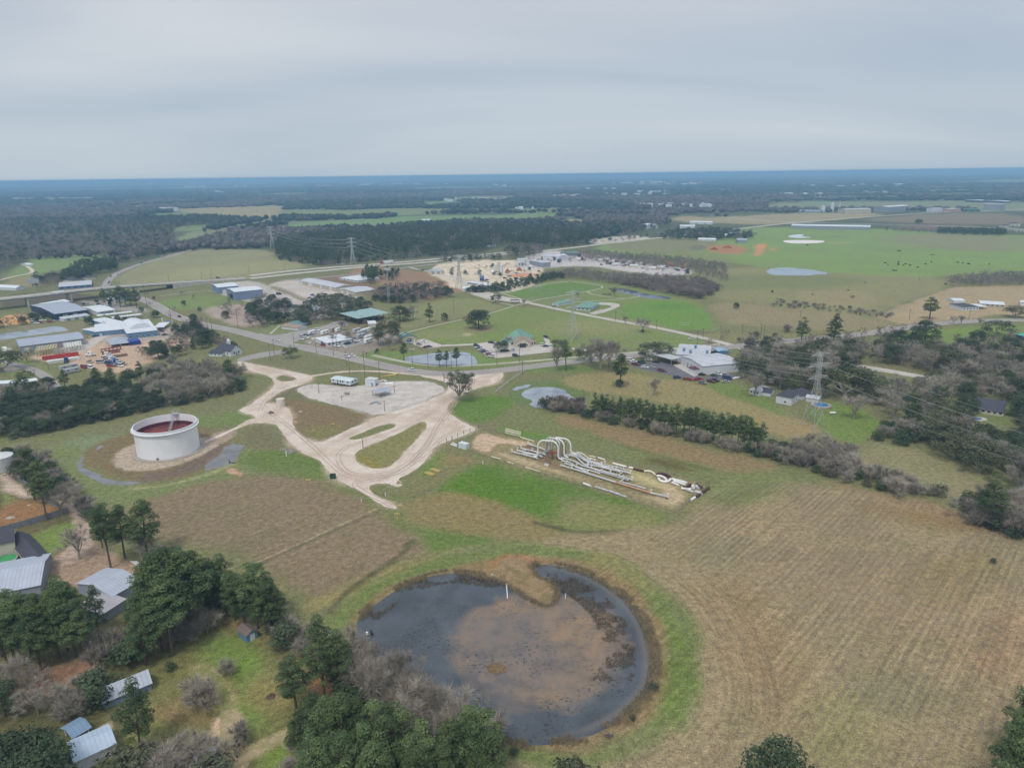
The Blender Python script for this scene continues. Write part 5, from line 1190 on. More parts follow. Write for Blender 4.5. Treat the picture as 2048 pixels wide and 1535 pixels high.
MD = mat('door_white', (.62, .63, .64), .6, var=.05); MDG = mat('door_grey', (.25, .27, .3), .6, var=.05); MBRN = mat('post_brown', (.12, .08, .06), .8); MTRIM = mat('red_trim', srgb(112,62,66,.9), .7)
U3 = (.2, .5, .8); U5 = (.1, .3, .5, .7, .9); U6 = (.08, .25, .42, .58, .75, .92)
def B(*a, **k): return bld(*a, **k)
B('warehouse', 'long grey metal warehouse behind the equipment yard at the left', 'warehouse', (42,706), (170,689), (30,692), 693, 'long', 1.6, WG, RG, doors=[('f', U5, 4, 3.6, MD), ('l', (.5,), 4, 4, MDG)])
B('hall', 'white hall with a wide vaulted roof', 'hall', (256,678), (316,671), (238,655), 669, 'flat', 1, WB, RW, h=4.4, wins=[('f', U5, 2, 1, 1.2)])
p_, q_ = P(262,676), P(308,671)
B('vault_hall', 'white barrel vault rising from the flat roofed hall', 'hall', (264,670), (302,665), (248,654), 662, 'barrel', 4.2, WW, RW, over=.4, depth=30, h=4.6, wins=[('f', (.3,.5,.7), 3, 1.6, 2.4)])
B('hall_wing', 'long flat white wing left of the vaulted hall', 'building wing', (190,673), (250,667), (180,659), 668, 'flat', 1, WB, RW, h=3.7, wins=[('f', U5, 1.6, 1, 1)], doors=[('f', (.2,), 1.2, 2.1, MD)])
B('hall_wing', 'flat white wing behind the vaulted hall', 'building wing', (222,657), (252,652), (212,640), 652, 'flat', 1, WB, RW, depth=38, h=3.3)
B('hall_wing', 'small flat white wing at the far left of the hall', 'building wing', (166,666), (190,670), (163,658), 661, 'flat', 1, WB, RW, h=3.0, wins=[('f', U3, 1.2, 1, 1)])
B('kiosk', 'little grey hipped pavilion between the white wings', 'pavilion', (206,657), (222,655), (204,650), 653, 'hip', 1.8, WW, RG)
B('shelter', 'grey hipped open shelter on white posts beside the blue container', 'shelter', (222,695), (262,690), (216,684), 690, 'hip', 2.2, WW, RG, openp=True, post=WW)
B('container', 'blue skip container beside the grey hipped shelter', 'container', (260,691), (282,688), (258,686), 684, 'flat', 1, wallm('blue_steel', (48,64,140)), wallm('blue_steel_top', (60,76,150)), over=0)
B('warehouse', 'large blue-roofed warehouse with navy front near the overpass', 'warehouse', (112,640), (178,631), (92,618), 628, 'long', 1.6, WN, RG, doors=[('f', (.3,.6,.9), 4, 4, MDG)], wins=[('f', (.15,.45,.75), 3, 1.4, 3.5)])
B('lean_to', 'low white lean-to in front of the navy warehouse', 'shed', (127,643), (180,635), None, 638, 'shed', .9, WW, RWL, depth=8, doors=[('f', U3, 3, 2.2, MDG)])
B('warehouse', 'white roofed shed behind the navy warehouse', 'warehouse', (93,618), (142,609), None, 611, 'long', 1.5, WW, RW, depth=18)
B('warehouse', 'small white warehouse right of the navy one', 'warehouse', (196,631), (232,626), (187,618), 624, 'long', 1.3, WW, RW, wins=[('f', U3, 1.4, .9, 1.6)], doors=[('f', (.35,.65), 3, 3, MDG)])
B('carport', 'left long thin white carport behind the white hall', 'carport', (197,638), (265,630), None, 634, 'shed', .3, None, RW, openp=True, depth=5, h=2.8)
B('carport', 'right long thin white carport behind the white hall', 'carport', (226,642), (284,635), None, 637, 'shed', .3, None, RW, openp=True, depth=5, h=2.8)
B('carport', 'short white carport right of the vaulted hall', 'carport', (308,661), (328,660), (303,653), 655, 'shed', .4, None, RW, openp=True)
B('barn', 'white curved roof barn at the far left below the billboard', 'barn', (33,581), (51,578), (13,567), 576, 'short', 2.2, WW, RW)
B('shop_building', 'long low building with a blue stripe behind the overpass', 'shop', (118,579), (184,574), (117,570), 574, 'flat', 1, wallm('stripe_blue', (92,130,176)), RWL, wins=[('f', U5, 3, 1.4, 1)])
B('house', 'grey roofed houses seen between overpass and curving road', 'house', (148,566), (170,563), (146,560), 561, 'hip', 2, WC, RD)
B('house', 'grey roofed house nearest the curving road', 'house', (176,560), (192,558), (172,554), 555, 'hip', 2, WC, RD)
B('shed', 'tiny white shed in the far green clearing', 'shed', (56,533), (67,532), (55,529), 529.5, 'long', 1.2, WW, RW)
B('shed', 'light shed behind the pines beside the overpass', 'shed', (212,606), (246,604), (212,598), 600, 'flat', 1, WW, RW)
B('warehouse', 'left blue-grey warehouse of the twin pair with white roofs', 'warehouse', (437,588), (478,584), None, 575, 'long', 1.2, WBG, RW, depth=30, doors=[('f', (.3,.7), 4, 4, MD)])
B('warehouse', 'right blue-grey warehouse of the twin pair with white roofs', 'warehouse', (471,601), (527,595), None, 584, 'long', 1.2, WBG, RW, depth=30, doors=[('r', (.3,), 4, 4, MD)])
B('warehouse', 'low grey metal shed in the concrete yard with lorries', 'warehouse', (600,629), (637,628), None, 621, 'long', 1, WG, RG, depth=22)
B('warehouse', 'low grey metal building right of the twin warehouses', 'warehouse', (528,610), (566,618), None, 611, 'long', 1, WBG, RG, depth=16)
B('warehouse', 'longest tan warehouse in the concrete yard', 'warehouse', (600,568), (672,583), None, 561, 'long', 1.8, WT, RWL, depth=21, doors=[('f', (.05,.28,.34,.6,.86), 4.5, 4, MD)])
B('warehouse', 'shorter tan warehouse at the right end of the long one', 'warehouse', (674,586), (711,593), None, 578, 'short', 1.6, WT, RWL, depth=26, doors=[('f', (.3,.6), 4, 4, MD)])
B('office', 'low white building behind the tan warehouses', 'office', (678,559), (716,565), (690,552), 557, 'flat', 1, WW, RW, wins=[('f', U5, 2, 1, 1)])
B('shed', 'large open sided shed with a pale teal roof and bales beneath', 'open shed', (716,650), (779,638), (697,640), 637, 'shed', 1.4, None, roofm('roof_pale_teal', (150,178,178)), openp=True, post=MBRN)
B('barn', 'tan barn with a green roof and two skylights', 'barn', (806,687), (833,684), (787,682), 676, 'short', 1.9, WT, RDG, wins=[('l', (.5,), 1, 1, 1.4)], doors=[('f', (.48,), 3.4, 3.2, M_GLASS), ('f', (.85,), 1, 2.1, MD)])
B('shop_building', 'white flat roofed building at the front of the caravan lot', 'shop', (654,693), (704,685), (636,682), 686, 'flat', 1, WW, RW, wins=[('f', (.1,.25,.5), 1.8, 1.1, 1)], doors=[('f', (.38,), 1.1, 2.1, MDG), ('l', (.4,), 3, 2.5, M_GLASS)])
B('house', 'brown brick house with a teal hipped roof', 'house', (563,657), (600,658), (553,648), 652, 'hip', 2.4, WBR, RTEAL, wins=[('f', U3, 1.5, 1.2, .9)])
B('garage', 'white garage wing with tan roof beside the brick house', 'garage', (597,661), (615,656), (583,652), 656, 'short', 1.6, WW, RTAN, doors=[('f', (.5,), 4, 2.2, MD)])
B('shed', 'pale panel shed behind the caravans', 'shed', (738,656), (753,655), (738,650), 648, 'flat', 1, WC, RW)
B('church', 'white chapel with a dark roof on the lawn by the road', 'church', (462,713), (485,707), (441,706), 703, 'short', 3.6, WW, RD, wins=[('f', (.3,.7), 1, 1.8, 1.2), ('l', U3, .9, 1.6, 1.1)], doors=[('f', (.5,), 1.4, 2.3, MDG)])
B('church_annex', 'low white annex left of the chapel', 'annex', (418,712), (444,713), (412,707), 708, 'long', 1.6, WW, RD, wins=[('f', U3, .9, .9, 1)])
def steeple():
 p = P(460, 706); o = empty('steeple', (p.x, p.y, 5.5), .5, 'square white steeple standing on the chapel roof', 'steeple'); b = MB(); b.box((0, 0, 1.6), (2.2, 2.2, 4.2)); b.build('tower', WW, o); b = MB(); b.box((0, 0, 4.6), (2.4, 2.4, 1.8), 0, 0, .05); b.build('spire', WW, o)
steeple()
B('office_trailer', 'long white office trailer raised on dark piers in the gravel lot', 'office trailer', (663,768), (701,774), (714,768), 757, 'long', .6, WW, roofm('trailer_roof', (206,220,222)), floor0=1.2, wins=[('f', (.12,.5,.62,.88), 1, 1, 1.1), ('r', (.3,.7), 1, 1.1, 1)], doors=[('f', (.35,), 1, 2, MDG)])
b = MB()
for i in range(6):
 for j in (0, 1): q = P(663, 768).lerp(P(701, 774), (i + .3) / 5.8) + Vector((.3, .5 + j * 4.6, .6)); b.box(q, (.5, .5, 1.2))
for i, o in enumerate(b.parts('pier', MDG, None)): tag(o, 'dark pier block carrying the long white office trailer', 'pier', 'piers under the office trailer')
B('hut', 'white metal hut right of the office trailer', 'hut', (731,771), (750,773), (758,769), 758, 'flat', 1, WW, roofm('hut_roof', (214,214,208)), over=.1, doors=[('f', (.72,), 1.2, 2.2, MDG), ('r', (.5,), 1.1, 1.6, M_GLASS)])
B('shelter', 'grey open shelter in the middle of the gravel lot', 'shelter', (757,796), (782,790), (752,792), 790, 'long', .7, None, RG, openp=True, depth=7, h=3)
B('container', 'small white ribbed container at the west end of the pipe yard', 'container', (917,895), (932,899), (940,896), 886, 'flat', 1, wallm('cont_white', (214,224,228), stripes=(0, .6, .15)), WW, over=.05)
B('clinic', 'clinic with a big pale green hipped roof', 'clinic', (999,690), (1050,693), (1010,678), 683, 'hip', 7.5, WC, RGR, depth=24, wins=[('f', U3, 1.6, 1.3, 1)])
B('clinic_wing', 'tan roofed wing at the right of the green roofed clinic', 'clinic wing', (1046,695), (1072,690), None, 687, 'hip', 3.5, WC, RTAN, depth=16, wins=[('f', (.7,.9), 1.4, 1.3, 1)])
B('clinic_entrance', 'cream gabled entrance front of the clinic with arched glass', 'clinic entrance', (1031,696), (1060,694), None, 686, 'short', 3.2, WC, RTAN, depth=10, wins=[('f', (.2,.8), 1, 1.6, 1)], doors=[('f', (.5,), 5, 3.2, M_GLASS)])
B('hall', 'white hall with a green hipped roof in the sports park', 'hall', (1152,620), (1180,622), (1196,613), 613, 'hip', 2.6, WW, RGR, wins=[('f', U3, 1.3, 1.2, .9), ('r', U3, 1.3, 1.2, .9)], over=1.2)
B('hall', 'smaller white hall with a green roof left of the park hall', 'hall', (1104,610), (1117,612), (1140,606), 606, 'short', 1.6, WW, RGR, doors=[('f', (.5,), 1.6, 2.1, MDG)])
B('workshop', 'long white workshop with a light grey roof and brown trim', 'workshop', (1362,729), (1405,750), (1478,742), 720, 'short', 1.3, WW, RWL, doors=[('f', (.08,.24,.4,.56,.72,.88), 5, 4, MD)], h=5.5)
B('workshop_canopy', 'low canopy at the left end of the workshop with a car beneath', 'canopy', (1342,731), (1361,727), (1329,721), 722, 'flat', 1, None, RWL, openp=True, depth=14, h=4)
B('workshop_wing', 'rear flat roofed wing of the workshop', 'workshop wing', (1352,723), (1418,727), None, 715, 'flat', 1, WW, RWL, depth=30, h=4.9)
for i, (x, y) in enumerate([(1367,717), (1380,721), (1390,711), (1413,722)]):
 p = P(x, y); o = empty('roof_vent', (p.x, p.y, 5.6), 0, f'{ORD[i]} blue-grey roof vent on the workshop, from the left', 'roof vent', 'vents on the workshop roof'); b = MB(); b.tube((0, 0, -.6), (0, 0, 1.6), .8, .8, 10); b.build('duct', WB, o); b = MB(); b.lathe([(1.05, 1.6), (1.05, 1.9), (.02, 2.3)], 10); b.build('cap', RG, o)
B('porch', 'small red framed white porch against the workshop front', 'porch', (1377,744), (1388,748), None, 739, 'flat', 1, WW, MTRIM, depth=4, h=3)
B('carport', 'pale blue arched carport behind the workshop', 'carport', (1437,709), (1457,708), (1433,704), 705, 'barrel', 1, WB, roofm('blue_tarp', (150,186,214)), h=2.2)
B('house', 'white house with a dark hipped roof by the transmission tower', 'house', (1551,805), (1582,811), (1603,803), 790, 'hip', 3, WW, RD, wins=[('r', (.3,.7), 1, 1.1, 1.2), ('f', (.6,), 1, 1, 1)])
B('house', 'dark roofed wing right behind the white hipped house', 'house', (1603,800), (1630,795), (1598,786), 791, 'hip', 2.6, WW, RD)
B('shed', 'small white shed beside the round pool', 'shed', (1611,802), (1636,806), (1640,800), 797, 'long', .8, WW, RWL)
B('house', 'small white house with white roof half hidden by oaks', 'house', (1498,787), (1519,792), (1512,778), 778, 'hip', 1.6, WW, RWL, wins=[('f', U3, 1, 1, 1)])
B('house', 'low white house behind the dark car by the oaks', 'house', (1522,790), (1541,793), None, 784, 'long', 1.5, WW, RD, depth=8)
B('house', 'house with a long dark roof beside the small blue pool', 'house', (1948,824), (2006,833), (2030,822), 817, 'long', 4, WC, RD, wins=[('f', U5, 1.4, 1.2, .9), ('l', (.5,), 1.2, 1.2, 1)])
B('mobile_home', 'white mobile home at the left with a small tree in front', 'mobile home', (27,776), (76,768), (18,768), 768, 'long', .5, WW, RW, depth=7, wins=[('f', U5, 1, 1, 1)])
B('mobile_home', 'white mobile home cut by the left edge', 'mobile home', (-30,778), (18,775), None, 769, 'long', .5, WW, RW, depth=7, wins=[('f', U5, 1, 1, 1)])
B('house', 'white bungalow with a dark grey roof on the brown field', 'house', (1925,621), (1957,620), (1926,613), 614, 'hip', 2, WW, RD, wins=[('f', U5, 1.2, 1.2, .9)])
B('shed', 'long white roofed shed behind the bungalow', 'shed', (1908,606), (1930,606), (1908,601), 602, 'long', 1, WW, RW)
B('mobile_home', 'long white mobile home right of the bungalow', 'mobile home', (1960,612), (2009,615), (1962,606), 607, 'long', .7, WT, RW, wins=[('f', U5, 1.2, 1, 1)])
B('carport', 'white carport right of the bungalow', 'carport', (1957,618), (1973,618), (1957,613), 614, 'flat', 1, None, RW, openp=True)
B('shop_building', 'dark blue building with a teal roof at the right edge', 'shop', (2030,676), (2080,690), (2030,664), 668, 'shed', 1, WN, roofm('roof_bright_teal', (70,190,170)))
B('shed', 'white shed at the right edge above the road', 'shed', (2040,610), (2070,612), None, 604, 'long', 1, WW, RW, depth=8)
B('house', 'cream house with a dark grey roof at the left edge', 'house', (64,1141), (104,1127), None, 1129, 'short', 2.2, WC, RD, depth=24, wins=[('f', (.3,.7), 1.5, 1.2, .9)], doors=[('f', (.5,), 2.2, 2.2, MDG)])
B('house', 'dark roofed wing of the house at the left edge, behind the round pool', 'house', (-40,1124), (34,1106), None, 1098, 'long', 2.4, WC, RD, depth=11)
B('barn', 'metal roofed barn at the left edge in front of the dark roofed house', 'barn', (-40,1216), (84,1190), (38,1142), 1178, 'long', 2.2, WG, RMET, h=3.6)
B('barn', 'upper ribbed metal roof among the pines', 'barn', (228,1212), (284,1180), None, 1188, 'long', 1.6, WG, RMET, depth=16, h=3.4)
B('shed', 'lower grey metal roof among the pines', 'shed', (208,1246), (254,1216), None, 1232, 'shed', .7, WG, roofm('roof_dull_metal', (176,172,176)), depth=9, h=3)
B('barn', 'blue-grey barn with a ribbed white metal roof beside the lawn', 'barn', (210,1418), (304,1379), (197,1396), 1403, 'long', 2.0, WBG, RMET)
B('shed', 'little blue roofed open shed at the bottom left', 'shed', (150,1490), (183,1470), (139,1479), 1480, 'long', .8, None, roofm('roof_sky_blue', (128,152,176)), openp=True, post=WW, depth=5)
B('shed', 'white-blue metal roof at the bottom left edge', 'shed', (155,1545), (234,1508), None, 1525, 'long', .9, WW, roofm('roof_pale_blue', (186,202,220)), depth=7, h=3)
B('shed', 'grey roof corner at the bottom edge by the sandy track', 'shed', (404,1562), (442,1545), None, 1545, 'long', 1, WW, RMET, depth=6)
B('shed', 'blue garden shed at the corner of the lawn and grove', 'shed', (495,1285), (516,1274), (482,1269), 1272, 'short', .9, WB, roofm('roof_brown_grey', (128,112,108)), doors=[('f', (.5,), 1.4, 2, WW)])
# industrial quarter and far sheds: (A, B, top, depth, roof, wall, roofmat, label)
for a in [((955,575),(967,575),568,7,'flat',WW,RW,'left white cabin at the sand works gate'), ((969,577),(981,576),570,7,'long',WW,RW,'right white cabin at the sand works gate'), ((925,583),(939,583),577,6,'long',WW,RW,'white hut beside the lattice tower at the sand works'),
          ((935,568),(956,571),566,8,'flat',WG,RW,'long white canopy roof in the sand works'), ((1034,531),(1050,531),519,14,'flat',WW,RWL,'tall pale block behind the sand works'), ((1060,530),(1086,535),521,12,'flat',WG,RWL,'pale concrete shed right of the sand works'),
          ((1088,520),(1117,522),512,22,'long',WW,RWL,'white building with two dark doors behind the sand works'), ((1118,520),(1136,518),513,18,'long',WW,RW,'white roof right of the two-door building'), ((1126,512),(1157,511),507,16,'long',WBG,RTEAL,'pale green roofed shed by the far highway'),
          ((858,548),(885,548),542,12,'hip',WC,RG,'grey roofed house left of the sand works'), ((905,483),(918,483),476,10,'hip',WW,RG,'house with grey roof in the pine wood'), ((978,495),(992,494),487,12,'hip',WW,RTEAL,'house with green roof at the pine wood edge'),
          ((1260,536),(1276,536),531,10,'flat',WC,RW,'cream container in the brown thicket yard'), ((1293,458),(1315,457),450,22,'barrel',WW,RW,'big white shed beside the far highway'), ((1360,458),(1390,458),452,20,'long',WW,RW,'white shed behind the dark belt'),
          ((1379,448),(1424,449),444,24,'long',WW,RW,'long white roof in the far brown fields'), ((1396,481),(1431,482),478,8,'long',WW,RW,'low white shed at the edge of the dark belt'), ((1461,474),(1483,473),467,14,'long',WN,RG,'dark barn by the far belt'), ((1474,486),(1494,486),480,14,'long',WG,RG,'grey farm shed above the orange pit'),
          ((1450,475),(1460,475),470,8,'long',WW,RW,'small white shed by the dark barn'), ((842,444),(860,444),440,14,'long',WW,RW,'white barn in the far green field'), ((905,447),(920,446),441,12,'long',WW,RW,'second white barn in the far green field'), ((940,424),(952,424),421,12,'long',WC,RTAN,'tan barn at the far field edge'),
          ((1582,457),(1740,460),451,42,'long',WG,RW,'very long white roofed building at the edge of the green pasture'), ((1690,428),(1742,427),419,40,'long',WT,RWL,'tan warehouse beside the batching towers'), ((1597,425),(1640,426),421,24,'long',WG,RG,'low grey shed left of the batching towers'),
          ((1775,425),(1818,422),414,44,'long',WG,RW,'warehouse with a blue-grey porch on the far road'), ((1865,424),(1885,423),417,20,'flat',WW,RW,'white building on the far road'), ((1898,424),(1921,423),418,20,'flat',wallm('wall_pinkish', (190,150,140)),RW,'pinkish building on the far road'),
          ((1926,423),(1960,423),419,14,'long',wallm('wall_green', (60,96,70)),RDG,'dark green building on the far road'), ((1965,420),(2000,421),408,34,'flat',WG,RWL,'tall grey building with a canopy on the far road'), ((1930,404),(1960,405),400,26,'barrel',WN,RW,'left arched white roof of the far pair'),
          ((1968,404),(2008,406),401,26,'barrel',WN,RW,'right arched white roof of the far pair'), ((1998,456),(2012,457),450,12,'hip',WC,RD,'first new house at the right edge'), ((2014,461),(2030,462),454,12,'hip',WC,RD,'second new house at the right edge'), ((2032,463),(2050,464),456,12,'hip',WC,RD,'third new house at the right edge'), ((2020,453),(2040,453),447,12,'hip',WC,RD,'fourth new house behind the others at the right edge')]:
 B('building', a[7], 'building', a[0], a[1], None, a[2], a[4], 2.0, a[5], a[6], depth=a[3], doors=[('f', (.3,.7), 3, 3, MDG)] if a[3] > 10 else ())
r_ = random.Random(9); fb = []
for (x0, x1, y0, y1, n, c) in [(8,185,399,402,16,RTAN), (458,510,373,374,2,RW), (345,400,374,376,4,RW), (414,440,385,387,3,RW), (574,667,372,375,10,RTAN), (677,897,369,372,16,RW), (987,1022,371,373,4,RW), (1079,1151,393,395,9,RTAN), (1168,1231,380,381,3,RW), (1199,1256,391,392,3,RW), (1269,1329,385,392,10,RW),
                               (1371,1404,396,397,3,RTAN), (1224,1399,364,370,26,RW), (1259,1414,412,416,14,RWL), (1560,1640,391,393,8,RW), (1720,1770,387,389,5,RTAN), (845,980,381,383,0,RW), (290,350,421,424,4,RW), (1030,1065,420,424,5,RW), (880,1020,399,404,16,RTAN), (700,730,416,418,3,RTAN), (1600,1800,370,376,8,RW)]:
 for i in range(n):
  x, y = r_.uniform(x0, x1), r_.uniform(y0, y1); d = P(x, y).length; w = d / 1420 * r_.uniform(4, 12); fb.append((d, x, y, w, c))
for d, x, y, w, c in fb:
 p = P(x, y); q = proj(p + Vector((w, 0, 0)))
 B('distant_building', 'pale roofed building showing as a light speck in the distant blue woodland', 'building', (x, y), (q[0], y - .012 * (q[0] - x)), None, 0, 'long', d / 1420 * .6, WW, c, depth=w * 1.2, h=10 + d / 1420 * .7, group='pale specks of distant buildings')
def water_tower():
 p = P(771.5, 372); s = p.length / 1420; o = empty('water_tower', (p.x, p.y, 0), 0, 'white water tower on the horizon woods', 'water tower'); b = MB(); b.tube((0, 0, 0), (0, 0, 9 * s), 1.1 * s, .8 * s, 12); b.build('stem', WW, o); b = MB(); b.lathe([(.6*s, 8.5*s), (2*s, 9.6*s), (2.2*s, 10.6*s), (1.2*s, 11.6*s), (.02, 12*s)], 20); b.build('tank', WW, o)
water_tower()
# silos of the sand works and the far batching towers
for i, (x, yb, tp, rr) in enumerate([(992.5,549,527,2.1), (997.6,550,522,2.3), (1002.6,550,528,2.1)]):
 p = P(x, yb); h = hgt(x, yb, tp); o = empty('silo', p, 0, ['left','tallest middle','right'][i] + ' pale silo of the three in the sand works', 'silo', 'silos of the sand works'); b = MB(); b.lathe([(rr, h * .3), (rr, h * .92), (.3, h)], 16); b.lathe([(.3, h * .17), (rr, h * .3)], 16); b.build('drum', WC if i == 1 else WW, o)
 b = MB()
 for j in range(4): b.tube((rr * .8 * math.cos(j * 1.57), rr * .8 * math.sin(j * 1.57), 0), (rr * .8 * math.cos(j * 1.57), rr * .8 * math.sin(j * 1.57), h * .32), .18, .18, 5)
 b.parts('leg', M_STEEL, o)
for i, (x, yb, tp, rr) in enumerate([(1645,424,410,5), (1663,424,404,4), (1678,423,404,1.6)]):
 p = P(x, yb); h = hgt(x, yb, tp); o = empty('batching_tower', p, 0, ['left blocky','tall middle','slim right'][i] + ' tower of the far concrete works', 'tower', 'towers of the far concrete works'); b = MB(); b.box((0, 0, h * .45), (rr * 2.4, rr * 2, h * .9), 0, 0, .8); b.build('body', WW, o); b = MB(); b.tube((0, 0, h * .88), (0, 0, h), rr * .4, rr * .3, 8); b.build('stack', WW, o)
for (x, y, w, h, c, lab) in [(986,549,4,4,'white','round white mixer tank left of the silos'), (964,563,5,6,'blue','blue block tank in the sand works')]:
 p = P(x, y); o = empty('tank', p, 0, lab, 'tank'); b = MB(); b.tube((-w/2, 0, h/2 + 1), (w/2, 0, h/2 + 1), h/2, h/2, 14); b.build('drum', paintm(c), o); b = MB(); b.box((-w/3, 0, .6), (.3, 2, 1.3)); b.box((w/3, 0, .6), (.3, 2, 1.3)); b.parts('leg', M_STEEL, o)
def heap(x, y, w, h, c, lab, name='heap', cat='heap', rough=.25, z=0.0):
 p = P(x, y); R_ = w / 2 * (p - Vector((0, 0, HC))).length / 1420; b = MB(); n = 14; r2 = random.Random(int(x * 7 + y))
 for k, f in enumerate((1, .82, .6, .35, .08)):
  for j in range(n): t = 2 * math.pi * j / n; q = R_ * f * (1 + r2.uniform(-rough, rough)); b.v.append((q * math.cos(t), q * math.sin(t) * .8, -.05 + h * (1 - f) ** .9 * (1 + r2.uniform(-.15, .15))))
  if k:
   for j in range(n): a, c2 = (k - 1) * n + j, (k - 1) * n + (j + 1) % n; b.f.append((a, c2, c2 + n, a + n)); b.m.append(0)
 b.f.append(tuple(4 * n + j for j in range(n))); b.m.append(0)
 o = b.build(name, gravelmat('heap_%d_%d_%d' % c, srgb(*c, .9), srgb(*[v * .86 for v in c], .9), srgb(*[v * .7 for v in c], .9), 6) if ('h', c) not in _me else _me[('h', c)], None, (p.x, p.y, z)); _me[('h', c)] = o.data.materials[0]; tag(o, lab, cat); return o
for a in [(1015,544,12,5,(168,104,80),'left red-brown earth heap in the sand works'), (1038,541,14,5,(170,108,82),'right red-brown earth heap in the sand works'), (948,537,26,4,(222,206,180),'large pale sand heap at the back of the sand works'), (925,545,22,3,(216,196,168),'pale sand heap left of the silos'),
          (900,541,18,3.5,(226,212,190),'whitish sand heap at the left of the sand works'), (1062,533,14,3,(226,222,216),'white gravel heap behind the red-brown ones'), (1045,556,14,3,(200,186,168),'beige heap in front of the red-brown ones'), (590,844,10,1.0,(206,164,136),'pinkish earth mound beside the dirt drive'),
          (628,860,6,1.2,(196,160,130),'small tan mound on the brown grass'), (601,823,9,.8,(190,176,160),'low grey mound on the brown grass'), (797,966,10,1.2,(172,140,120),'grey-brown earth mound at the tip of the gravel loop'), (582,903,22,1.6,(158,150,140),'grey rubble heap at the left of the gravel drive'), (565,898,12,.9,(170,158,144),'flat rubble heap left of the grey one'),
          (542,826,12,1.5,(120,110,104),'grey brush pile on the dirt pad'), (722,1006,8,.8,(176,146,112),'small mound round a white marker post'), (793,1034,7,.7,(160,150,104),'small mound with a yellow barrier'), (1428,499,16,4,(150,96,66),'dark orange spoil in the far clay pit'), (1455,496,20,5,(172,112,74),'orange spoil heap in the far clay pit'),
          (994,1336,40,.8,(134,112,86),'little brown islet in the round pond'), (984,1150,6,.9,(210,204,196),'white rocks on the pond shore'), (542,1392,18,1.0,(110,92,78),'burnt brown patch of debris on the lawn'), (20,1035,14,.8,(196,186,176),'scatter of pale scrap in the dirt yard'), (58,1010,8,.7,(190,172,150),'pale rubble in the dirt yard')]:
 heap(*a)
# truck yard at the left
def drums(n, a, c, rad, L, m_, label, grp, name='pipe_stack', cat='pipe stack'):
 A_, C_ = P(*a), P(*c); d = C_ - A_
 for i in range(n):
  p = A_ + d * (i / max(1, n - 1)); b = MB(); s = Vector((-d.y, d.x, 0)).normalized() * L / 2; b.tube(-s + Vector((0, 0, rad)), s + Vector((0, 0, rad)), rad, rad, 12); o = b.build(name, m_, None, (p.x, p.y, .06)); tag(o, label.replace('#', ORD[i]), cat, grp)
drums(14, (99,727), (156,719), 1.1, 3.2, M_WHP, '# white drum from the left in the row by the red pipes', 'row of white drums', 'drum', 'drum')
M_RED = mat('red_lead_paint', srgb(178,66,56,.9), .7, var=.3, dirt=((.16, .03, .03), .7))
def stack(a, c, n, rad, m_, lab, layers=2, seg=1):
 A_, C_ = P(*a), P(*c); d = (C_ - A_); s = Vector((-d.y, d.x, 0)).normalized(); o = empty('pipe_stack', A_, 0, lab, 'pipe stack'); b = MB()
 for l in range(layers):
  for k in range(n - l):
   q = s * (k + l * .5) * rad * 2 + Vector((0, 0, rad + l * rad * 1.75))
   b.tube(q, q + d, rad, rad, 8)
 b.parts('pipe', m_, o)
stack((86,721), (158,711), 4, .5, M_RED, 'longest stack of red pipes in the truck yard', 3); stack((96,726), (144,717), 2, .45, M_RED, 'shorter stack of red pipes in front of the longest', 2)
def truss(a, c, lab, m_=None, h=2.2):
 A_, C_ = P(*a), P(*c); d = C_ - A_; L = d.length; o = empty('steel_frame', A_, math.atan2(d.y, d.x), lab, 'steel frame', 'steel frames in the truck yard'); b = MB()
 for y in (0, 2.2):
  for z in (.3, h): b.box((L / 2, y, z), (L, .3, .3))
 b.parts('beam', m_ or M_RED, o); b = MB(); n = max(2, int(L / 2.2))
 for i in range(n + 1):
  for y in (0, 2.2): b.box((L * i / n, y, h / 2), (.25, .25, h))
  b.box((L * i / n, 1.1, h), (.25, 2.2, .25))
 b.parts('brace', m_ or M_RED, o)
M_DRED = mat('dark_red_steel', srgb(120,34,44,.9), .6, var=.2)
truss((204,705), (243,699), 'dark red steel frame behind the parked trucks', M_DRED); truss((206,709), (240,704), 'lower dark red steel frame in front of the first', M_DRED, 1.4)
truss((222,716), (255,711), 'rusty low steel frame right of the white trucks', mat('brown_steel', srgb(120,92,84,.9), .8), 1.2)
for i in range(7): truss((80 + i * 5.5, 712 - i * .9), (83 + i * 5.5, 703 - i * .9), f'{ORD[i]} cream steel frame from the left in front of the grey warehouse', mat('cream_steel', srgb(204,194,158,.9), .7), 4)
for i in range(6): truss((140 + i * 5, 704 - i * .8), (137 + i * 5, 696 - i * .8), f'{ORD[i]} white ribbed frame of the right hand group by the grey warehouse', M_WHP, 4)
for i in range(3): truss((115 + i * 8, 709 - i), (119 + i * 8, 707 - i), f'{ORD[i]} grey machine frame in the middle of the truck yard', M_STEEL, 3)
YT = 'trucks in the left yard'
hd = heading(215, 720, 10, 8)
for i, (x, y, c, w) in enumerate([(206,715,'white','leftmost of the diagonal row'),(210,718.5,'silver','second of the diagonal row'),(214,722,'white','third of the diagonal row'),(218,725.5,'lightblue','fourth of the diagonal row'),(224,729.5,'blue','fifth of the diagonal row'),(229,733,'silver','last of the diagonal row')]):
 lorry(x, y, hd + 1.9, c, c, f'{c} lorry tractor, {w} in the truck yard', 0, YT)
lorry(190,711, heading(190,711,-10,1), 'white', 'white', 'white lorry tractor alone beside the red frames', 0, YT); lorry(132,726, heading(132,726,4,-6), 'blue', 'white', 'blue lorry tractor beside the white drums', 0, YT)
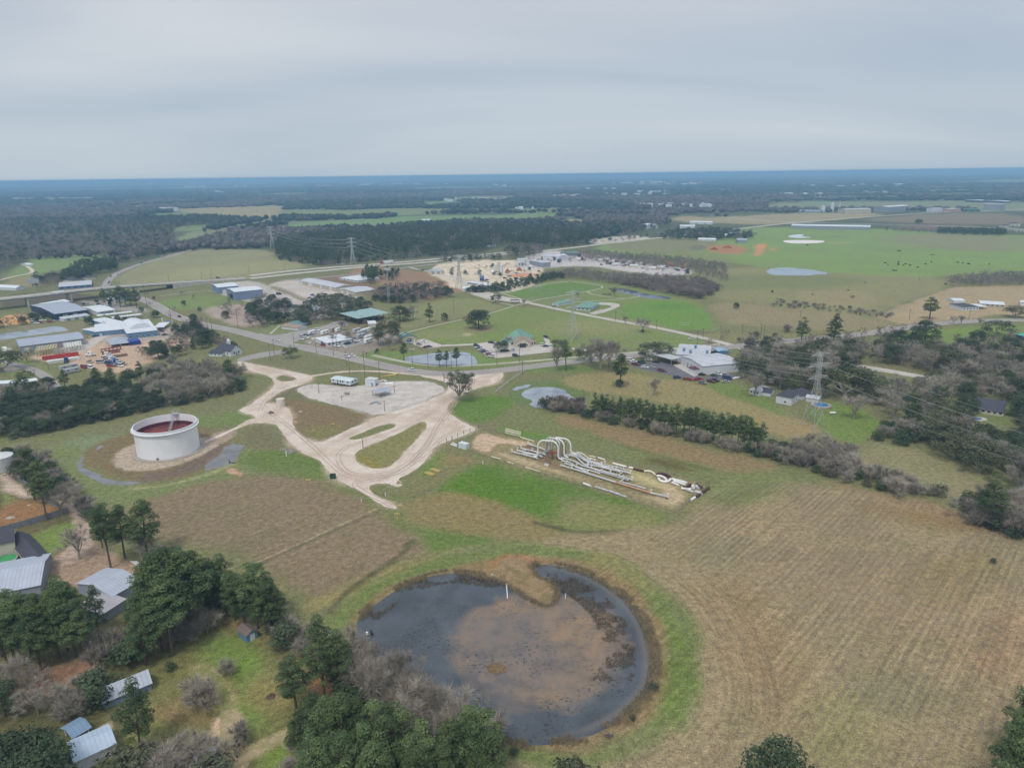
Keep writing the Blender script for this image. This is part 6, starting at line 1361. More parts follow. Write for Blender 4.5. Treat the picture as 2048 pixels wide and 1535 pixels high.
caravan(138,738, heading(138,738,10,-2), 'silver', 'silver caravan at the front of the truck yard', 'caravans in the truck yard', 11); caravan(144,745, heading(144,745,10,-2), 'silver', 'front caravan half hidden by the wood at the truck yard', 'caravans in the truck yard', 10)
caravan(12,703, heading(12,703,8,5), 'white', 'white trailer left of the long grey warehouse', 'trailers by the grey warehouse', 9); caravan(20,705, heading(20,705,8,5), 'tan', 'tan trailer left of the long grey warehouse', 'trailers by the grey warehouse', 8)
# cars -----------------------------------------------------------------
V = vehicle
hr = heading(760,730,60,12)
for a in [('suv','white',694,713.5,hr,'white car leading the pair on the road by the caravan lot'), ('sedan','white',705,712,hr,'white car second of the pair on the road by the caravan lot'), ('suv','white',823,741,hr+math.pi,'lone white car on the road bend by the gravel drive'), ('sedan','white',556,681,hr,'white car on the road at the side road mouth'),
          ('sedan','silver',340,631,heading(340,630,30,12),'silver car on the road left of the gravel lot'), ('suv','black',359,634,heading(350,633,30,12),'dark car on the road behind the silver one'), ('suv','black',384,642,heading(384,642,30,10),'dark car on the road nearing the church'),
          ('pickup','white',362,653,heading(362,653,10,-2),'white pickup in the lot right of the vaulted hall'), ('pickup','white',369,655,heading(369,655,10,-2),'second white pickup in the lot right of the vaulted hall'), ('pickup','maroon',324,663,heading(324,663,10,2),'dark red pickup under the short white carport'), ('sedan','black',330,670,heading(330,670,10,-1),'black car in the lot beside the vaulted hall'), ('sedan','navy',190,673,.3,'dark blue car at the left wing of the white hall'),
          ('sedan','white',1384,678,heading(1384,678,30,-3),'white car on the two lane road behind the workshop'), ('sedan','white',1568,681,heading(1568,681,30,-3),'white car on the road at the right before the pines'), ('sedan','white',1511,682,heading(1511,682,30,-3),'white car on the road right of the workshop'), ('sedan','white',1779,656,heading(1779,656,30,-4),'small white car on the far road bend at the right'),
          ('sedan','grey',1108,614,heading(1108,614,30,8),'grey car on the straight park road'), ('suv','black',222,553,heading(222,553,2,-6),'dark car at the start of the curving road'), ('sedan','black',219,564,heading(219,564,2,-6),'dark car on the curving road near the overpass'), ('sedan','grey',217,567,heading(217,567,2,-6),'grey car on the curving road near the overpass'),
          ('sedan','green',283,526.5,heading(283,526,20,-4),'dark green car on the curving road'), ('suv','silver',301,520,heading(301,520,20,-4),'silver car on the curving road'), ('suv','white',324,513.5,heading(324,513,20,-4),'first white car high on the curving road'), ('suv','white',339,509.5,heading(339,509,20,-4),'second white car high on the curving road'),
          ('suv','black',436,556,heading(436,556,30,-2),'dark van on the near highway lanes'), ('sedan','maroon',376,563,heading(376,564,30,-2),'dark red car on the overpass ramp'), ('pickup','white',676,528,heading(676,528,30,-4),'first white pickup on the far highway lanes'), ('pickup','white',686,527.5,heading(686,527,30,-4),'second white pickup on the far highway lanes'),
          ('van','lightblue',818,686,hr,'pale blue van at the green roofed barn'), ('sedan','grey',838,689,hr,'grey car at the green roofed barn'), ('pickup','white',848,684,hr,'white pickup nearest the lawn at the green roofed barn'), ('sedan','maroon',852,695,hr+.6,'maroon car at the edge of the barn driveway'), ('sedan','navy',858,694,hr+.6,'dark blue car beside the maroon one on the barn driveway'),
          ('pickup','red',647,691,hr,'bright red pickup at the left of the white shop'), ('pickup','white',674,693,hr,'white pickup with open bed at the white shop'), ('sedan','white',616,686,hr,'white car nearest the road by the satellite dish'), ('suv','white',613,676,hr,'white car in the upper left of the caravan lot'), ('suv','silver',604,674,hr,'silver car at the left end of the caravan lot'), ('sedan','white',602,679,hr,'white car second from the left end of the caravan lot'), ('sedan','black',612,671,hr,'dark car behind the white ones in the caravan lot'), ('sedan','grey',622,670,hr,'grey car in the caravan lot'),
          ('suv','white',634,661,hr,'white car behind the pointed white boat'), ('suv','navy',953,692,hr,'dark blue car alone at the clinic lot entrance'), ('pickup','navy',983,686,hr,'blue car behind the clinic tree'), ('suv','black',1007,703,.2,'black car under the clinic tree'), ('sedan','green',1013,702,.2,'dark green car under the clinic tree'), ('suv','lightblue',1026,701,1.3,'pale blue car right of the clinic tree'), ('suv','navy',1031,712,hr,'dark blue car leaving the clinic lot'),
          ('suv','black',1092,675,-1.0,'black car alone behind the clinic'), ('sedan','navy',1092,693,0,'dark blue car at the right of the clinic'), ('suv','white',1086,691,0,'white car at the right of the clinic')]: V(*a)
c5 = ['navy','white','silver','blue','navy','white','red','navy','white']
for i, c in enumerate(c5): V('sedan' if i % 2 else 'suv', c, 958 + i * 3.1, 698 + i * 1.9, heading(970,705,-10,-1), f'{c if c != "navy" else "dark blue"} car, {ORD[i]} from the left in the slanting row of the clinic lot', 'cars parked in the slanting row')
wk = [('suv','white',1261,721),('sedan','white',1268,724),('van','green',1283,727),('pickup','maroon',1272,730),('sedan','white',1290,735),('sedan','silver',1304,736),('sedan','black',1312,725),('sedan','white',1297,720),('sedan','maroon',1321,740),('sedan','maroon',1326,743),('suv','navy',1354,756),('sedan','red',1372,759),('sedan','red',1380,760),('pickup','red',1397,760),('suv','grey',1405,767),('pickup','maroon',1422,764),('pickup','black',1430,762),
      ('sedan','green',1428,752),('suv','white',1438,749),('sedan','silver',1450,750),('sedan','white',1446,744),('van','blue',1454,758),('sedan','silver',1452,764),('sedan','black',1404,750),('sedan','maroon',1348,726),('sedan','black',1429,706),('sedan','navy',1436,708),('pickup','red',1450,714),('suv','grey',1462,719),('sedan','black',1471,722),('sedan','white',1500,738),('sedan','orange',1503,754),('sedan','white',1512,756),('sedan','white',1518,755)]
zone = lambda x, y: 'behind the workshop' if y < 724 and x > 1400 else 'left of the workshop' if x < 1335 else 'in the shade of the trees right of the workshop' if x > 1490 else 'on the grass edge in front of the workshop'
cnt = {}
for k, c, x, y in sorted(wk, key=lambda q: q[2]):
 z = zone(x, y); cnt.setdefault(z, []).append(1); V(k, c, x, y, heading(x, y, 10, RNG.uniform(-1, 3)), f'{c} {"car" if k in ("sedan","suv") else k}, {ORD[len(cnt[z]) - 1]} from the left {z}', 'vehicles ' + z)
for i, (x, y) in enumerate([(1470,757), (1476,756)]):
 p = P(x, y); o = empty('boat', p, .8, ['left','right'][i] + ' of two small white hulls on the grass by the workshop', 'boat', 'small hulls by the workshop'); b = MB(); b.extr_y([(-2, .2), (1.4, .2), (2.2, .8), (-2, .8)], -.8, .8); b.build('hull', paintm('white'), o); b = MB(); b.box((-.3, 0, .86), (2, 1.2, .1)); b.build('cover', paintm('white'), o)
for a in [(625,668,'white','pointed white caravan at the road side of the lot',8),(650,668,'white','white caravan by the leafless tree',8),(668,662,'tan','tan caravan left of the leafless tree',8),(676,663,'white','short white caravan at the leafless tree',5),(732,664,'white','longest white caravan in the row behind the big bare tree',11),(724,668,'silver','silver caravan in front of the longest one',10),(714,664,'silver','grey caravan at the left of the row',9),(738,678,'white','white caravan right of the fence posts',9),(737,685,'white','front white caravan by the pale leafless tree',8),(722,675,'silver','silver caravan behind the white fence',9)]:
 caravan(a[0], a[1], heading(a[0], a[1], 10, -3), a[2], a[3], 'caravans in the roadside lot', a[4])
r_ = random.Random(12)
for i, (x, y) in enumerate([(702,680),(708,678),(714,682),(700,688),(706,690),(712,688),(718,686),(694,688)]): V(['suv','sedan','pickup'][i % 3], ['silver','grey','white','black'][i % 4], x, y, r_.uniform(-.4, .6), f'{["silver","grey","white","black"][i % 4]} vehicle, {ORD[i]} of the jumble behind the white fence', 'jumbled vehicles behind the white fence')
lorry(768,527, heading(768,527,-30,3), 'red', 'white', 'lorry with a red cab and long white trailer on the highway', 16)
lorry(112,590, heading(110,590,-30,3), 'white', 'white', 'white lorry with flat load on the overpass', 9, z=7.5)
for i, (x, y) in enumerate([(606,606),(612,607),(622,609),(618,604),(628,606),(558,589)]): V(['pickup','van'][i % 2], ['white','black','silver','grey','white','black'][i], x, y, r_.uniform(-.5, .5), f'{["white","black","silver","grey","white","black"][i]} vehicle in the concrete yard, {ORD[i]} of the loose group', 'vehicles in the concrete yard')
B('container', 'bright orange container in the concrete yard', 'container', (656,605), (668,606), None, 599, 'flat', 1, wallm('orange_steel', (216,90,50)), wallm('orange_top', (220,104,62)), over=0, depth=5)
for i, (x, y) in enumerate([(207,641),(214,640),(222,639.5),(230,638.5),(250,636),(266,636),(170,609),(176,610),(196,603),(202,604),(198,610),(205,612)]): V(['suv','pickup'][i % 2], ['navy','white','black','silver'][i % 4], x, y, r_.uniform(-.3, .5), f'{["dark blue","white","black","silver"][i % 4]} vehicle, {ORD[i]} of those round the navy warehouse and carports', 'vehicles near the navy warehouse')
for i in range(40):
 x = r_.uniform(1140, 1380); y = 520 + (x - 1140) * .085 + r_.uniform(-4, 5); c = r_.choice(['white','white','silver','grey','blue','red','tan'])
 if i % 5 == 0: lorry(x, y, r_.uniform(-.5, .5), c, 'white', 'lorry in the long yard behind the brown thicket', 7, 'lorries in the thicket yard')
 else: V(r_.choice(['suv','pickup','van']), c, x, y, r_.uniform(-.8, .8), 'vehicle standing in the long pale yard behind the brown thicket', 'vehicles in the thicket yard')
for i, (x, y) in enumerate([(862,541),(868,541),(880,541),(838,540),(845,541),(935,549),(955,546),(1010,557),(1078,519),(1150,516)]): V(['pickup','suv'][i % 2], ['white','black','silver'][i % 3], x, y, r_.uniform(-.8, .8), 'vehicle in the sand works quarter', 'vehicles of the sand works')
for i, (x, y, a) in enumerate([(1332,534,.6),(1345,533,2.4),(1365,537,.8)]):
 p = P(x, y); o = empty('crane', p, a, f'{ORD[i]} red lattice crane boom from the left in the thicket yard', 'crane', 'red cranes'); b = MB(); b.box((0, 0, 1.2), (5, 2.6, 2.2)); b.build('body', paintm('red'), o); b = MB(); b.tube((0, 0, 2), (11, 0, 7), .5, .25, 5); b.build('boom', paintm('orange'), o)
# park furniture, pools, poles, small things --------------------------------
def goal(px, py, rz, lab, w=7.3, h=2.4):
 o = empty('soccer_goal', P(px, py), rz, lab, 'goal', 'goals in the sports park'); b = MB()
 b.tube((-w/2, 0, 0), (-w/2, 0, h), .1, .1, 5); b.tube((w/2, 0, 0), (w/2, 0, h), .1, .1, 5); b.tube((-w/2, 0, h), (w/2, 0, h), .1, .1, 5)
 for s in (-1, 1): b.tube((s*w/2, 0, h), (s*w/2, 2, 0), .07, .07, 4)
 b.tube((-w/2, 2, .08), (w/2, 2, .08), .08, .08, 4); b.parts('bar', M_WHF, o); b = MB()
 for i in range(15): x = -w/2 + w*i/14; b.tube((x, 0, h), (x, 2, .05), .02, .02, 3, 0, False)
 b.build('net', M_WHF, o)
goal(1368,651, .05, 'white goal at the near end of the right sports field'); goal(1068,577, .25, 'leftmost of the three white goals on the left sports field'); goal(1076,575.5, .25, 'middle of the three white goals on the left sports field'); goal(1084,574, .25, 'rightmost of the three white goals on the left sports field')
M_POOL = watermat('pool_water', (.05, .22, .42), rough=.05)
def pool(px, py, rx, lab, above=True, dy=1.0):
 p = P(px, py); o = empty('pool', (p.x, p.y, 0), 0, lab, 'swimming pool'); h = 1.2 if above else .12; b = MB(); n = 32
 if above: b.lathe([(rx + 1.4, 0), (rx + 1.4, h - .1), (rx, h), (rx, h - .3)], n); b.build('deck', mat('pool_deck', (.34, .3, .26), .8), o)
 else: b.v = [((rx + 1.5) * math.cos(6.283 * j / n) * dy, (rx + 1.5) * math.sin(6.283 * j / n), .06) for j in range(n)]; b.f = [tuple(range(n))]; b.m = [0]; b.build('deck', M_CONC, o)
 b = MB(); b.v = [(rx * (1 + (0 if above else .18 * math.sin(2 * 6.283 * j / n))) * math.cos(6.283 * j / n) * dy, rx * math.sin(6.283 * j / n), h - .12 if above else .1) for j in range(n)]; b.f = [tuple(range(n))]; b.m = [0]; b.build('water', M_POOL, o)
pool(1642,813,3.6,'round above-ground pool in front of the transmission tower'); pool(1950,837,2.2,'small bright blue kidney pool beside the long dark roof', False, 1.5)
p = P(12,1122); o = empty('trampoline', p, 0, 'round green covered pool in the yard at the left edge', 'covered pool'); b = MB(); b.lathe([(3.2, 0), (3.2, .9), (.01, 1.0)], 24); b.build('cover', mat('green_cover', (.06, .3, .1), .5), o); b = MB(); b.lathe([(3.4, .7), (3.5, .95), (3.1, 1.0)], 24); b.build('rim', M_STEEL, o)
def small(name, px, py, lab, cat, parts, rz=0.0, group=None):
 o = empty(name, P(px, py, .02), rz, lab, cat, group)
 for pn_, m_, boxes in parts:
  b = MB()
  for q in boxes: b.box(*q)
  b.parts(pn_, m_, o)
M_YEL2 = mat('yellow_timber', srgb(226,196,120,.95), .7, var=.08)
for i, (x, y, w) in enumerate([(859,948,'front'),(871,941,'rear')]):
 small('timber_frame', x, y, w + ' of two yellow timber frames on the grass by the gravel loop', 'timber frame', [('beam', M_YEL2, [((0, -.6, .4), (4.6, .15, .5)), ((0, .6, .4), (4.6, .15, .5))]), ('strut', M_YEL2, [((x_, 0, .4), (.2, 1.2, .5)) for x_ in (-2.2, -1, 0, 1, 2.2)])], heading(x, y, 10, 3), 'yellow timber frames')
for i, (x, y, w) in enumerate([(800,1013,'at the end of the dirt spur'),(794,1030,'on the small mound'),(616,962,'at the brown field edge'),(665,850,'on the brown grass triangle')]):
 small('barrier', x, y, 'small yellow barrier ' + w, 'barrier', [('rail', M_YEL2, [((0, 0, .9), (2, .1, .2)), ((0, 0, .5), (2, .1, .2))]), ('post', M_YEL2, [((-.9, 0, .5), (.12, .3, 1)), ((.9, 0, .5), (.12, .3, 1))])], .3, 'yellow barriers')
small('bin', 666, 956, 'dark green bin at the corner of the gravel drive', 'bin', [('body', mat('bin_green', (.02, .09, .06), .6), [((0, 0, .9), (2.2, 1.6, 1.7))]), ('lid', M_TYRE, [((0, 0, 1.8), (2.3, 1.7, .15))])])
for (x, y, tp, w) in [(723,1005,996,'on the mound below the gravel loop'),(771,991,984,'on the grass south of the gravel loop'),(1131,1196,1187,'in the round pond by the spit'),(573,912,900,'at the grey rubble heap'),(966,928,920,'at the corner of the bright green field')]:
 h = max(1.4, hgt(x, y, tp)); small('marker_post', x, y, 'white marker post ' + w, 'post', [('post', M_WHP, [((0, 0, h/2), (.3, .3, h))]), ('cap', M_STEEL, [((0, 0, h), (.45, .45, .15))])], 0, 'white marker posts')
def jetty():
 A_, C_ = P(721,1272,.5), P(743,1267,.5); d = C_ - A_; L = d.length; o = empty('pump_jetty', A_, math.atan2(d.y, d.x), 'dark little pump jetty reaching into the round pond from the left', 'jetty'); b = MB(); b.box((L/2, 0, 0), (L, .25, .2)); b.build('walkway', M_CHAIN, o); b = MB(); b.box((L, 0, .5), (.5, 1.6, .8)); b.build('pump', M_TYRE, o); b = MB(); b.tube((L * .6, 0, .2), (L * .6, 0, .9), .3, .3, 8); b.build('float', M_WHP, o)
jetty()
a_, c_ = P(1013,1167,.4), P(1015,1196,.3); b = MB(); b.path([a_ - a_, c_ - a_], .16, 8); o = b.build('drain_pipe', M_WHP, None, a_); tag(o, 'thin white drain pipe running into the pond beside the spit', 'pipe')
small('outfall', 459, 926, 'dark valve stand at the right hand rainwater beside the tank', 'valve stand', [('post', M_TYRE, [((0, 0, .9), (.25, .25, 1.8))]), ('pipe', M_TYRE, [((1.5, -.4, .5), (3, .25, .25), -.3)])])
small('scrap', 752, 806, 'heap of pale blue-grey scrap panels in front of the grey shelter', 'scrap heap', [('panel', M_STEEL, [((math.sin(i * 2.3) * 2.4, math.cos(i * 1.7) * 1.4, .3 + .1 * (i % 4)), (1.8, 1.0, .25), i * .8) for i in range(14)])])
small('crate_frame', 694, 789, 'small dark caged unit in the gravel lot', 'caged unit', [('frame', M_CHAIN, [((s * 1.4, t * .9, .8), (.14, .14, 1.6)) for s in (-1, 1) for t in (-1, 1)] + [((0, .9, 1.5), (2.8, .12, .12)), ((0, -.9, 1.5), (2.8, .12, .12))]), ('unit', mat('dull_tan', (.3, .28, .2), .8), [((0, 0, .6), (1.8, 1.2, 1.0))])])
small('pallets', 778, 767, 'low white slab stack right of the white hut', 'slab stack', [('slab', M_WHP, [((0, 0, .2), (5, 3, .35), .2), ((.4, .1, .45), (4, 2.5, .15), .25)])])
small('scrap', 766, 762, 'jumbled pale pipes beside the white hut', 'scrap heap', [('pipe', M_WHP, [((math.sin(i) * 2, math.cos(i * 2) * 1.2, .3), (2.6, .3, .3), i * 1.3) for i in range(8)])])
small('timbers', 787, 752, 'long cream timbers on the brush by the road', 'timbers', [('beam', M_YEL2, [((i * 1.2 - 3, i * .9, .4 + .1 * i), (9 - i, .4, .4), .45 + .1 * i) for i in range(4)])])
small('dish', 626, 683, 'white satellite dish beside the road at the caravan lot', 'satellite dish', [('mast', M_STEEL, [((0, 0, 1), (.15, .15, 2))]), ('reflector', M_WHP, [((0, -.1, 2.4), (1.7, .25, 1.7))])])
small('sign_board', 338, 648, 'framed white sign on posts by the vaulted hall lot', 'sign', [('post', M_WHP, [((-3, 0, 2), (.3, .3, 4)), ((3, 0, 2), (.3, .3, 4))]), ('panel', WG, [((0, 0, 2.6), (5.6, .2, 2))])])
small('tall_post', 326, 650, 'tall slim white post left of the framed sign', 'post', [('shaft', M_WHP, [((0, 0, 3.2), (.6, .6, 6.4))])])
small('sign_board', 824, 700, 'low tan block sign on the lawn beside the pond', 'sign', [('panel', WT, [((0, 0, .6), (4, .5, 1.2))])])
small('picnic_shelter', 1030, 605, 'small brown arched shelter beside the park road', 'shelter', [('roof', MBRN, [((0, 0, 2.6), (9, 5, .3))]), ('post', MBRN, [((x_, y_, 1.3), (.3, .3, 2.6)) for x_ in (-4, 4) for y_ in (-2, 2)])])
small('playground', 1210, 590, 'dark play structure beside the park pond', 'play structure', [('deck', MBRN, [((0, 0, 1.5), (4, 3, .3)), ((5, 0, 1.2), (3, 2, .3))]), ('post', MBRN, [((x_, y_, 1.2), (.25, .25, 2.4)) for x_ in (-2, 2, 4, 6) for y_ in (-1, 1)])])
small('gas_tank', 1665, 828, 'small white gas tank on the lawn right of the round pool', 'gas tank', [('leg', M_STEEL, [((-.7, 0, .2), (.2, .8, .4)), ((.7, 0, .2), (.2, .8, .4))])])
p = P(1665,828); b = MB(); b.path([(-1.6, 0, .8), (-1.35, 0, .8), (1.35, 0, .8), (1.6, 0, .8)], [.2, .55, .55, .2], 10); o_ = [x for x in S.objects if x.name == 'gas_tank'][0]; b.build('vessel', M_WHP, o_)
small('lumber', 184, 1284, 'pale logs beside the pines at the left', 'log pile', [('log', M_WHP, [((i * .7, 0, .3), (.5, 3.4, .5), -.6) for i in range(3)])])
small('lumber', 270, 1128, 'white pipes lying under the tall driveway pines', 'pipes', [('pipe', M_WHP, [((i * .8, 0, .15), (.25, 6, .25), .9) for i in range(3)])])
small('hay_bales', 745, 642, 'dark purple-brown bales stacked under the open teal shed', 'bales', [('bale', mat('bale_dark', srgb(78,66,82,.9), .9, var=.2), [((-12 + i * 2.6, (i % 3) * 2.2 + 1, .8), (2.4, 1.8, 1.6), -.1) for i in range(11)])], heading(745,642,20,-4))
def skylights():
 a_, b__ = P(806,687), P(833,684); ex = (b__ - a_).normalized(); ey = Vector((-ex.y, ex.x, 0)); L = (b__ - a_).length; h = hgt(806,687,676)
 for i, f in enumerate((.35, .7)):
  q = a_ + ex * L * .24 + ey * 17 * f; o = MB().box((0, 0, 0), (L * .3, 1.0, .06)).build('skylight', M_WHP, None); o.location = (q.x, q.y, h + 1.9 * .48 + .26); o.rotation_euler = (0, -math.atan2(1.9, L / 2), math.atan2(ex.y, ex.x)); tag(o, ['nearer','farther'][i] + ' of two white skylights on the green barn roof', 'skylight', 'skylights of the green barn')
skylights()
# cattle -------------------------------------------------------------
def cow_me():
 me = bpy.data.meshes.new('cow'); sk = [((-.9,0,1.15),.34),((-.3,0,1.12),.40),((.4,0,1.15),.38),((.85,0,1.2),.27),((1.15,0,1.15),.17),((1.45,0,.95),.15),((1.7,0,.75),.1)]
 V_ = [q[0] for q in sk]; R_ = [q[1] for q in sk]; E_ = [(i, i + 1) for i in range(6)]
 for (x, r0) in ((-.85, 0), (.65, 2)):
  for s in (-1, 1):
   k = len(V_); V_ += [(x, s * .25, .75), (x + (.08 if x < 0 else -.03), s * .27, .42), (x, s * .27, .02)]; R_ += [.17, .09, .07]; E_ += [(r0, k), (k, k + 1), (k + 1, k + 2)]
 k = len(V_); V_ += [(-1.2,0,1.2),(-1.3,0,.6)]; R_ += [.06,.05]; E_ += [(0,k),(k,k+1)]
 me.from_pydata(V_, E_, []); o = bpy.data.objects.new('tmp', me); link(o); m_ = o.modifiers.new('s', 'SKIN'); sv = me.skin_vertices[0].data
 for i, r0 in enumerate(R_): sv[i].radius = (r0, r0)
 sv[0].use_root = True; dg = bpy.context.evaluated_depsgraph_get(); m2_ = bpy.data.meshes.new_from_object(o.evaluated_get(dg)); bpy.data.objects.remove(o); m2_.materials.clear(); m2_.materials.append(mat('cow_hide', (.025, .02, .018), .8)); m2_.name = 'cow'; return m2_
cm = cow_me()
for i, (x, y) in enumerate([(1796,502.5),(1800,503),(1797,525),(1796,529),(1797,530),(1811,529),(1806,531.5),(1863,510.5),(1868,510.5),(1851,529),(1863,524.5),(1915,526),(1925,527),(1936,528.5),(1938,528.5),(1835,535.5),(1787,542),(1792,542),(1770,527),(1776,530),(1820,531.5),(1978,529),(1614,491),(1616,491)]):
 o = bpy.data.objects.new('cow', cm); link(o); o.location = P(x, y, 0); o.rotation_euler = (0, 0, i * 1.7); o.scale = (1.15,) * 3; tag(o, 'small black cow grazing on the far green pasture', 'cow', 'black cattle on the far pasture')
# reeds in and round the pond -------------------------------------------
r = np.random.default_rng(21); w = np.array(WP(PONDW)); N_ = 60000
x = r.uniform(w[:, 0].min() - 4, w[:, 0].max() + 4, N_); y = r.uniform(w[:, 1].min() - 4, w[:, 1].max() + 4, N_); d = sdf(x, y, w); dens = fbm(x, y, 5, 3)
xm = w[:, 0].mean(); rim = (d > -1.0) & (d < 2.2) & (dens > .45); east = (d < -4.5) & (d > -13) & (x > xm + 12) & (dens > .47) & (y > w[:, 1].min() + 20); west = (d < -.5) & (d > -5) & (x < xm) & (y > np.median(w[:, 1])) & (dens > .56); ins_ = sdf(x, y, np.array(WP(smooth_px(SPIT))))
spt = (np.abs(ins_) < .8) & (d < 0); rim &= ins_ > 1
def tufts(sel, name, h, m_, lab, per=5):
 ii = np.where(sel)[0]; n = len(ii); a = r.random((n, per)) * 6.28; hh_ = h * (.5 + r.random((n, per))); cx_ = x[ii][:, None] + r.normal(size=(n, per)) * .25; cy_ = y[ii][:, None] + r.normal(size=(n, per)) * .25; wv = .07
 z0 = np.full((n, per), -.15); P0 = np.stack([cx_ - wv * np.cos(a), cy_ - wv * np.sin(a), z0], -1); P1 = np.stack([cx_ + wv * np.cos(a), cy_ + wv * np.sin(a), z0], -1); P2 = np.stack([cx_ + r.normal(size=(n, per)) * .25, cy_ + r.normal(size=(n, per)) * .25, z0 + hh_], -1)
 Vv = np.stack([P0, P1, P2], 2).reshape(-1, 3); o = bpy.data.objects.new(name, npmesh(name, Vv, np.arange(len(Vv)).reshape(-1, 3), m_)); link(o); tag(o, lab, 'reeds', kind='stuff')
M_REED = leafmat('dry_reed', [(.44, .35, .22), (.34, .28, .18), (.52, .44, .28)], .3); M_REEDD = leafmat('dark_reed', [(.11, .09, .07), (.15, .125, .095), (.075, .065, .05)], .3)
tufts(rim | spt, 'reeds', 1.0, M_REED, 'dry tan reeds fringing the round pond', 5); tufts(east | west, 'water_weeds', .45, M_REEDD, 'dark dead reeds standing in the shallow side of the pond', 4)
def scatter(poly, n, seed, dmax=330):
 w = WP(poly); xs = [p[0] for p in w]; ys = [p[1] for p in w]; r9 = np.random.default_rng(seed)
 x_, y_ = r9.uniform(max(min(xs), -260), min(max(xs), 330), n), r9.uniform(min(ys), max(ys), n); k = (np.hypot(x_, y_) < dmax) & (sdf(x_, y_, w) < -1) & (sdf(x_, y_, np.array(WP(smooth_px(POND)))) > 2); return x_[k], y_[k], r9
pw_ = np.array(WP(smooth_px(POND)))
sx_, sy_, r9 = scatter(RF, 330000, 31); a_, c_ = P(1700, 1400), P(1815, 1225); d_ = (c_ - a_).normalized(); dd_ = sdf(sx_, sy_, pw_); ring = (dd_ > 12) & (dd_ < 30) & (sx_ > pw_[:, 0].mean() - 10)
ac_ = sx_ * d_.y - sy_ * d_.x; al_ = sx_ * d_.x + sy_ * d_.y; q_ = np.round(ac_ / 1.9) * 1.9 + r9.normal(size=len(ac_)) * .2 + (fbm(al_, ac_, 30, 2) - .5) * 1.5
rx_, ry_ = q_ * d_.y + al_ * d_.x, -q_ * d_.x + al_ * d_.y; sel_ = ~ring & (fbm(sx_, sy_, 24, 3) > .44); x, y = rx_[sel_], ry_[sel_]
rr2 = ring & (np.abs(dd_ / 2.2 - np.round(dd_ / 2.2)) < .17); x, y = np.concatenate([x, sx_[rr2]]), np.concatenate([y, sy_[rr2]])
r = np.random.default_rng(8); kk = sdf(x, y, pw_) > 10; x, y = x[kk], y[kk]
M_STRAW = leafmat('straw', [(.52, .44, .33), (.42, .35, .25), (.62, .54, .42)], .1)
tufts(np.ones(len(x), bool), 'stubble', .38, M_STRAW, 'pale straw stubble left in rows over the right hand field', 2)
x, y, r = scatter([(-400,1000),(60,880),(500,800),(1000,790),(1500,930),(2048,1080),(2400,1300),(2400,1900),(-600,1900)], 260000, 32, 340)
kk = (fbm(x, y, 9, 3) > .53); x, y = x[kk], y[kk]
for q_ in (LOOP, YARD, DIRT2, LOT, RF): kk = sdf(x, y, np.array(WP(q_))) > .5; x, y = x[kk], y[kk]
tufts(np.ones(len(x), bool), 'grass', .26, leafmat('grass_tuft', [(.13, .155, .06), (.19, .18, .09), (.10, .12, .05)], .06), 'uneven grass tufts over the near lawns and banks', 2)
r_ = random.Random(41)
for nm_, n_, bx_ in (('in the truck yard', 12, (165,262,722,738)), ('in the sand works', 14, (890,1080,546,566)), ('in the left concrete yard', 10, (560,660,585,618)), ('beside the long tan warehouse', 7, (640,735,588,600)), ('by the navy warehouse', 8, (60,110,640,648))):
 ps_ = sorted([(r_.uniform(*bx_[:2]), r_.uniform(*bx_[2:])) for i in range(n_)])
 for i, (x_, y_) in enumerate(ps_):
  c_ = r_.choice(['white','white','silver','grey','blue','tan','red']); k_ = r_.choice(['pickup','van','suv','pickup']); w_ = 'car' if k_ == 'suv' else k_
  V(k_, c_, x_, y_, r_.uniform(-.7, .7), f'{c_} {w_}, {ORD[i]} from the left of the loose vehicles {nm_}', 'loose vehicles ' + nm_)
# ------------------------------------------------------------------ trees
def leafcloud(r, clusters, per, size, up=0.25, flat=0.0):
 "many small leaf-sized triangles spread over the shells of clump ellipsoids; clusters = (c, (rx, ry, rz))"
 Vs = []
 for c, rad in clusters:
  n = max(4, int(per * (rad[0] * rad[1] + rad[0] * rad[2]) / 2))
  u_ = r.normal(size=(n, 3)); u_ /= np.linalg.norm(u_, axis=1)[:, None]
  u_[:, 2] = np.where((u_[:, 2] < -0.45), -u_[:, 2], u_[:, 2])
  k = 0.72 + 0.36 * r.random(n)
  p = np.array(c) + u_ * np.array(rad) * k[:, None]
  nn = u_ + r.normal(size=(n, 3)) * 0.42 + np.array([0, 0, up]); nn /= np.linalg.norm(nn, axis=1)[:, None]
  t = np.cross(nn, r.normal(size=(n, 3))); t /= np.linalg.norm(t, axis=1)[:, None] + 1e-9; b_ = np.cross(nn, t)
  s = size * (0.6 + 0.8 * r.random(n))[:, None]
  Vs.append(np.stack([p + t * s, p - t * s * .5 + b_ * s * .8, p - t * s * .5 - b_ * s * .8], 1).reshape(-1, 3))
 V = np.concatenate(Vs); return V, np.arange(len(V)).reshape(-1, 3)
def hair(r, starts, dirs, L, w, n, spread=0.6):
 "fine twigs: thin long triangles fanning from the branch tips"
 i = r.integers(0, len(starts), n); p = np.array(starts)[i]; d = np.array(dirs)[i] + r.normal(size=(n, 3)) * spread
 d /= np.linalg.norm(d, axis=1)[:, None] + 1e-9; l = L * (0.4 + 0.9 * r.random(n))[:, None]
 s = np.cross(d, r.normal(size=(n, 3))); s /= np.linalg.norm(s, axis=1)[:, None] + 1e-9; s *= w
 V = np.stack([p - s, p + s, p + d * l], 1).reshape(-1, 3); return V, np.arange(len(V)).reshape(-1, 3)
